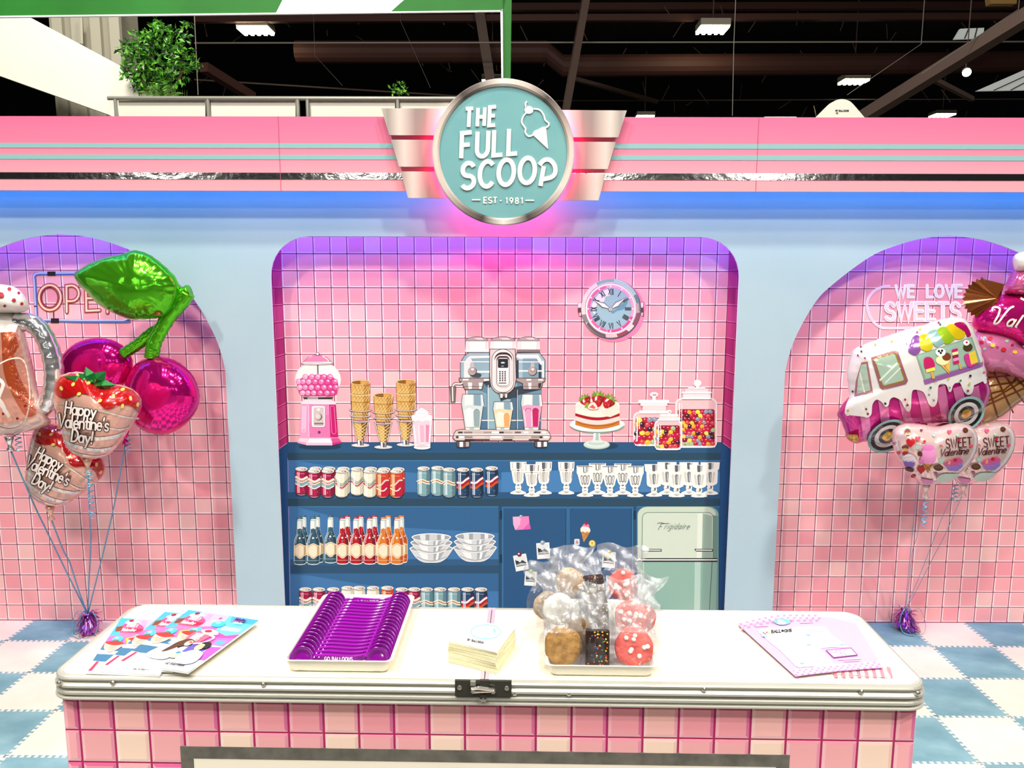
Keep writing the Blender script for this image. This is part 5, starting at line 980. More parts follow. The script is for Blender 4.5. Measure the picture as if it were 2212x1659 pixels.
# ---------------------------------------------------------------- goblets (frames G1, G2)
kG = (1090, 985, 240/2212)
def goblet(x, y, kind, o, lab):
    a = pr(kG, o, 2e-5); Wt = '#f3f3e8'; Dk = '#5b6066'; Md = '#a3a6a6'
    h, w, ft, stem = {0: (640, 160, 152, 200), 1: (612, 165, 158, 170), 2: (640, 188, 155, 195)}[kind]
    if kind == 1: L = [(x-w, y-h), (x-w+4, y-h+150), (x-w+18, y-h+160), (x-90, y-235), (x-58, y-190)]
    elif kind == 0: L = [(x-w, y-h), (x-w+10, y-h+150), (x-w+30, y-h+185), (x-100, y-270), (x-86, y-228), (x-46, y-205)]
    else: L = [(x-w, y-h), (x-w+16, y-h+130), (x-w+40, y-h+150), (x-140, y-250), (x-126, y-215), (x-66, y-185)]
    st = [(x-40, y-195), (x-52, y-160), (x-60, y-130), (x-46, y-100), (x-60, y-75), (x-120, y-50), (x-ft, y-32), (x-ft, y-14), (x-ft*.5, y)]
    al = L+st
    a.part('bowl').out(L+[(2*x-p[0], p[1]) for p in reversed(L)], Wt, 8, '#ffffff')
    a.poly([(x-38, y-h+8), (x+28, y-h+8), (x+26, y-h+130), (x, y-h+145), (x-34, y-h+130)], Dk if kind != 1 else '#4d5354'); a.poly([(x+30, y-h+10), (x+72, y-h+12), (x+62, y-h+125), (x+28, y-h+130)], '#c2c1ba')
    if kind == 1: a.poly([(x-22, y-h+12), (x+18, y-h+12), (x+14, y-h+130), (x-14, y-h+130)], '#f4f4ec'); a.line([(x-w+16, y-h+12), (x+w-16, y-h+12)], 14, '#4d5354'); a.line([(x-w+8, y-h+160), (x+w-8, y-h+160)], 10, '#ffffff')
    if kind == 0: a.line([(x-w+22, y-h+160), (x+w-22, y-h+160)], 8, Md); a.ell(x, y-h+165, 24, 12, '#22282c', n=12); a.line([(x-w+42, y-h+14), (x-w+46, y-h+130)], 10, Md); a.line([(x+w-26, y-h+14), (x+w-32, y-h+130)], 16, '#8a6e62'); a.poly([(x+w-42, y-h+190), (x+w-26, y-h+180), (x+w-52, y-h+320), (x+w-62, y-h+330)], '#2c3236')
    for dx in (-.42, 0, .42):
        cx = x+dx*w; wd2 = 36 if dx == 0 else 22; y0, y1 = y-h+190, y-265
        a.poly(arc(cx, y0+30, wd2, 34, 180, 360, 6)+arc(x+dx*w*.72, y1, wd2*.7, 26, 0, 180, 6), {0: '#b7b6b0', 1: '#3f4648', 2: '#7e8286'}[kind] if dx == 0 else {0: '#d9d8ce', 1: '#2f3638', 2: '#d3d1c4'}[kind])
        if kind == 1: a.poly(arc(cx, y0+36, wd2*.62, 26, 180, 360, 6)+arc(x+dx*w*.72, y1-10, wd2*.4, 18, 0, 180, 6), '#e6e6de')
        elif dx == 0: a.line([(cx+14, y0+30), (cx+10, y1-8)], 11, '#e8e6dc')
    a.part('stem').out(st+[(2*x-p[0], p[1]) for p in reversed(st)], Wt, 7, '#ffffff'); a.ell(x, y-180, 26, 14, Dk, n=12) if kind != 2 else a.poly([(x+2, y-172), (x+38, y-176), (x+32, y-122), (x+4, y-120)], '#565656'); a.ell(x, y-118, 36, 9, Md, n=12); a.ell(x, y-48, 60, 16, '#c9c9be', n=14); a.ell(x, y-30, 30, 8, Md, n=10)
    a.build('goblet', lab, 'glass', 'goblets on the shelf')
S_ = lambda x: x/1.0
gob = [(272, 758, 0, 0, 'slim goblet at the left end of the glasses'), (780, 758, 0, 0, 'slim goblet set back third from the left'), (1228, 760, 0, 0, 'slim goblet standing alone left of the short goblets'), (540, 805, 0, 1, 'slim goblet in front between two slim ones'),
       (1848, 758, 1, 0, 'short flared goblet set back on the left'), (2350, 762, 1, 0, 'short flared goblet set back on the right'), (1600, 805, 1, 1, 'short flared goblet, front left of three'), (2095, 808, 1, 1, 'short flared goblet, front middle of three'), (2600, 810, 1, 1, 'short flared goblet, front right of three'),
       (2120+1110, 762, 2, 0, 'wide faceted goblet set back on the left'), (2120+1548, 764, 2, 0, 'wide faceted goblet set back in the middle'), (2120+1970, 766, 2, 0, 'wide faceted goblet set back at the right end'), (2120+852, 802, 2, 1, 'wide faceted goblet, front left of three'), (2120+1302, 812, 2, 1, 'wide faceted goblet, front middle of three'), (2120+1748, 816, 2, 1, 'wide faceted goblet, front right of three')]
for x, y, k, f_, t in gob: goblet(x, y, k, .0028+.0014*f_, t+' '+ON)
# ---------------------------------------------------------------- neon signs
kO = (0, 560, 460/1363)
a = pr(kO, .003, 3e-5)
a.part('frame_tube').line(smooth([(305, 92), (240, 94), (222, 110), (225, 150), (236, 350), (242, 382), (262, 392), (330, 392)], 4), 22, '#5d6fa3'); a.line([(358, 92), (860, 84)], 22, '#5d6fa3'); a.line(smooth([(372, 392), (500, 396), (790, 396), (826, 384), (850, 300), (858, 100)], 4), 22, '#5d6fa3')
a.line(smooth([(305, 88), (240, 90), (218, 110), (221, 150), (232, 350), (240, 378), (262, 386), (330, 387)], 4), 9, '#c7d3ee'); a.line([(358, 88), (860, 80)], 9, '#c7d3ee'); a.line([(372, 388), (500, 391), (790, 391), (822, 380)], 9, '#c7d3ee')
a.part('joint').rect(305, 78, 358, 106, '#2b2024'); a.rect(328, 378, 380, 408, '#2b2024'); a.line([(345, 335), (347, 380)], 6, '#3a2024'); a.line([(220, 300), (236, 302)], 8, '#3a2024')
a.part('lettering')
op = [_o(322, 245, 70, 80), [(430, 338), (428, 172), (460, 168)]+arc(462, 218, 46, 50, -90, 90, 8)+[(432, 268)], [(630, 170), (552, 172), (556, 330), (640, 326)], [(556, 250), (615, 248)], [(690, 340), (688, 175), (770, 335), (768, 172)]]
a.txt(op, 26, '#7d1a2c'); a.txt(op, 19, '#e07a5c'); a.txt(op, 9, '#fbe9c6'); a.txt([_o(322, 245, 52, 62)], 5, '#8c2030')
a.build('open_sign', 'printed neon OPEN sign half covered by the green leaf balloon', 'neon sign')
kS2 = (1780, 530, 432/1257)
a = pr(kS2, .003, 3e-5)
a.part('frame_tube'); fr_ = [(415, 256), (370, 260), (310, 290), (272, 345), (272, 400), (300, 470), (345, 510), (400, 520), (640, 516), (980, 512)]
a.line(smooth(fr_, 4), 15, '#fbf0f8'); a.line(smooth(fr_, 4), 4, '#f0b8dd'); a.line([(925, 252), (1010, 250)], 15, '#fbf0f8')
a.part('lettering')
w1 = text('WE', 450, 325, 72, track=.27, sx=.9)+text('LOVE', 646, 325, 74, track=.24, sx=.98); w2_ = text('SWEETS', 386, 468, 105, track=.22, sx=.92)
a.txt(w1, 19, '#ffffff'); a.txt(w1, 3, '#e6e6f6'); a.txt(w2_, 27, '#ffffff'); a.txt(w2_, 12, '#f6bfdf'); a.txt(w2_, 5, '#ffffff')
a.build('sweets_sign', 'printed white neon WE LOVE SWEETS sign above the truck balloon', 'neon sign')
# ================================================================== foil balloons
def foilm(h, rough=.16, metal=.75, gain=.95, bscale=0, bst=.3, kind='ShaderNodeTexVoronoi', bdist=.01):
    m = fresh(h, rough=rough, metal=metal, gain=gain, spec=.6); m.name = 'foil'
    if bscale: bump(m, bscale, bst, bdist, kind)
    return m
class Foil:
    """a sealed foil cushion: outline in crop pixels, star-shaped about its centre, blown up by T on both sides"""
    def __init__(s, fr, Y, out, T, c=None, n=144, pw=2.2, q=.55, puck=36, pk=.03):
        s.x0, s.y0, s.k = fr; s.Y, s.T, s.pw, s.q, s.puck, s.pk = Y, T, pw, q, puck, pk
        o = smooth(out, 8, True); s.c = c or (sum(p[0] for p in o)/len(o), sum(p[1] for p in o)/len(o))
        s.n = n; pol = sorted((atan2(y-s.c[1], x-s.c[0]), math.hypot(x-s.c[0], y-s.c[1])) for x, y in o)
        s.R = []
        for k in range(n):
            t = -pi+2*pi*k/n; best = None
            for i in range(len(pol)):
                a, b = pol[i-1], pol[i]; ta, tb = a[0]-(2*pi if i == 0 else 0), b[0]; tt = t
                if i == 0 and t > tb: tt = t-2*pi
                if ta <= tt <= tb: best = a[1]+(b[1]-a[1])*((tt-ta)/((tb-ta) or 1)); break
            s.R.append(best if best else s.R[-1] if s.R else pol[0][1])
    def rad(s, t):
        u = (t+pi)/(2*pi)*s.n; i = int(u) % s.n; f = u-int(u); return s.R[i]*(1-f)+s.R[(i+1) % s.n]*f
    def h(s, u, v):
        dx, dy = u-s.c[0], v-s.c[1]; t = atan2(dy, dx); r = math.hypot(dx, dy)/s.rad(t); r = min(r, .999)
        return s.T*(1-r**s.pw)**s.q*(1+s.pk*cos(s.puck*t)*r**5)
    def pos(s, u, v, y=0):
        return at(s.x0+u*s.k, s.y0+v*s.k, s.Y+y)
    def skin(s, u, v, o): return s.pos(u, v, -s.h(u, v)-o)
    def build(s, name, mat, parent, pick=None):
        V, Fc = [], []; S = [1, .993, .982, .965, .945, .92, .89, .85, .8, .74, .67, .59, .5, .4, .3, .2, .1]
        for side in (-1, 1):
            b = len(V)
            for r in S:
                for k in range(s.n):
                    t = -pi+2*pi*k/s.n; rr = r*s.R[k]*(1-.006*(1-cos(s.puck*t)) if r > .95 else 1); u, v = s.c[0]+rr*cos(t), s.c[1]+rr*sin(t)
                    V.append(s.pos(u, v, side*(s.h(u, v) if r < 1 else .001)))
            V.append(s.pos(*s.c, side*s.T)); e = len(V)-1
            for j in range(len(S)-1):
                for k in range(s.n):
                    q = [b+j*s.n+k, b+j*s.n+(k+1) % s.n, b+(j+1)*s.n+(k+1) % s.n, b+(j+1)*s.n+k]; Fc.append(q if side > 0 else q[::-1])
            for k in range(s.n):
                q = [b+(len(S)-1)*s.n+k, b+(len(S)-1)*s.n+(k+1) % s.n, e]; Fc.append(q if side > 0 else q[::-1])
        fm = None
        if pick:
            fm = []
            nr = len(S)
            for side in (0, 1):
                for j in range(nr):
                    for k in range(s.n):
                        t = -pi+2*pi*(k+.5)/s.n; r = (S[j]+(S[j+1] if j+1 < nr else 0))/2*s.R[k]; fm.append(pick(s.c[0]+r*cos(t), s.c[1]+r*sin(t)))
        return mesh(name, V, Fc, mat, parent, fm, smooth=True)
    def art(s, o0=.003, maxe=13): return Art(s.skin, o0=o0, step=5e-5, maxe=maxe/s.k*.34)
def FM(h, rough=.22, metal=.15): return M(h, rough=rough, metal=metal, spec=.6, coat=.5)
rib = M('#6fa9c9', rough=.25, metal=.3, spec=.6)
def ribbon3(name, parent, pts, w=.0035):
    P = [Vector(p) for p in pts]; q = []
    for i in range(len(P)-1):
        a, b, c_, d = P[max(i-1, 0)], P[i], P[i+1], P[min(i+2, len(P)-1)]
        for k in range(6):
            t = k/6; q.append(.5*(2*b+(c_-a)*t+(2*a-5*b+4*c_-d)*t*t+(3*b-a-3*c_+d)*t**3))
    q.append(P[-1]); return MB().tube(q, w, rib, n=5, flat=.35).build(name, parent, smooth=True)
def curl(parent, p, n=5, r=.012, dz=.02):
    P = [Vector(p)+Vector((r*cos(k*.9), r*sin(k*.9), -dz*k/7)) for k in range(n*7)]
    MB().tube(P, .003, rib, n=5, flat=.4).build('curled_ribbon', parent)
def neck(parent, fr, Y, u, v, mat, L=.05):
    p = at(fr[0]+u*fr[2], fr[1]+v*fr[2], Y); b = MB(); b.lathe([(.02, .012), (.013, -.012), (.006, -.028), (.013, -.042), (.016, -L)], mat, p, (0, 0, 1), 10); b.build('neck', parent, smooth=True); return p
fL = (0, 560, 460/1363)
# ---- weights first: the ribbons run down to them
def weight(px, py, lab, tilt=0):
    b = atz(px, py, 0); e = empty('balloon_weight', b, lab, 'balloon weight', 'tinsel balloon weights')
    pm = foilm('#b86fc0', rough=.2, metal=.8); tin = [M('#b85cc4', rough=.2, metal=.85, gain=1), M('#dba0e6', rough=.2, metal=.85, gain=1), M('#93409a', rough=.22, metal=.85, gain=1)]
    MB().lathe([(.036, 0), (.042, .012), (.04, .06), (.03, .075), (.014, .085), (.012, .092)], pm, b, (tilt, 0, 1), 18).build('weight_body', e, smooth=True)
    fb = MB()
    for k in range(170):
        a = R.uniform(0, 2*pi); up = R.uniform(-.35, 1); L = R.uniform(.03, .07); c_ = b+Vector((tilt*.08, 0, .082)); d = Vector((cos(a), sin(a), up*.75)).normalized()
        p1 = c_+d*L*.55+Vector((0, 0, .006)); p2 = c_+d*L+Vector((0, 0, -.03*R.random()-(.02 if up < .2 else 0))); w = d.cross(Vector((0, 0, 1))).normalized()*.003
        fb.add([c_-w*.5, c_+w*.5, p1+w, p1-w], [[0, 1, 2, 3]], tin[k % 3]); fb.add([p1-w, p1+w, p2+w*.6, p2-w*.6], [[0, 1, 2, 3]], tin[(k+1) % 3])
    for k in range(60):
        a = R.uniform(0, 2*pi); z0 = R.uniform(.015, .07); q = b+Vector((cos(a)*.042+tilt*z0, sin(a)*.042, z0)); d = Vector((cos(a), sin(a), -.6))*.018; w = Vector((-sin(a), cos(a), 0))*.003
        fb.add([q-w, q+w, q+d+w, q+d-w], [[0, 1, 2, 3]], tin[k % 3])
    o = fb.build('tinsel', e); o['kind'] = 'stuff'
    for s in (1, -1, .4):
        ribbon3('ribbon_loop', e, [b+Vector((.01, 0, .1)), b+Vector((s*-.035, -.02, .125)), b+Vector((s*-.062, -.03, .07)), b+Vector((s*-.055, -.05, .018)), b+Vector((s*-.015, -.07, .006))], .0028)
    return b+Vector((tilt*.1, 0, .1))
WL = weight(193, 1368, 'purple tinsel balloon weight on the floor left of the counter', 0)
WR = weight(1962, 1362, 'purple tinsel balloon weight on the floor behind the right end of the counter', -.25)
def tie(root, fr, Y, u, v, target, mat, sway=.02, low=True):
    p = neck(root, fr, Y, u, v, mat); p = p-Vector((0, 0, .045)); m = (p+target)/2+Vector((sway, 0, .03))
    ribbon3('ribbon', root, [p, p*.7+target*.3+Vector((sway*.5, 0, 0)), m, p*.25+target*.75+Vector((sway*.3, 0, 0)), target]); return p
# ---- cherries with a leaf
Y = 3.46; cg = at(300, 900, Y)
cb = empty('cherry_balloon', (cg.x, Y, at(0, 960, Y).z), 'magenta cherry pair foil balloon with a green leaf and stems', 'balloon')
che = foilm('#e01488', .13, .8, 1, 5, .1, kind='ShaderNodeTexNoise', bdist=.02); grf = foilm('#5ccb22', .17, .8, 1, 8, .45, kind='ShaderNodeTexNoise', bdist=.04)
c1 = Foil(fL, Y+.06, circ(610, 690, 245, 188, 20, -8), .085); c1.build('cherry', che, cb)
c2 = Foil(fL, Y, [(850, 690), (900, 645), (1000, 620), (1110, 640), (1220, 720), (1275, 830), (1275, 930), (1210, 1040), (1110, 1110), (1030, 1125), (930, 1105), (850, 1040), (800, 950), (790, 850), (810, 760)], .13, (1035, 875)); c2.build('cherry', che, cb)
Foil(fL, Y-.03, [(470, 100), (520, 55), (640, -5), (780, -35), (860, -60), (960, -30), (1060, 45), (1130, 120), (1150, 200), (1110, 300), (1040, 370), (900, 388), (800, 378), (640, 300), (560, 220), (500, 160)], .10, (840, 170), puck=26, pk=.08).build('leaf', grf, cb)
def stem(name, pts, r, parent, Y0, mat):
    b = MB(); P = smooth(pts, 5); q = [at(x*fL[2], 560+y*fL[2], Y0) for x, y in P]; n = len(q)
    b.tube(q, [r*(1+.06*sin(i*2.2)) for i in range(n)], mat, n=12); return b.build(name, parent, smooth=True)
stem('stem', [(1205, 215), (1150, 290), (1080, 370), (1030, 450), (990, 530), (975, 600), (972, 630)], .032, cb, Y-.02, grf)
stem('stem', [(1025, 440), (960, 480), (890, 540), (830, 580), (790, 605)], .026, cb, Y, grf)
stem('stem', [(1090, 250), (1150, 225), (1215, 205)], .03, cb, Y-.02, grf)
tie(cb, fL, Y, 800, 1112, WL, che, .02); curl(cb, at(276, 940, Y), 4)
# ---- strawberries
def strawberry(fr, T, Y, rot, cx, cy, s, lab, wt, bow, u0, v0):
    """art is laid out in the front strawberry's pixels and turned about (cx, cy)"""
    c, q = cos(radians(rot)), sin(radians(rot))
    def X(p): x, y = (p[0]-625)*s, (p[1]-985)*s; return (cx+x*c-y*q, cy+x*q+y*c)
    def XL(l): return [X(p) for p in l]
    o = XL([(345, 800), (375, 750), (450, 722), (540, 725), (650, 800), (760, 800), (850, 830), (900, 880), (908, 940), (880, 1010), (830, 1090), (760, 1190), (700, 1250), (600, 1282), (500, 1265), (420, 1200), (380, 1080), (350, 960), (340, 870)])
    B = Foil(fr, Y, o, T, X((610, 985)), puck=44); g = B.pos(*B.c)
    e = empty('strawberry_balloon', (g.x, Y, B.pos(*X((600, 1282))).z), lab, 'balloon', 'strawberry balloons')
    B.build('balloon_body', FM('#f0b9a4', .2, .35), e)
    a = B.art(); a.part('stripes')
    for w, p in ((9, [(345, 925), (430, 930), (560, 955), (700, 985), (800, 1010), (890, 1020)]), (8, [(360, 1010), (420, 1035), (600, 1060), (760, 1090), (840, 1070)]), (22, [(385, 1100), (480, 1125), (620, 1150), (740, 1135), (800, 1110)]), (20, [(405, 1165), (480, 1195), (600, 1222), (700, 1215), (740, 1195)]), (10, [(455, 1230), (540, 1255), (620, 1262), (680, 1250)])): a.line(XL(smooth(p, 5)), w*s, FM('#f3ece6', .15, .5))
    dr = FM('#c4161a', .2, .3)
    a.up(.0015).part('glaze').poly(XL([(350, 868), (346, 830), (358, 790), (385, 755), (450, 730), (540, 735), (650, 808), (760, 808), (850, 838), (895, 885), (902, 940), (890, 985)]+smooth([(885, 985), (850, 945), (800, 930), (750, 935), (700, 958), (660, 950), (635, 920), (590, 880), (545, 862), (500, 862), (460, 880), (420, 892), (380, 885), (352, 862)], 4)), dr)
    a.up(.001).part('seeds')
    for x, y, r in ((392, 826, -30), (468, 800, 40), (568, 790, 60), (505, 862, 60), (640, 905, 60), (726, 876, 0), (836, 890, -10), (882, 930, 10), (785, 832, 70), (784, 940, 20), (500, 740, 70)): a.ell(*X((x, y)), 15*s, 10*s, FM('#f2d56a'), rot=r+rot+90, n=12)
    a.part('lettering')
    for t, x, y, h, tr in (('Happy', 415, 985, 76, .14), ('Valentine\'s', 372, 1084, 82, .1), ('Day!', 455, 1165, 78, .12)):
        if t[0] == 'V': st = text(t, x, y-12, h, rot=5, track=tr, sx=.78)
        else: st = text(t, x, y, h, rot=8, track=tr, sx=.82)
        st = [XL(l) for l in st]; a.txt(st, 21*s, '#3b1518')
    for t, x, y, h, tr in (('Happy', 415, 985, 76, .14), ('Valentine\'s', 372, 1084, 82, .1), ('Day!', 455, 1165, 78, .12)):
        st = text(t, x, y-(12 if t[0] == 'V' else 0), h, rot=5 if t[0] == 'V' else 8, track=tr, sx=.78 if t[0] == 'V' else .82); a.txt([XL(l) for l in st], 11.5*s, '#fbeee6')
    a.build('print', parent=e)
    lf = foilm('#1f7a35', .22, .5, .9); b = MB()
    for tip, w in (((470, 735), 26), ((560, 715), 30), ((607, 675), 34), ((668, 745), 30), ((735, 705), 36), ((800, 790), 28), ((660, 830), 40), ((545, 760), 26)):
        p0, p1 = B.pos(*X((655, 785))), B.pos(*X(tip)); p0.y -= T*.55; p1.y -= T*.35+.02; d = p1-p0; n = d.cross(Vector((0, 1, 0))).normalized()*w*s*fr[2]/F*Y*1.15; u = Vector((0, -.02, 0))
        b.add([p0+n*.5, p0-n*.5, p0+d*.55-n, p1, p0+d*.55+n, p0+d*.5+u], [[0, 1, 5], [1, 2, 5], [2, 3, 5], [3, 4, 5], [4, 0, 5]], lf)
    b.build('leaf_crown', e)
    tie(e, fr, Y, *X((u0, v0)), wt, FM('#f0b9a4', .2, .35), bow); return e
strawberry(fL, .13, 3.33, 20, 405, 1330, .92, 'strawberry valentine foil balloon tilted below and behind the upright one', WL, 0, 640, 1290)
es = strawberry(fL, .14, 3.1, 0, 625, 985, 1, 'upright strawberry valentine foil balloon in front of the cherries', WL, .015, 560, 1290)
curl(es, at(192, 1010, 3.05), 9, .012, .024)
# ---- milkshake mug at the left edge
Ym = 3.2; e = empty('milkshake_balloon', at(-20, 960, Ym), 'strawberry milkshake mug foil balloon with a silver handle, cut off by the left edge', 'balloon')
Bm = Foil(fL, Ym, [(-300, 350), (0, 330), (120, 370), (170, 500), (230, 760), (270, 960), (330, 1010), (300, 1070), (100, 1120), (-100, 1130), (-330, 1080), (-360, 700)], .12, (-60, 740)); Bm.build('mug_body', FM('#e9c9bd', .18, .45), e)
a = Bm.art(); org = FM('#c8572f', .18, .5)
a.part('drink').poly(smooth([(-280, 420), (-100, 380), (40, 400), (110, 470), (150, 640), (190, 800), (235, 960), (220, 1010), (120, 1040), (-100, 1060), (-300, 1000)], 4, True), FM('#e2a08a', .18, .45)); a.poly(smooth([(0, 360), (70, 370), (95, 470), (120, 560), (90, 620), (130, 760), (200, 900), (230, 985), (160, 1000), (60, 830), (20, 700), (10, 520)], 4, True), org)
a.part('outline').cur_([(-40, 690), (60, 640), (140, 640), (175, 720), (190, 900), (150, 1050), (60, 1090), (-60, 1060)], 9, '#f4ddd0'); a.cur_([(-20, 760), (20, 800), (-10, 900), (30, 960), (60, 1010)], 22, '#fbeee6'); a.cur_([(-40, 870), (10, 920), (40, 990)], 26, '#fbeee6')
for x, y in ((50, 560), (95, 590), (20, 610), (70, 660), (110, 760), (130, 880), (160, 940), (20, 990), (110, 1020)): a.ell(x, y, 9, 9, '#8e1d1a', n=10)
a.part('cream_drip').poly(smooth([(-280, 330), (60, 330), (125, 350), (110, 440), (85, 460), (70, 380), (20, 390), (-20, 470), (-60, 400), (-280, 420)], 4, True), FM('#f1ebe4'))
a.build('print', parent=e)
Bc = Foil(fL, Ym-.02, [(-260, 330), (-280, 260), (-150, 160), (20, 160), (110, 185), (165, 240), (190, 310), (150, 340), (60, 345)], .11, (-40, 262)); Bc.build('cream_top', FM('#f3eee9'), e)
a = Bc.art(); a.part('seeds')
for x, y, r in ((60, 190, 13), (88, 262, 14), (5, 230, 22), (120, 215, 9), (140, 285, 11), (30, 300, 10), (-60, 200, 14)): a.ell(x, y, r, r*.9, '#a31724', n=12)
a.build('print', parent=e)
sil = foilm('#e9ebee', .16, .9, 1, 10, .3, kind='ShaderNodeTexNoise', bdist=.03)
b = MB(); hp_ = smooth([(110, 400), (200, 410), (270, 470), (320, 580), (345, 700), (340, 820), (300, 920), (250, 970)], 6); q = [at(x*fL[2], 560+y*fL[2], Ym-.02) for x, y in hp_]
b.tube(q, [.038*(1+.05*sin(i*1.9)) for i in range(len(q))], sil, n=14); b.build('handle', e, smooth=True)
tie(e, fL, Ym, 60, 1150, WL, sil, -.02); curl(e, at(38, 935, Ym), 4, .012)
# ---- right hand bunch
fR = (1780, 530, 432/1257)
Yi = 3.46; e = empty('ice_cream_balloon', at(2170, 920, Yi), 'pink ice cream cone foil balloon with a brown wafer, cut off by the right edge', 'balloon')
Bk = Foil(fR, Yi+.04, [(960, 850), (1090, 760), (1300, 760), (1420, 820), (1330, 920), (1220, 1000), (1120, 1080), (1010, 1130), (920, 1110), (930, 1000)], .08, (1110, 930)); Bk.build('cone', FM('#cfa06a', .22, .35), e)
a = Bk.art(); a.part('waffle_lines'); br = FM('#7a3a14', .2, .4)
for k in range(7): a.line([(930+k*70, 760+k*20), (1000+k*95, 1110-k*28)], 9, br)
for k in range(6): a.line([(900, 1090-k*62), (1010+k*60, 1010-k*50), (1300, 880-k*55)], 9, br)
a.build('print', parent=e)
pkf = foilm('#dd1c86', .13, .7, 1, 8, .2, bdist=.015)
Foil(fR, Yi-.02, [(930, 470), (1000, 360), (1100, 310), (1250, 300), (1400, 330), (1480, 450), (1430, 600), (1300, 640), (1150, 600), (1020, 560), (950, 530)], .11, (1200, 450), puck=30).build('scoop', pkf, e)
Bs = Foil(fR, Yi-.02, [(935, 560), (1000, 535), (1100, 540), (1200, 575), (1260, 640), (1400, 700), (1420, 820), (1300, 850), (1200, 830), (1120, 800), (1000, 790), (940, 720)], .10, (1140, 690)); Bs.build('scoop', FM('#e07fb0', .18, .4), e)
a = Bs.art(); a.part('sprinkles')
for x, y, h_, r in ((1045, 585, '#c21f3d', 15), (1010, 580, '#8fb3b5', 12), (1150, 600, '#8fb38f', 13), (990, 610, '#c21f3d', 14), (1060, 628, '#e8c23c', 15), (1130, 655, '#b01822', 17), (1200, 670, '#d9a72c', 15), (1010, 650, '#9fb5bd', 12), (1185, 625, '#a01a3a', 10), (1090, 640, '#a01a3a', 9)): a.ell(x, y, r, r*.8, h_, n=12)
a.build('print', parent=e)
Bt = Foil(fR, Yi-.03, [(1130, 300), (1150, 220), (1200, 150), (1300, 110), (1420, 160), (1460, 280), (1380, 330), (1250, 320)], .10, (1290, 235)); Bt.build('scoop', FM('#e56aa6', .16, .5), e)
Foil(fR, Yi-.06, [(1185, 120), (1190, 70), (1240, 40), (1340, 30), (1400, 90), (1380, 160), (1280, 170), (1210, 165)], .08, (1290, 100)).build('cream_top', FM('#f1ede8'), e)
wf = foilm('#8a4a22', .16, .75, 1); b = MB(); c_ = at(1780+1000*fR[2], 530+330*fR[2], Yi-.06); o_ = []
for k in range(29):
    t = radians(95+k*190/28); r = (.098 if k % 2 else .085); o_.append(c_+Vector((r*cos(t)*1.0, -.01, r*sin(t)*.95)))
for k in range(28): b.add([c_+Vector((.03, -.05, .0)), o_[k], o_[k+1]], [[0, 1, 2]], wf); b.add([c_+Vector((.05, .03, 0)), o_[k], o_[k+1]], [[0, 2, 1]], wf)
b.add([c_+Vector((.03, -.05, 0)), o_[0], c_+Vector((.075, -.02, .06))], [[0, 1, 2]], wf); b.add([c_+Vector((.03, -.05, 0)), o_[-1], c_+Vector((.05, -.02, -.07)), c_+Vector((.075, -.02, .06))], [[0, 1, 2, 3]], wf)
b.build('wafer', e)
Bv = Foil(fR, Yi-.02, [(930, 470), (1000, 360), (1100, 310), (1250, 300), (1400, 330), (1480, 450), (1430, 600), (1300, 640), (1150, 600), (1020, 560), (950, 530)], .11, (1200, 450), puck=30)
a = Bv.art(.003); a.part('lettering'); sv = [smooth([(1058, 410), (1062, 392), (1085, 388), (1105, 400), (1095, 440), (1075, 475), (1070, 492), (1095, 486), (1130, 440), (1165, 398), (1190, 385)], 5)]+text('al', 1142, 505, 78, shear=.5, track=.3, rot=8)
a.txt(sv, 18, '#a00f55'); a.txt(sv, 12, '#fdf6ee'); a.cur_([(1235, 330), (1260, 340), (1275, 310)], 14, '#fdf6ee'); a.build('print', parent=e)
tie(e, fR, Yi, 955, 1125, WR, pkf, .01)
# truck
Yt_ = 3.3; e = empty('truck_balloon', at(1930, 950, Yt_), 'ice cream truck foil balloon with dripping white icing and a striped pink base', 'balloon')
to = [(80, 1060), (110, 1000), (150, 950), (150, 880), (140, 800), (165, 690), (200, 640), (330, 590), (400, 565), (560, 510), (620, 500), (700, 470), (800, 450), (880, 455), (940, 520), (985, 640), (1010, 740), (1030, 830), (1050, 900), (1045, 950), (1010, 1030), (960, 1060), (880, 1105), (740, 1115), (600, 1130), (500, 1140), (440, 1230), (380, 1250), (280, 1230), (190, 1248), (140, 1210), (115, 1130)]
Bt = Foil(fR, Yt_, to, .13, (560, 850), n=200, pw=3.2, q=.6, puck=44, pk=.012); Bt.build('balloon_body', [FM('#d2218f', .16, .55), FM('#f6f1ee', .2, .25)], e, lambda u, v: 1 if v < 955-(u-150)*.13 else 0)
a = Bt.art(.003, maxe=7); ip = FM('#f6f1ee', .2, .25)
a.part('stripes')
for x in (205, 330, 455, 580, 700, 810, 910): a.poly([(x, 900), (x+62, 880), (x+95, 1100 if x > 450 else 1230), (x+45, 1110 if x > 450 else 1235)], FM('#e57cb8', .18, .45))
a.up(.0025).part('icing').poly([(160, 950), (150, 880), (148, 800), (170, 700), (205, 648), (330, 600), (400, 575), (560, 522), (620, 510), (700, 482), (800, 462), (875, 465), (930, 525), (975, 645), (1000, 745), (1020, 830)]+smooth([(1025, 860), (1010, 870), (985, 835), (960, 815), (948, 840), (935, 920), (905, 940), (880, 920), (858, 870), (835, 862), (812, 880), (800, 915), (785, 920), (770, 880), (740, 870), (718, 890), (712, 980), (690, 1015), (660, 1000), (630, 930), (600, 912), (560, 910), (550, 950), (545, 1030), (525, 1045), (505, 1020), (480, 975), (440, 955), (415, 970), (405, 1005), (385, 1015), (362, 985), (330, 970), (305, 1000), (298, 1060), (275, 1082), (245, 1070), (225, 1000), (200, 985), (178, 1000), (165, 1060), (145, 1072), (130, 1050), (140, 1000), (155, 965)], 4), ip)
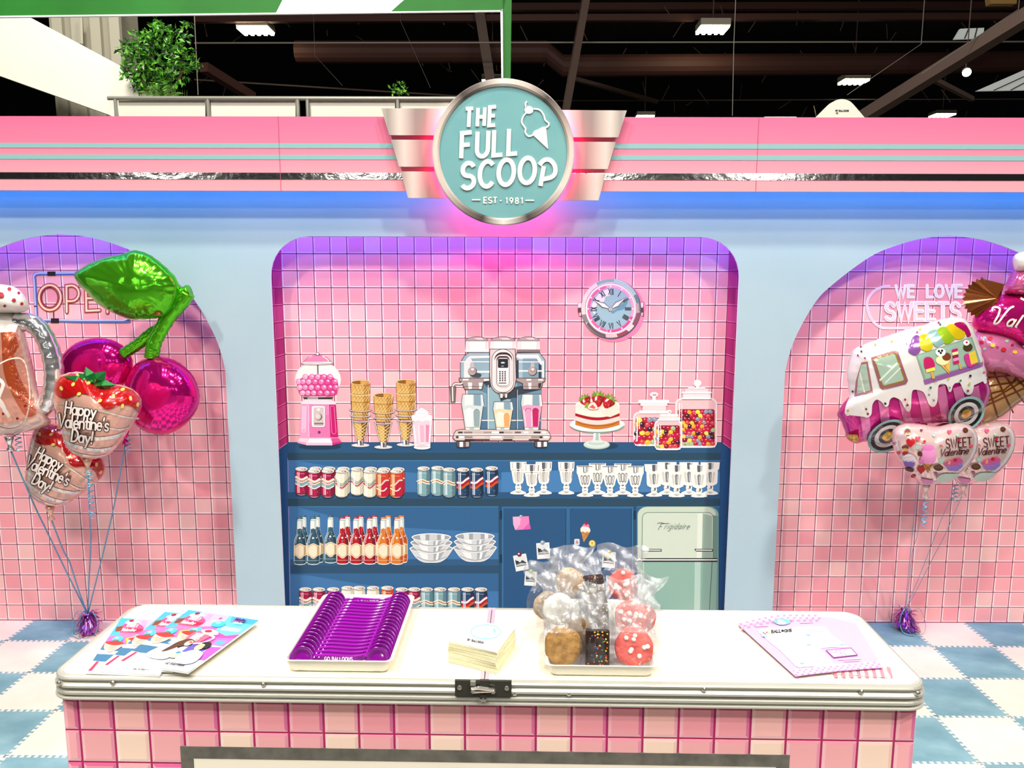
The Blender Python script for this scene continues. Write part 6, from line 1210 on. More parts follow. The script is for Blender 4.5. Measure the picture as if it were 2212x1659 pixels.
a.up(.002).part('window').poly(rrect(-10, -10, 10, 10, 3) and [(235, 735), (275, 730), (308, 925), (190, 950), (200, 850)], FM('#a06a74')); a.poly([(232, 752), (265, 745), (292, 910), (205, 935), (212, 850)], FM('#b9d2bd', .12, .3)); a.line([(225, 800), (255, 925)], 8, FM('#e3efe0'))
a.part('window').poly([(295, 705), (440, 660), (465, 668), (528, 850), (515, 872), (370, 908), (352, 895)], FM('#9c5d6c')); a.poly([(312, 712), (440, 674), (456, 682), (512, 845), (504, 858), (374, 890), (364, 882)], FM('#c9a23f', .15, .6)); a.poly([(320, 718), (438, 682), (448, 690), (502, 842), (494, 850), (378, 880), (370, 872)], FM('#bcd6c2', .12, .3)); a.line([(350, 850), (460, 740)], 12, FM('#e3efe0')); a.line([(385, 865), (480, 770)], 9, FM('#e3efe0'))
a.part('serving_hatch').poly([(578, 690), (930, 575), (985, 735), (632, 850)], FM('#8fae96')); a.poly([(590, 692), (925, 585), (975, 730), (640, 838)], FM('#b4d6bf', .14, .3))
a.poly([(625, 848), (1000, 732), (998, 762), (635, 875)], FM('#9a5fa3'))
a.up(.001).part('awning')
for p, c_ in (([(560, 575), (600, 572), (608, 655), (580, 690), (545, 680), (530, 655)], '#9a5fb0'), ([(600, 570), (650, 560), (682, 610), (680, 650), (650, 665), (615, 655), (605, 640)], '#f0d92a'), ([(650, 555), (715, 530), (760, 600), (735, 625), (700, 635)], '#9cc9c4'), ([(712, 532), (770, 512), (825, 575), (800, 610), (765, 620), (750, 600)], '#a9cf2a'), ([(770, 510), (825, 495), (885, 545), (880, 580), (845, 590), (820, 580)], '#f2d31f'), ([(815, 495), (880, 485), (925, 560), (900, 575), (885, 545)], '#c01a6a')): a.poly(smooth(p, 3, True), FM(c_, .15, .35))
a.up(.001).part('frozen_treats')
a.poly(smooth([(628, 730), (635, 706), (665, 702), (688, 722), (695, 765), (640, 780)], 3, True), '#c21860'); a.poly([(640, 780), (695, 765), (700, 785), (645, 800)], '#f2e25a'); a.line([(676, 795), (690, 838)], 18, '#c9a25a')
a.poly([(718, 735), (795, 715), (788, 808)], '#e0b35a'); a.line([(740, 735), (788, 800)], 4, '#a5702c'); a.line([(785, 725), (758, 765)], 4, '#a5702c'); a.ell(745, 722, 42, 30, '#f3e6b0', n=16); a.ell(770, 700, 28, 26, '#7a3b20', n=14); a.ell(733, 672, 32, 26, '#fbf6f0', n=14); [a.ell(x, y, 8, 8, '#1d1d22', n=8) for x, y in ((722, 665), (742, 662), (734, 676))]
for k, c_ in enumerate(('#c21860', '#f3e6a0', '#8f1d50', '#e58ab5', '#c21860')): a.poly([(804+k*2, 655+k*19), (840+k*2, 646+k*19), (842+k*2, 664+k*19), (806+k*2, 673+k*19)], c_)
a.line([(850, 740), (860, 778)], 13, '#c9a25a'); a.poly(smooth([(880, 700), (900, 680), (940, 690), (955, 720), (945, 755), (905, 762)], 3, True), '#c9348a'); a.poly([(910, 680), (950, 660), (968, 735), (925, 750)], '#e6c53c'); a.ell(905, 640, 30, 26, '#4a3416', n=12); a.ell(895, 612, 20, 18, '#fbf6f0', n=12); a.ell(897, 610, 7, 7, '#a0142a', n=8)
a.part('confetti')
for k in range(210):
    x = R.uniform(165, 1010); y = R.uniform(465, 990); lo = 955-(x-150)*.13
    if Bt.h(x, y) < .03 or (280 < x < 540 and 650 < y < 915) or (520 < x < 1005 and y > 690-(x-578)*.33-140 and y < 880-(x-632)*.34) or (180 < x < 315 and 725 < y < 955) or y > lo-10: continue
    a.ell(x, y, 7, 7, ['#8a2b3c', '#20222c', '#b5b33a', '#8c8a94', '#c7428f', '#2f6b4a'][k % 6], n=8 if k % 3 else 5)
for x, y, c_ in ((690, 975, '#8c8a94'), (670, 895, '#2f6b4a'), (525, 1005, '#8a2b3c'), (510, 970, '#b01822'), (265, 1030, '#6a5a2a'), (275, 1060, '#7a2b3c'), (150, 1040, '#b5b33a'), (915, 870, '#b5b33a'), (905, 915, '#8a2b3c'), (660, 940, '#8c8a94'), (385, 995, '#20222c'), (790, 895, '#8c8a94'), (920, 820, '#20222c')): a.ell(x, y, 9, 9, c_, n=5)
for cx, cy, rx, ry in ((400, 1200, 118, 85), (895, 1060, 108, 92)):
    a.up(.0022).part('wheel')
    def half(r, c_, dy=0):
        p = [(cx+rx*r*cos(t), cy+ry*r*sin(t)-(cx+rx*r*cos(t)-cx)*.32) for t in [radians(x) for x in range(170, 371, 12)]] if 0 else [(cx+rx*r*cos(t)*.95-ry*r*sin(t)*-.15, cy+ry*r*sin(t)-rx*r*cos(t)*.35) for t in [radians(x) for x in range(0, 360, 12)]]
        p = [q for q in p if Bt.h(*q) > .002]
        if len(p) > 3: a.up(.0006).poly(p, c_)
    a.up(.001); half(1.12, FM('#93bdbb')); half(.95, FM('#1f1a20', .12)); half(.74, FM('#efe9ea')); half(.5, FM('#1f1a20', .12)); half(.3, FM('#e3b02a', .12, .5))
a.part('headlight').poly([(128, 1190), (210, 1190), (222, 1238), (190, 1240), (146, 1210)], FM('#d9a02a', .12, .6))
a.build('print', parent=e)
tie(e, fR, Yt_, 620, 1130, WR, FM('#d2218f', .16, .55), .0)
# hearts
def heart(dx, dy, Y, lab, sway, cut):
    def T(l): return [(x+dx, y+dy) for x, y in l]
    o = T([(425, 1200), (440, 1150), (500, 1120), (570, 1118), (650, 1128), (720, 1135), (800, 1118), (880, 1118), (940, 1145), (968, 1200), (965, 1280), (930, 1360), (870, 1430), (790, 1480), (700, 1505), (620, 1505), (560, 1460), (490, 1390), (440, 1300)])
    B = Foil(fR, Y, o, .13, (690+dx, 1300+dy), puck=40, pk=.03); g = B.pos(*B.c)
    e = empty('heart_balloon', (g.x, Y, B.pos(640+dx, 1505+dy).z), lab, 'balloon', 'sweet valentine heart balloons')
    B.build('balloon_body', FM('#f3d3cf', .14, .4), e); a = B.art(maxe=11)
    a.part('lettering')
    for st in (text('SWEET', 770+dx, 1275+dy, 58, track=.16, sx=.7, rot=-4), text('Valentine', 728+dx, 1328+dy, 44, shear=.35, track=.12, sx=.95, rot=-6)): a.txt(st, 6, '#4a1a1f')
    for k in (-1, 1): a.cur_([(725+dx if k < 0 else 915+dx, 1262+dy), (735+dx if k < 0 else 925+dx, 1256+dy), (748+dx if k < 0 else 935+dx, 1268+dy)], 5, '#b0262f')
    a.part('printed_sweets')
    def ht(x, y, r, c_): a.poly([(x+dx+r*p[0], y+dy+r*p[1]) for p in ((0, 1), (-.9, .1), (-1, -.45), (-.6, -.85), (-.15, -.75), (0, -.4), (.15, -.75), (.6, -.85), (1, -.45), (.9, .1))], c_)
    for x, y, r, c_ in ((545, 1240, 30, '#c01522'), (610, 1412, 27, '#c01522'), (508, 1312, 18, '#b0262f'), (590, 1215, 18, '#d23a4a'), (788, 1172, 15, '#d84a6a'), (612, 1162, 9, '#7a1f3a'), (740, 1355, 16, '#9cc9c0'), (588, 1272, 13, '#9cc9c0'), (468, 1305, 14, '#d84a6a'), (925, 1262, 12, '#d84a6a'), (705, 1440, 12, '#b05a90'), (690, 1195, 10, '#9cc9c0'), (436, 1245, 9, '#b05a90'), (840, 1195, 10, '#9cc9c0')): ht(x, y, r, c_)
    E_ = lambda x, y, rx, ry, c_, r=0: a.ell(x+dx, y+dy, rx, ry, c_, rot=r, n=16)
    a.poly(T([(618, 1375), (690, 1372), (652, 1432)]), '#b57a3a'); a.line(T([(630, 1378), (670, 1415)]), 4, '#6e4218'); a.line(T([(680, 1378), (640, 1410)]), 4, '#6e4218')
    E_(655, 1345, 50, 32, '#e08ac0'); E_(612, 1360, 18, 16, '#d87ab5'); E_(660, 1305, 46, 32, '#e58fc4'); E_(655, 1272, 38, 20, '#d676b4'); E_(602, 1310, 16, 16, '#5a2a1a')
    E_(720, 1398, 30, 20, '#4a2416'); E_(720, 1394, 24, 13, '#6a3a24'); E_(525, 1170, 18, 18, '#7a4a3a'); E_(527, 1184, 16, 9, '#d9b98a'); E_(510, 1270, 22, 14, '#6e3a20'); E_(510, 1284, 18, 10, '#d9a25a'); E_(890, 1160, 18, 14, '#5a2a1a', 30); E_(535, 1410, 30, 12, '#4a2416', 20); E_(850, 1225, 9, 9, '#b0262f'); E_(632, 1232, 9, 9, '#c01522')
    a.poly(T([(495, 1345), (575, 1355), (562, 1395), (505, 1388)]), '#8a68c0'); a.poly(smooth(T([(490, 1350), (500, 1325), (530, 1312), (565, 1325), (585, 1358), (540, 1362)]), 3, True), '#efe6ea')
    a.poly(T([(755, 1380), (870, 1355), (872, 1390), (840, 1418), (790, 1418)]), '#9a78cc'); a.poly(smooth(T([(758, 1382), (775, 1355), (820, 1345), (850, 1335), (875, 1360), (820, 1385)]), 3, True), '#d24a8a'); E_(825, 1350, 13, 12, '#b01522'); a.line(T([(790, 1355), (785, 1378)]), 14, '#d9a25a')
    a.poly(smooth(T([(705, 1470), (740, 1440), (800, 1435), (850, 1440), (800, 1480), (740, 1492)]), 3, True), '#c9e0d6'); a.poly(T([(605, 1465), (690, 1478), (680, 1500), (625, 1500)]), '#e08ac0'); E_(560, 1452, 14, 10, '#b0262f')
    a.build('print', parent=e)
    tie(e, fR, Y, 640+dx, 1512+dy, WR, FM('#f3d3cf', .14, .4), sway); return e
eh = heart(236, -6, 3.34, 'heart shaped sweet valentine foil balloon half hidden behind the other heart', .02, 0)
eh2 = heart(0, 0, 3.12, 'heart shaped sweet valentine foil balloon in front, below the truck balloon', -.01, 0)
curl(eh2, at(2001, 1085, 3.08), 5, .01, .022); curl(eh, at(2066, 1048, 3.3), 4, .011, .018)
# ================================================================== the counter
CO = Vector((-.903, 1.403, 0)); CU = Vector((1.6953, -.0325, 0)).normalized(); CV = Vector((-CU.y, CU.x, 0)); CLn, CD, CZ = 1.698, .333, 1.0
def cp(u, v, z): return CO+CU*u+CV*v+Vector((0, 0, z))
def uvz(p): q = Vector(p)-CO; return (q.dot(CU), q.dot(CV), q.z)
def onplane(px, py, v=0.0):
    """photo pixel -> (u, z) on the counter's front plane set back by v"""
    d = ray(px, py); o = Vector((0, 0, HC)); t = (CO+CV*v-o).dot(CV)/d.dot(CV); q = uvz(o+d*t); return q[0], q[2]
def onz(px, py, z): q = uvz(atz(px, py, z)); return q[0], q[1]
ct = empty('counter', cp(CLn/2, CD/2, 0), 'pink tiled show counter with a white top, aluminium rim and dark latch', 'counter')
lam = fresh('#efe6cf', rough=.28, spec=.45); mottle(lam, '#ece2c8', '#f4ecd9', 70, .3, .7, (1, 2.2, 1)); lam.name = 'top_laminate'
alu = fresh('#d2d0c3', rough=.32, metal=.55); alu.name = 'aluminium'; steel = M('#c9c7bd', rough=.18, metal=.9, gain=1); dkst = fresh('#4b4a43', rough=.4, metal=.6)
def rpath(d, r=.04, n=7):
    """rounded outline of the top grown by d, in (u, v)"""
    o = []; r += d
    for cx, cy, a in ((CLn-r+d, r-d, -90), (CLn-r+d, CD-r+d, 0), (r-d, CD-r+d, 90), (r-d, r-d, 180)): o += arc(cx, cy, r, r, a, a+90, n)
    return o
prof = [(-.012, 0), (-.004, .0016), (.001, 0), (.003, -.003), (.0025, -.006), (-.001, -.008), (-.002, -.0105), (.006, -.0155), (.0065, -.0195), (-.001, -.022), (-.002, -.025), (.005, -.0295), (.0055, -.034), (.0, -.0365), (.0005, -.0385), (.007, -.0405), (.0072, -.0435), (.002, -.0455), (-.012, -.046)]
V, Fc = [], []; m_ = len(rpath(0))
for d, z in prof: V += [cp(u, v, CZ+z) for u, v in rpath(d)]
for k in range(len(prof)-1):
    for i in range(m_): Fc.append([k*m_+i, k*m_+(i+1) % m_, (k+1)*m_+(i+1) % m_, (k+1)*m_+i])
mesh('rim', V, Fc, alu, ct)
us = onz(1047, 1462, CZ)[0]
in_ = rpath(-.011)
for a_, b_ in ((-1, us-.001), (us+.001, 9)):
    P = [(min(max(u, a_), b_), v) for u, v in in_]
    MB().prism([cp(u, v, CZ+.0006) for u, v in P], (0, 0, -.012), lam).build('top_panel', ct)
for s in (-1, 1):
    a_ = us+s*.0015; b_ = us+s*.0085
    MB().prism([cp(a_, .002, CZ+.0016), cp(b_, .002, CZ+.0016), cp(b_, CD-.002, CZ+.0016), cp(a_, CD-.002, CZ+.0016)], (0, 0, -.003), M('#cfb3c3', rough=.35, metal=.3)).build('seam_strip', ct)
vf = .014
body = MB()
body.prism([cp(.014, vf, .953), cp(CLn-.014, vf, .953), cp(CLn-.014, CD-.014, .953), cp(.014, CD-.014, .953)], (0, 0, -.953), M('#eadcd6', rough=.5)); body.build('carcass', ct)
groutd = M('#b52a64', rough=.5)
zt_ = onplane(620, 1511.5, vf)[1]; u0_, u1_ = .0155, CLn-.0155
def fquad(name, P, mat, lift, parent=ct): return MB().prism([cp(u, vf-lift, z) for u, z in P], CV*lift, mat).build(name, parent)
fquad('grout_panel', [(u0_, .02), (u1_, .02), (u1_, zt_), (u0_, zt_)], groutd, .0012)
uA = onplane(395, 1513, vf)[0]; PU = (onplane(1235, 1513, vf)[0]-uA)/11; PZc = zt_-onplane(620, 1581.5, vf)[1]
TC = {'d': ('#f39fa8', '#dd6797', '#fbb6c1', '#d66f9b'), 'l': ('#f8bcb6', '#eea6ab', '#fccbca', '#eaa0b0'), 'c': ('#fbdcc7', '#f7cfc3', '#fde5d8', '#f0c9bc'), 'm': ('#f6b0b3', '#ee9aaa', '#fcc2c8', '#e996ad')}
share = {}
for k in range(-5, 24):
    for r in range(0, 12):
        a_, b_ = max(uA+k*PU+.0022, u0_+.001), min(uA+(k+1)*PU-.0022, u1_-.001); zb, zc = zt_-(r+1)*PZc+.002, zt_-r*PZc-.002
        if b_-a_ < .006 or zb < .02: continue
        lt = (k % 3) == 1; key = ('l' if lt else 'd') if r % 2 == 0 else ('c' if lt else 'm')
        kk = (round(b_-a_, 4), key)
        if kk not in share:
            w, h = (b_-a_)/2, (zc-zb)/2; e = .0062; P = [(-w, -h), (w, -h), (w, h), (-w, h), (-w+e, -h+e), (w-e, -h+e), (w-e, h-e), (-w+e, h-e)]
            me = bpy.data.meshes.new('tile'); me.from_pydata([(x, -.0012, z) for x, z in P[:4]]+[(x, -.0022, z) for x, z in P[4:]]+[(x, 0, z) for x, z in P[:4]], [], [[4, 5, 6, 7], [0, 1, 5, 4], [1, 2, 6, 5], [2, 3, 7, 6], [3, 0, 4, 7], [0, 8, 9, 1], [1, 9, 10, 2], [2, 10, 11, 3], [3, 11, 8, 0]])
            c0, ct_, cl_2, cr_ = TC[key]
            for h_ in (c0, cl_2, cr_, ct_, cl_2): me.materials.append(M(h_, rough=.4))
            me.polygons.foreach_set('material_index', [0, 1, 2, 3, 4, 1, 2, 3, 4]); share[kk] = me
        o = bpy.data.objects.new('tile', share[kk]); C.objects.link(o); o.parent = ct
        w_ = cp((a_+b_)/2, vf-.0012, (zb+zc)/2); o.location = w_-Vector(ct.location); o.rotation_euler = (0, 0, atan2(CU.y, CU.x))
# printed board on the front
bu0, bz = onplane(391, 1611, vf); bu1, bz2 = onplane(1705, 1627, vf); bz = (bz+bz2)/2; fw_ = .0255
slate = fresh('#6a665d', rough=.6); mottle(slate, '#5d5a52', '#747067', 30)
for P in ([(bu0, bz-fw_), (bu1, bz-fw_), (bu1, bz), (bu0, bz)], [(bu0, .28), (bu0+fw_, .28), (bu0+fw_, bz-fw_), (bu0, bz-fw_)], [(bu1-fw_, .28), (bu1, .28), (bu1, bz-fw_), (bu1-fw_, bz-fw_)]): fquad('board_frame', P, slate, .0042)
fquad('board', [(bu0+fw_, .28), (bu1-fw_, .28), (bu1-fw_, bz-fw_), (bu0+fw_, bz-fw_)], M('#f3ead6', rough=.5), .0036)
for x, y in ((127, 1476), (243, 1476), (568, 1479), (1112, 1498), (1229, 1499), (1522, 1490), (1862, 1495), (1983, 1498)):
    u, z = onplane(x, y, -.004); u = min(max(u, .02), CLn-.02); MB().lathe([(.0052, 0), (.005, .0015), (.0035, .0032), (0, .004)], steel, cp(u, -.003, z), -CV, 12).build('rivet', ct, smooth=True)
# latch
lu0, lz0 = onplane(983, 1503, -.008); lu1, lz1 = onplane(1105, 1471, -.008); lc = (lu0+lu1)/2
la = MB()
def lbox(b, a0, a1, z0, z1, v0, v1, mat): b.prism([cp(a0, v0, z0), cp(a1, v0, z0), cp(a1, v0, z1), cp(a0, v0, z1)], CV*(v1-v0), mat); return b
lbox(la, lu0, lu1, lz0, lz1, -.0095, -.004, dkst); lt_ = la.build('latch', ct, label='dark steel butterfly latch with bright lever')
def lpart(name, f): b = MB(); f(b); b.build(name, lt_)
hh = lz1-lz0
lpart('screw', lambda b: b.lathe([(.0048, 0), (.0042, .002), (0, .003)], steel, cp(lu0+.009, -.0095, lz0+hh*.55), -CV, 12))
lpart('screw', lambda b: b.lathe([(.0048, 0), (.0042, .002), (0, .003)], steel, cp(lu1-.009, -.0095, lz0+hh*.55), -CV, 12))
lpart('lever', lambda b: (b.tube([cp(lc-.022, -.015, lz1-.012), cp(lc-.008, -.017, lz1-.01), cp(lc+.02, -.016, lz1-.014)], .0035, steel, n=8), lbox(b, lc-.024, lc-.014, lz1-.006, lz1+.002, -.017, -.0095, steel)))
lpart('lever', lambda b: (b.tube([cp(lc-.017, -.015, lz0+.013), cp(lc+.016, -.015, lz0+.015)], .003, steel, n=8), lbox(b, lc-.006, lc+.011, lz1-.011, lz1+.004, -.016, -.0095, dkst)))
for s in (-1, 1): lpart('pivot', lambda b: b.lathe([(.005, 0), (.0046, .006), (.003, .008), (0, .009)], steel, cp(lc+s*.019, -.0095, lz0+.013), -CV, 12))
lpart('hook', lambda b: (lbox(b, lc-.0065, lc+.0065, lz0-.004, lz0+.006, -.012, -.004, dkst), b.lathe([(.0075, 0), (.0075, .005), (.003, .006), (.003, .009), (0, .0095)], steel, cp(lc, -.006, lz0-.004), -CV, 14)))
# ================================================================== trays
def tray(px0, px1, pyf, v1, h, lab):
    u0, v0 = onz(px0, pyf, CZ); u1 = onz(px1, pyf, CZ)[0]; u0 -= .002; u1 += .002; fl_ = .007
    e = empty('serving_tray', cp((u0+u1)/2, (v0+v1)/2, CZ+.0016), lab, 'tray', 'white plastic trays'); m = M('#f5f1e2', rough=.3)
    def rr_(g, r, z): return [cp(x, y, CZ+z) for x, y in rrect(u0-g, v0-g, u1+g, v1+g, r, 4)]
    L = [rr_(-.004, .008, .0012), rr_(0, .012, .004), rr_(fl_, .012, h-.004), rr_(fl_+.004, .013, h-.001), rr_(fl_+.003, .013, h), rr_(fl_-.002, .011, h-.002), rr_(-.002, .011, .003), rr_(-.006, .008, .0025)]
    n = len(L[0]); V = [p for l in L for p in l]; Fc = [list(range(n))[::-1], [7*n+i for i in range(n)]]
    for k in range(7):
        for i in range(n): Fc.append([k*n+i, k*n+(i+1) % n, (k+1)*n+(i+1) % n, (k+1)*n+i])
    mesh('tray_body', V, Fc, m, e); return u0, u1, v0, v1
a0, a1, b0, b1 = tray(627, 836, 1452, CD-.012, .031, 'white tray full of purple scoops, left of the napkins')
pur = fresh('#9a159f', rough=.12, spec=.6); pur.name = 'purple_plastic'; bsdf(pur).inputs['Base Color'].default_value = (.25, .006, .29, 1); bsdf(pur).inputs['Transmission Weight'].default_value = .12
bsdf(pur).inputs['Base Color'].default_value = (.19, .004, .22, 1); pur2 = pur.copy(); bsdf(pur2).inputs['Base Color'].default_value = (.27, .008, .32, 1); pur3 = pur.copy(); bsdf(pur3).inputs['Base Color'].default_value = (.52, .05, .55, 1)
N = 18; uc = (a0+a1)/2; hw = (a1-a0)/2-.022
def scoop_me():
    out = {}; tl = radians(26); ax = Vector((0, -cos(tl), sin(tl)))
    for nm, s in (('cup', -1), ('cup', 1)):
        b = MB(); c = (s*hw, 0, .0145)
        b.lathe([(.0008, .0), (.013, .0005), (.0155, -.0005), (.0172, .005), (.0232, .0076), (.0236, .0076)], pur, c, ax, 28, False)
        b.lathe([(.0234, .0078), (.0246, .0078), (.0247, .0066), (.0236, .0060)], pur3, c, ax, 28, False)
        b.lathe([(.0238, .0062), (.019, .0035), (.017, -.004), (.0008, -.0045)], pur, c, ax, 28, False); b.v = [Vector((q.x, q.y, max(q.z, .0002))) for q in b.v]; out[(nm, s)] = b
    b = MB(); w = hw-.018
    P = smooth([(-w, .0225), (-w*.6, .0265), (-w*.2, .0255), (w*.3, .0240), (w*.65, .0255), (w, .030)], 4)
    for i in range(len(P)-1):
        (x0, z0), (x1, z1) = P[i], P[i+1]
        b.add([(x0, -.0022, z0-.013), (x1, -.0022, z1-.013), (x1, -.0030, z1-.0016), (x0, -.0030, z0-.0016), (x0, .003, z0-.013), (x1, .003, z1-.013), (x1, .0006, z1), (x0, .0006, z0)], [[0, 1, 2, 3], [3, 2, 6, 7], [4, 7, 6, 5], [0, 4, 5, 1]], pur2)
    for x in (-w*.88, -w*.72, w*.72, w*.9): b.lathe([(.003, 0), (.0022, .003), (0, .0042)], pur2, (x, -.003, .0195 if x < 0 else .024), (0, -1, .4), 8)
    out[('handle', 0)] = b; return out
sm = scoop_me(); sme = {}
for k, b in sm.items():
    me = bpy.data.meshes.new(k[0]); me.from_pydata(b.v, [], b.f); [me.materials.append(m) for m in b.ms]; me.polygons.foreach_set('use_smooth', [k[0] == 'cup']*len(b.f)); me.update(); sme[k] = me
rz = atan2(CU.y, CU.x)
ORD = ['nearest', 'second', 'third', 'fourth', 'fifth', 'sixth', 'seventh', 'eighth', 'ninth', 'tenth', 'eleventh', 'twelfth', 'thirteenth', 'fourteenth', 'fifteenth', 'sixteenth', 'seventeenth', 'farthest']
for i in range(N):
    e = empty('plastic_scoop', cp(uc, b0+.017+i*(b1-b0-.024)/(N-1), CZ+.0046), 'purple double ended plastic scoop, %s from the front edge of the tray' % ORD[i] if 0 < i < N-1 else ['purple double ended plastic scoop with white lettering, frontmost in the tray', 'purple double ended plastic scoop with white lettering, rearmost in the tray'][i > 0], 'scoop', 'purple scoops in the tray')
    e.rotation_euler = (0, 0, rz)
    for k, me in sme.items():
        o = bpy.data.objects.new(k[0], me); C.objects.link(o); o.parent = e
    if i in (0, N-1):
        b = MB(); z = .0135
        for st in text('GO BALLOONS', -.03, -z, .0075, track=.22, sx=.85):
            v, f = ribbon(st, .0016); b.add([(p[0], -.0034, -p[1]) for p in v], f, M('#fbf3fb'))
        me = bpy.data.meshes.new('lettering'); me.from_pydata(b.v, [], b.f); me.materials.append(b.ms[0]); o = bpy.data.objects.new('lettering', me); C.objects.link(o); o.parent = e
c0_, c1_, d0, d1 = tray(1192, 1405, 1461, CD-.02, .029, 'white tray heaped with wrapped cookies, right of the napkins')
# ================================================================== wrapped treats
def clear_film(lo=.03, hi=.38, milk=.02, sc_=55):
    m = bpy.data.materials.new('cellophane'); m.use_nodes = True; n, l = m.node_tree.nodes, m.node_tree.links; n.remove(n['Principled BSDF'])
    t = n.new('ShaderNodeBsdfTransparent'); t.inputs[0].default_value = (.95, .96, .97, 1); g = n.new('ShaderNodeBsdfGlossy'); g.inputs['Roughness'].default_value = .18; d = n.new('ShaderNodeBsdfDiffuse'); d.inputs[0].default_value = (.95, .93, .92, 1)
    fr_ = n.new('ShaderNodeLayerWeight'); fr_.inputs[0].default_value = .35; mr = n.new('ShaderNodeMapRange'); mr.inputs[3].default_value = lo; mr.inputs[4].default_value = hi
    tc = n.new('ShaderNodeTexCoord'); v = n.new('ShaderNodeTexVoronoi'); v.inputs['Scale'].default_value = 70; ns = n.new('ShaderNodeTexNoise'); ns.inputs['Scale'].default_value = sc_; ns.inputs['Detail'].default_value = 3
    bp = n.new('ShaderNodeBump'); bp.inputs['Strength'].default_value = .9; bp.inputs['Distance'].default_value = .006; l.new(tc.outputs['Object'], ns.inputs['Vector']); l.new(ns.outputs[0], bp.inputs['Height'])
    m1, m2 = n.new('ShaderNodeMixShader'), n.new('ShaderNodeMixShader'); m2.inputs[0].default_value = milk
    l.new(fr_.outputs['Fresnel'], mr.inputs[0]); l.new(mr.outputs[0], m1.inputs[0]); l.new(t.outputs[0], m1.inputs[1]); l.new(g.outputs[0], m1.inputs[2]); l.new(bp.outputs[0], g.inputs['Normal']); l.new(bp.outputs[0], fr_.inputs['Normal'])
    l.new(m1.outputs[0], m2.inputs[1]); l.new(d.outputs[0], m2.inputs[2]); l.new(m2.outputs[0], n['Material Output'].inputs[0]); return m
film = clear_film(); film2 = clear_film(.07, .5, .10, 75)  # film2's extra white diffuse stands in for blown highlights on the crumpled tops
ck = fresh('#b9863c', rough=.7); mottle(ck, '#a3712a', '#cc9a4c', 60); bump(ck, 90, .7, .004)
tan_ = fresh('#cda77c', rough=.75); mottle(tan_, '#bd9266', '#dcbc95', 60); bump(tan_, 90, .6, .004)
red = fresh('#ee6259', rough=.6); mottle(red, '#e2504a', '#f4776c', 50); bump(red, 80, .7, .004)
wht_ = fresh('#f6f0e2', rough=.6); bump(wht_, 60, .6, .004)
brw = fresh('#2c1b15', rough=.35); bump(brw, 60, .4, .003)
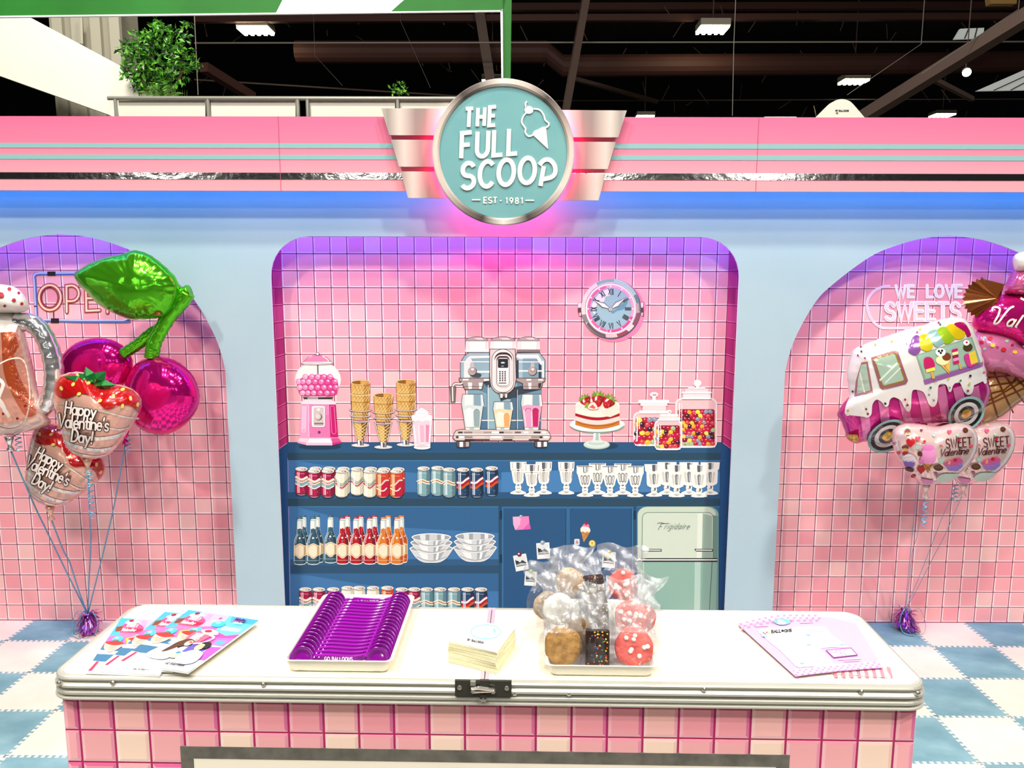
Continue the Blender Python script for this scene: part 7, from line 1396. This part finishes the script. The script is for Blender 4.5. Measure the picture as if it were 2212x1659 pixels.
def treat(u, v, z, kind, lean, yaw, lab, wr, seed, w=.037, bag=(.048, .085)):
    rr = random.Random(seed); base = cp(u, v, z); e = empty('wrapped_treat', base, lab, 'wrapped treat', 'treats wrapped in cellophane')
    q = Matrix.Rotation(rz+yaw, 3, 'Z') @ Matrix.Rotation(-lean, 3, 'X')
    T = lambda p: base+q@Vector(p)          # local: x right, z up along the treat, -y to the viewer
    if kind in ('cookie', 'tan', 'pink', 'white'):
        mt = {'cookie': ck, 'tan': tan_, 'pink': red, 'white': wht_}[kind]; V, Fc = [], []; n = 30
        prf = [(1, 0), (.985, -.25), (.93, -.55), (.8, -.8), (.6, -.93), (.35, -1), (.02, -1.02)]
        prf = [(r, .35*abs(h)) if 0 else (r, h) for r, h in prf]
        back = [(r, -h*.8) for r, h in reversed(prf)]
        for j, (r, h) in enumerate(back+prf[1:] if 0 else back[:-1]+prf):
            for k in range(n):
                t = 2*pi*k/n; wob = 1+.035*sin(3*t+seed)+.02*sin(7*t+seed*2); cr = .0012*sin(5*t+r*9+seed)*(r < .95)
                V.append(T((w*r*wob*cos(t), h*.0095+cr, w+w*r*wob*sin(t))))
        m = len(V)//n
        for j in range(m-1):
            for k in range(n): Fc.append([j*n+k, j*n+(k+1) % n, (j+1)*n+(k+1) % n, (j+1)*n+k])
        Fc += [list(range(n)), [(m-1)*n+k for k in range(n)]]
        mesh('cookie', V, Fc, mt, e, smooth=True)
        if kind in ('pink', 'white'):
            for k in range(8 if kind == 'pink' else 4):
                a_ = rr.uniform(0, 6.3); r_ = w*.75*sqrt(rr.random()); p = T((r_*cos(a_), -.0098, w+r_*sin(a_)))
                MB().lathe([(.0052, -.002), (.0045, .0015), (.0025, .0032), (0, .004)], M('#fff3e2', gain=1) if kind != 'cookie' else M('#96662a'), p, q@Vector((0, -1, 0)), 8).build('chip', e, smooth=True)
    else:
        b = MB(); hw_, hd, ht = .0235, .011, .076
        b.box((-hw_, -hd, 0), (hw_, hd, ht), brw, bev=.003); b.v = [T(p) for p in b.v]; b.build('brownie', e)
        cl = ['#e8c23c', '#d9542c', '#3d8f3a', '#2c5fa8', '#f2e08a', '#d98a2c', '#c21f3d']
        sb = {}
        for k in range(46):
            x, zz_ = rr.uniform(-hw_+.003, hw_-.003), rr.uniform(.004, ht-.004); c_ = cl[k % 7]
            MB().lathe([(.0019, -.0006), (.0016, .0009), (0, .0016)], M(c_, rough=.3), T((x, -hd, zz_)), q@Vector((0, -1, 0)), 6).build('sprinkle', e)
    # crinkled cellophane bag: sealed sheet in front and behind, gathered and flaring above the treat
    nx, nz = 18, 26; bw, bh = bag; V, Fc = [], []
    ph = [rr.uniform(0, 6.3) for _ in range(8)]
    for side in (-1, 1):
        b_ = len(V)
        for j in range(nz+1):
            t = j/nz; zl = -.002+bh*1.0*t*1.5
            nar = 1-.32*math.exp(-((t-.66)/.13)**2)*wr+.12*wr*max(0, t-.75)
            for i in range(nx+1):
                s = i/nx*2-1; th = .0135*max(0, 1-abs(s)**2.5)**.6*(1 if t < .5 else max(.25, 1-(t-.5)*2.2))
                cr = (.0035*sin(s*9+ph[0]+t*4)+.003*sin(s*17+ph[1]-t*7)+.0025*sin(t*23+s*6+ph[2])+rr.uniform(-.0016, .0016))*(.25+1.5*max(0, t-.42))*wr
                V.append(T((bw*s*nar+.004*sin(t*9+ph[3])*t, side*th+cr+.012*(t*t)*sin(ph[4])*wr, zl+.010*max(0, t-.6)*sin(s*5+ph[5]))))
        for j in range(nz):
            for i in range(nx): Fc.append([b_+j*(nx+1)+i, b_+j*(nx+1)+i+1, b_+(j+1)*(nx+1)+i+1, b_+(j+1)*(nx+1)+i])
    fm = [1 if j > nz*.52 else 0 for side in (0, 1) for j in range(nz) for i in range(nx)]
    mesh('cellophane_bag', V, Fc, [film, film2], e, fm, True)
uw = c1_-c0_; ux = [c0_+uw*.135, c0_+uw*.47, c0_+uw*.84]
def tz(dz): return CZ+.007+dz
treat(ux[0], d0+.027, tz(0), 'cookie', .28, .12, 'round brown cookie in cellophane at the front left of the treat tray', .8, 1, .0385)
treat(ux[1], d0+.024, tz(0), 'brownie', .2, -.05, 'dark brownie with rainbow sprinkles in cellophane, front middle of the tray', .8, 2, bag=(.034, .082))
treat(ux[2], d0+.028, tz(0), 'pink', .36, -.08, 'coral pink cookie with white chips at the front right of the treat tray', .6, 3, .0385)
treat(ux[0]+.03, d0+.062, tz(.006), 'cookie', .22, -.15, 'brown cookie peeping out behind the front brown cookie', .9, 4, .037)
treat(ux[0]-.006, d0+.112, tz(.045), 'white', .3, .2, 'cream white cookie in cellophane in the middle of the left stack', 1.2, 5, .033, bag=(.05, .075))
treat(ux[1]+.006, d0+.085, tz(.022), 'brownie', .3, .1, 'second brownie in cellophane, behind the front brownie', 1.2, 6, bag=(.038, .08))
treat(ux[2]+.004, d0+.10, tz(.03), 'pink', .34, -.12, 'pink cookie wrapped in bright cellophane, middle of the right stack', 1.2, 7, .036, bag=(.05, .078))
treat(ux[0]+.02, d0+.18, tz(.075), 'tan', .25, .1, 'tan cookie in cellophane on top of the left stack at the back', 1.2, 8, .033, bag=(.056, .075))
treat(ux[1]+.012, d0+.168, tz(.052), 'brownie', .5, .3, 'dark brownie corner in crumpled cellophane, middle of the back row', 1.3, 9, bag=(.042, .085))
treat(ux[2]-.006, d0+.185, tz(.068), 'pink', .4, -.2, 'pink cookie in cellophane on top of the right stack at the back', 1.2, 10, .034, bag=(.055, .08))
treat(ux[0]-.03, d0+.15, tz(.04), 'tan', .2, .5, 'cookie in a cellophane bag leaning out at the far left of the heap', 1.4, 11, .03, bag=(.045, .085))
treat(ux[2]+.03, d0+.14, tz(.018), 'pink', .3, -.35, 'pink cookie in a cellophane bag leaning out at the far right of the heap', 1.4, 12, .03, bag=(.042, .08))
# ================================================================== napkins with printed card
zn = CZ+.047; nc = [atz(968, 1384, zn), atz(1013, 1338, zn), atz(1113.5, 1356, zn), atz(1072, 1409, zn)]
e = empty('napkin_stack', sum(nc, Vector())/4-Vector((0, 0, .047-.0016)), 'square stack of pale yellow napkins topped by a white printed one', 'napkins')
cy_ = sum(nc, Vector())/4; ly = MB(); nap = M('#f6efc8', rough=.85)
for k in range(23):
    sc_ = 1+.006*sin(k*2.1)+(.014 if k % 6 == 0 else 0); rt_ = Matrix.Rotation(.03*sin(k*.4), 3, 'Z')
    P = [cy_+rt_@((p-cy_)*sc_)+Vector((0, 0, -.0455+k*.00192)) for p in nc]
    for i in range(4): P[i].z += .0004*sin(i*2+k)
    ly.prism([p+Vector((0, 0, .0014)) for p in P], (0, 0, -.0013), nap if k % 2 else M('#f3ebc2', rough=.85))
o = ly.build('folded_napkins', e); o['kind'] = 'stuff'
MB().prism(nc, (0, 0, -.0012), M('#fbfaf5', rough=.8)).build('top_napkin', e)
a = Art(frame_Z(900, 1190, 580/2212, zn), o0=.0003, step=2e-5).part('lettering'); tq = '#7fcfd0'
a.line(circ(570, 668, 122, 58, 36, 0), 9, tq, True)
for t, x, y, h in (('THE', 530, 636, 18), ('FULL', 505, 668, 26), ('SCOOP', 482, 702, 26)): a.txt(text(t, x, y, h, shear=-.35, rot=6, track=.45, sx=1.3), 4, '#9ccfd2')
a.poly([(630, 662), (655, 655), (650, 684)], tq); a.ell(638, 648, 10, 6, tq); a.txt(text('BY BALLOONS', 420, 742, 15, rot=12, track=.4, sx=.8), 5, '#3a3838')
a.build('lettering', parent=e)
# ================================================================== brochures
def slab(name, pts, z, th, mat, parent): return MB().prism([atz(x, y, z) for x, y in pts], (0, 0, -th), mat).build(name, parent)
kM = (200, 1310, 370/2212)
def magazine(z, P, lab, k):
    W3 = [atz(x, y, z) for x, y in P]; e = empty('brochure', sum(W3, Vector())/4-Vector((0, 0, .0042)), lab, 'brochure', 'fanned valentine brochures')
    slab('pages', P, z, .0042, M('#eef0f2', rough=.4), e)
    # page coordinates: s 0..1 left to right, t 0..1 top to bottom
    A, B, Cc, Dd = [atz(x, y, z) for x, y in P]
    a = Art(lambda s, t, o: (A*(1-s)*(1-t)+B*s*(1-t)+Cc*s*t+Dd*(1-s)*t)+Vector((0, 0, o)), o0=.0003, step=1.5e-5)
    a.part('cover').poly([(0, 0), (1, 0), (1, 1), (0, 1)], '#ef5fa6')
    a.poly([(0, 0), (.4, 0), (.22, .3), (0, .38)], '#3f9fc0'); a.poly([(.2, 0), (.62, 0), (.68, .2), (.3, .3)], '#f0a0d8'); a.poly([(.3, .02), (.38, .02), (.42, .16), (.36, .2)], '#c58fd8'); a.poly([(.58, .0), (1, 0), (1, .3), (.86, .36), (.66, .3)], '#5fc5ee'); a.poly([(.62, .0), (1, .0), (1, .1), (.7, .12)], '#3a9bd4'); a.poly([(.68, .2), (.95, .2), (.95, .27), (.7, .28)], '#9fe0f6')
    a.poly([(.66, .3), (.86, .36), (1, .3), (1, .62), (.62, .62)], '#e8429a'); a.poly([(.8, .42), (1, .38), (1, .56), (.82, .58)], '#c063c8'); a.poly([(.84, .46), (.96, .44), (.96, .52), (.85, .53)], '#4f9fe0')
    a.poly([(0, .5), (1, .55), (1, 1), (0, 1)], '#c7d3e6'); a.poly([(0, .55), (.36, .56), (.34, .64), (0, .63)], '#2c6c96'); a.poly([(0, .63), (.34, .64), (.33, .7), (0, .7)], '#f4f4f6'); a.poly([(0, .7), (.33, .7), (.3, .84), (0, .82)], '#31688c'); a.poly([(.3, .56), (.5, .56), (.5, .62), (.3, .62)], '#f1eef4'); a.poly([(0, .5), (.14, .5), (.12, .57), (0, .57)], '#c01a2c')
    a.poly([(.6, .56), (.85, .56), (.85, .7), (.6, .72)], '#5b4fa8'); a.poly([(.85, .58), (1, .56), (1, .8), (.88, .82)], '#b04fae'); a.poly([(0, .84), (.3, .82), (.45, .9), (1, .92), (1, 1), (0, 1)], '#f3f4f6'); a.poly([(.02, .88), (.3, .9), (.55, .98), (.3, 1), (0, 1)], '#cfe6ee'); a.poly([(.06, .83), (.1, .83), (.08, .99), (.03, .99)], '#c8204a')
    a.part('cone_picture'); a.poly(smooth([(.12, .1), (.2, .06), (.3, .1), (.4, .18), (.38, .3), (.24, .36), (.12, .3), (.08, .18)], 4, True), '#e8447a'); a.poly(smooth([(.14, .2), (.3, .2), (.4, .2), (.36, .26), (.2, .27)], 4, True), '#b01232'); a.poly(smooth([(.1, .1), (.14, .04), (.24, .03), (.28, .08), (.2, .12)], 4, True), '#fbf6f2'); a.ell(.17, .05, .035, .026, '#8e1226'); a.poly([(.02, .19), (.1, .16), (.12, .26), (.04, .28)], '#7a3a1c'); a.poly(smooth([(.12, .3), (.26, .3), (.36, .3), (.34, .38), (.2, .38)], 3, True), '#e86a9a'); a.poly([(.24, .4), (.36, .34), (.38, .48), (.3, .5)], '#e6b04a'); [a.line([(.25+j*.03, .4), (.3+j*.03, .49)], .008, '#b07a26') for j in range(4)]
    a.txt(text('SWEET', .15, .175, .05, track=.2, sx=.75), .011, '#fbeef0'); a.txt(text('Valentine', .11, .265, .058, shear=.3, track=.12, sx=.75), .009, '#fbeef0')
    a.part('balloon_pictures')
    for x, y, rx, ry in ((.15, .43, .075, .06), (.43, .36, .08, .065), (.6, .19, .09, .06)): a.ell(x, y, rx, ry, '#37b0e6'); a.ell(x-.02, y-.02, rx*.4, ry*.35, '#8fdcf6')
    for x, y in ((.14, .55), (.42, .46)): a.poly(smooth([(x-.12, y-.05), (x, y-.08), (x+.12, y-.05), (x+.1, y+.06), (x, y+.12), (x-.09, y+.06)], 4, True), '#e9b8a2'); a.poly(smooth([(x-.13, y-.05), (x, y-.09), (x+.13, y-.05), (x+.06, y-.005), (x-.05, y-.01)], 4, True), '#d8241f'); [a.line([(x-.07+j*.02, y+.02+j*.025), (x+.06, y+.02+j*.025)], .006, '#8a4a3a') for j in range(3)]; a.cur_([(x-.06, y-.07), (x, y-.1), (x+.06, y-.07)], .012, '#1f5a2c')
    a.poly(smooth([(.47, .36), (.62, .36), (.7, .4), (.66, .56), (.5, .58), (.44, .48)], 4, True), '#e05a78'); a.poly(smooth([(.5, .34), (.6, .3), (.72, .33), (.76, .38), (.62, .4)], 4, True), '#faf3f0'); a.ell(.6, .34, .05, .026, '#c8142c'); a.cur_([(.68, .4), (.77, .44), (.72, .54), (.62, .58)], .026, '#dfe6f2'); [a.txt(text(t, .49+j*.006, .435+j*.05, .036, track=.2, sx=.9), .008, '#fbeef0') for j, t in enumerate(('YOURE', 'BERRY', 'SWEET'))]
    a.part('people_picture'); a.poly(smooth([(.3, .7), (.42, .64), (.5, .68), (.58, .76), (.55, .88), (.4, .9), (.24, .86)], 4, True), '#f6f1ef'); a.poly(smooth([(.42, .6), (.5, .52), (.6, .54), (.6, .6), (.52, .66), (.44, .76), (.38, .78), (.4, .68)], 4, True), '#4f2a16'); a.ell(.57, .59, .045, .05, '#f0c0a0'); a.line([(.56, .57), (.6, .575)], .022, '#b01824')
    a.poly(smooth([(.66, .76), (.76, .68), (.9, .72), (.94, .86), (.84, .92), (.68, .9)], 4, True), '#efe9ee'); a.ell(.76, .62, .055, .065, '#f0bf8e'); a.poly(smooth([(.72, .56), (.78, .52), (.86, .56), (.86, .63), (.81, .64), (.79, .58)], 4, True), '#1c1518'); a.poly(smooth([(.5, .78), (.6, .76), (.68, .79), (.64, .85), (.54, .84)], 4, True), '#f2c4a0'); a.ell(.6, .76, .03, .02, '#2f8aa0')
    a.part('lettering'); a.txt(text('GO BALLOONS', .62, .95, .028, track=.3, sx=1.0), .008, '#1c1a1e'); a.txt(text('Valentine', .72, .1, .05, shear=.35, track=.12, sx=.62), .016, '#d86ab8'); a.txt(text('Valentine', .722, .098, .05, shear=.35, track=.12, sx=.62), .008, '#2f2a6a'); a.txt(text('Collection', .77, .16, .036, shear=.3, track=.15, sx=.6), .005, '#f4fbfd')
    a.build('cover', parent=e); return e
magazine(CZ+.0062, [(262, 1335), (415, 1345), (345, 1458), (184, 1451)], 'valentine brochure at the left of the fan, lowest of the three', 0)
magazine(CZ+.0108, [(356, 1322), (508, 1334), (372, 1449), (219, 1438)], 'valentine brochure in the middle of the fan', 1)
magazine(CZ+.0154, [(408, 1317.5), (559.6, 1340), (406.6, 1452), (253.5, 1428.5)], 'valentine brochure lying on top of the fan, couple in full view', 2)
# ================================================================== menu flyers
def flyer(name, P, z, th, mat, lab, grp='flyers at the right end of the counter'):
    Q = [atz(x, y, z) for x, y in P]; e = empty(name, sum(Q, Vector())/len(Q)-Vector((0, 0, th)), lab, 'flyer', grp); MB().prism(Q, (0, 0, -th), mat).build('sheet', e); return e
kF = (1540, 1280, 520/2212); T5 = lambda l: [(1540+x*kF[2], 1280+y*kF[2]) for x, y in l]
zf = CZ+.0026
e = flyer('striped_flyer', T5([(820, 215), (1322, 292), (1635, 782), (1085, 740)]), zf, .001, M('#fbf1ee', rough=.5), 'pink and cream striped flyer sticking out under the menu flyer')
a = Art(frame_Z(*kF, zf), o0=.0002, step=1.5e-5).part('stripes')
for k in range(8): x = 1090+k*72; a.poly([(x, 680), (x+36, 690), (x+62, 784 if k < 7 else 782), (x+26, 780)], '#ee7f88')
a.line([(960, 222), (1130, 242), (1322, 292)], 12, '#f3a8bb'); a.line([(1340, 330), (1632, 780)], 8, '#f6b9c0'); a.build('stripes', parent=e)
for j, (P, z) in enumerate((([(222, 280), (420, 215), (930, 208), (1310, 290), (1545, 690), (770, 762)], zf+.0016), )):
    e = flyer('menu_flyer', T5(P), z, .0008, M('#f7e9f6', rough=.5), 'lavender menu flyer hidden just under the top menu flyer')
z = zf+.0052
e = flyer('menu_flyer', T5([(228, 290), (330, 245), (520, 210), (720, 204), (960, 212), (1130, 240), (1320, 290), (1562, 690), (1150, 720), (758, 770)]), z, .0008, M('#d9a3e6', rough=.5), 'lavender menu flyer with checkered edges lying on top at the right end')
a = Art(frame_Z(*kF, z), o0=.0003, step=1.2e-5)
a.part('checks').poly([(228, 290), (330, 245), (520, 210), (720, 204), (960, 212), (1000, 218), (990, 240), (700, 250), (480, 262), (290, 296), (240, 300)], '#fbf3f6')
for r in range(3):
    for k in range(26):
        if (k+r) % 2: continue
        t = k/26; x = 240+t*740-r*-8; y = 283-80*sin(min(1, t*1.6)*pi/2)+r*22+t*4; a.poly([(x, y), (x+28, y-4), (x+34, y+14), (x+6, y+18)], '#ee86aa')
a.part('checks').poly([(715, 712), (1150, 662), (1530, 636), (1562, 690), (1150, 720), (758, 770)], '#fdf6f8')
for r in range(3):
    for k in range(28):
        if (k+r) % 2: continue
        t = k/28; x = 722+t*800+r*12; y = 716-80*t+r*18; a.poly([(x, y), (x+27, y-3), (x+38, y+14), (x+11, y+17)], '#ee88c0')
a.part('panels').poly(smooth([(420, 370), (450, 340), (700, 322), (960, 316), (1040, 330), (1130, 440), (1235, 500), (1200, 510), (985, 520), (1120, 668), (1060, 676), (830, 690), (760, 680), (620, 540)], 2, True), '#fdf8fa')
for p in ([(430, 365), (770, 345), (830, 460), (540, 475)], [(790, 330), (1030, 318), (1100, 405), (860, 415)], [(560, 482), (890, 462), (1000, 548), (680, 572)], [(880, 420), (1120, 412), (1225, 498), (960, 508)], [(700, 582), (850, 572), (930, 684), (790, 682)], [(870, 570), (1020, 558), (1110, 662), (960, 676)]): a.poly(p, '#fffdfb'); a.line(p, 4, '#f4e0ec', True)
a.part('lettering')
a.txt(text('BALL', 540, 378, 26, rot=-4, track=.3, sx=1.1), 9, '#1c1a1e'); a.txt(text('ONS', 660, 370, 24, rot=-4, track=.3, sx=1.1), 9, '#1c1a1e'); a.ell(640, 358, 14, 12, '#1c1a1e')
for x, y, c_ in ((465, 376, '#5a6a5a'), (480, 385, '#2f7a9a'), (495, 372, '#d83a3a'), (512, 378, '#e8c23c')): a.ell(x, y, 9, 7, c_)
for x, y, w in ((520, 410, 250), (535, 428, 270), (548, 444, 240), (600, 500, 230), (640, 516, 220), (655, 540, 250), (710, 602, 110), (730, 620, 110), (890, 590, 110), (905, 606, 120), (850, 350, 170), (870, 366, 160), (925, 440, 180), (940, 456, 190), (960, 474, 180), (585, 325, 190), (385, 318, 120), (800, 285, 120), (1150, 625, 210), (1200, 640, 150), (975, 655, 110)): a.line([(x, y), (x+w, y-w*.04)], 7, '#f3b9bd' if y > 400 else '#e9a9cf')
a.part('sign_logo').poly(smooth([(560, 270), (590, 250), (640, 246), (690, 258), (712, 280), (680, 298), (630, 304), (585, 294)], 4, True), '#6fb4d6'); a.line(smooth([(560, 270), (590, 250), (640, 246), (690, 258), (712, 280), (680, 298), (630, 304), (585, 294)], 4, True), 5, '#8f8fa6', True); a.txt(text('FULL', 600, 278, 18, track=.3), 4, '#e9f6fa'); a.txt(text('SCOOP', 596, 298, 17, track=.3), 4, '#e9f6fa'); a.line([(530, 268), (560, 292)], 5, '#8f7f9a'); a.line([(702, 252), (728, 274)], 5, '#8f7f9a')
a.part('open_logo').poly([(1042, 540), (1268, 520), (1326, 582), (1110, 606)], '#f9e6f4'); a.line([(1042, 540), (1268, 520), (1326, 582), (1110, 606)], 9, '#8d4a86', True); a.txt(text('OPEN', 1098, 570, 40, rot=-5, track=.3, sx=.9), 7, '#e87ab8'); a.txt(text('SWEETS', 1140, 592, 18, rot=-5, track=.3, sx=.9), 4, '#6a8ad0')
for x, y in ((878, 392), (1190, 482), (888, 484), (822, 654), (475, 408)): a.ell(x, y, 26, 11, '#9fcbe6')
a.build('print', parent=e)

for o in bpy.data.objects:
    if o.parent and o.name.split('.')[0] in ('confetti', 'printed_sweets', 'sprinkles', 'seeds', 'frozen_treats', 'gumballs', 'jelly_beans'): o['kind'] = 'stuff'
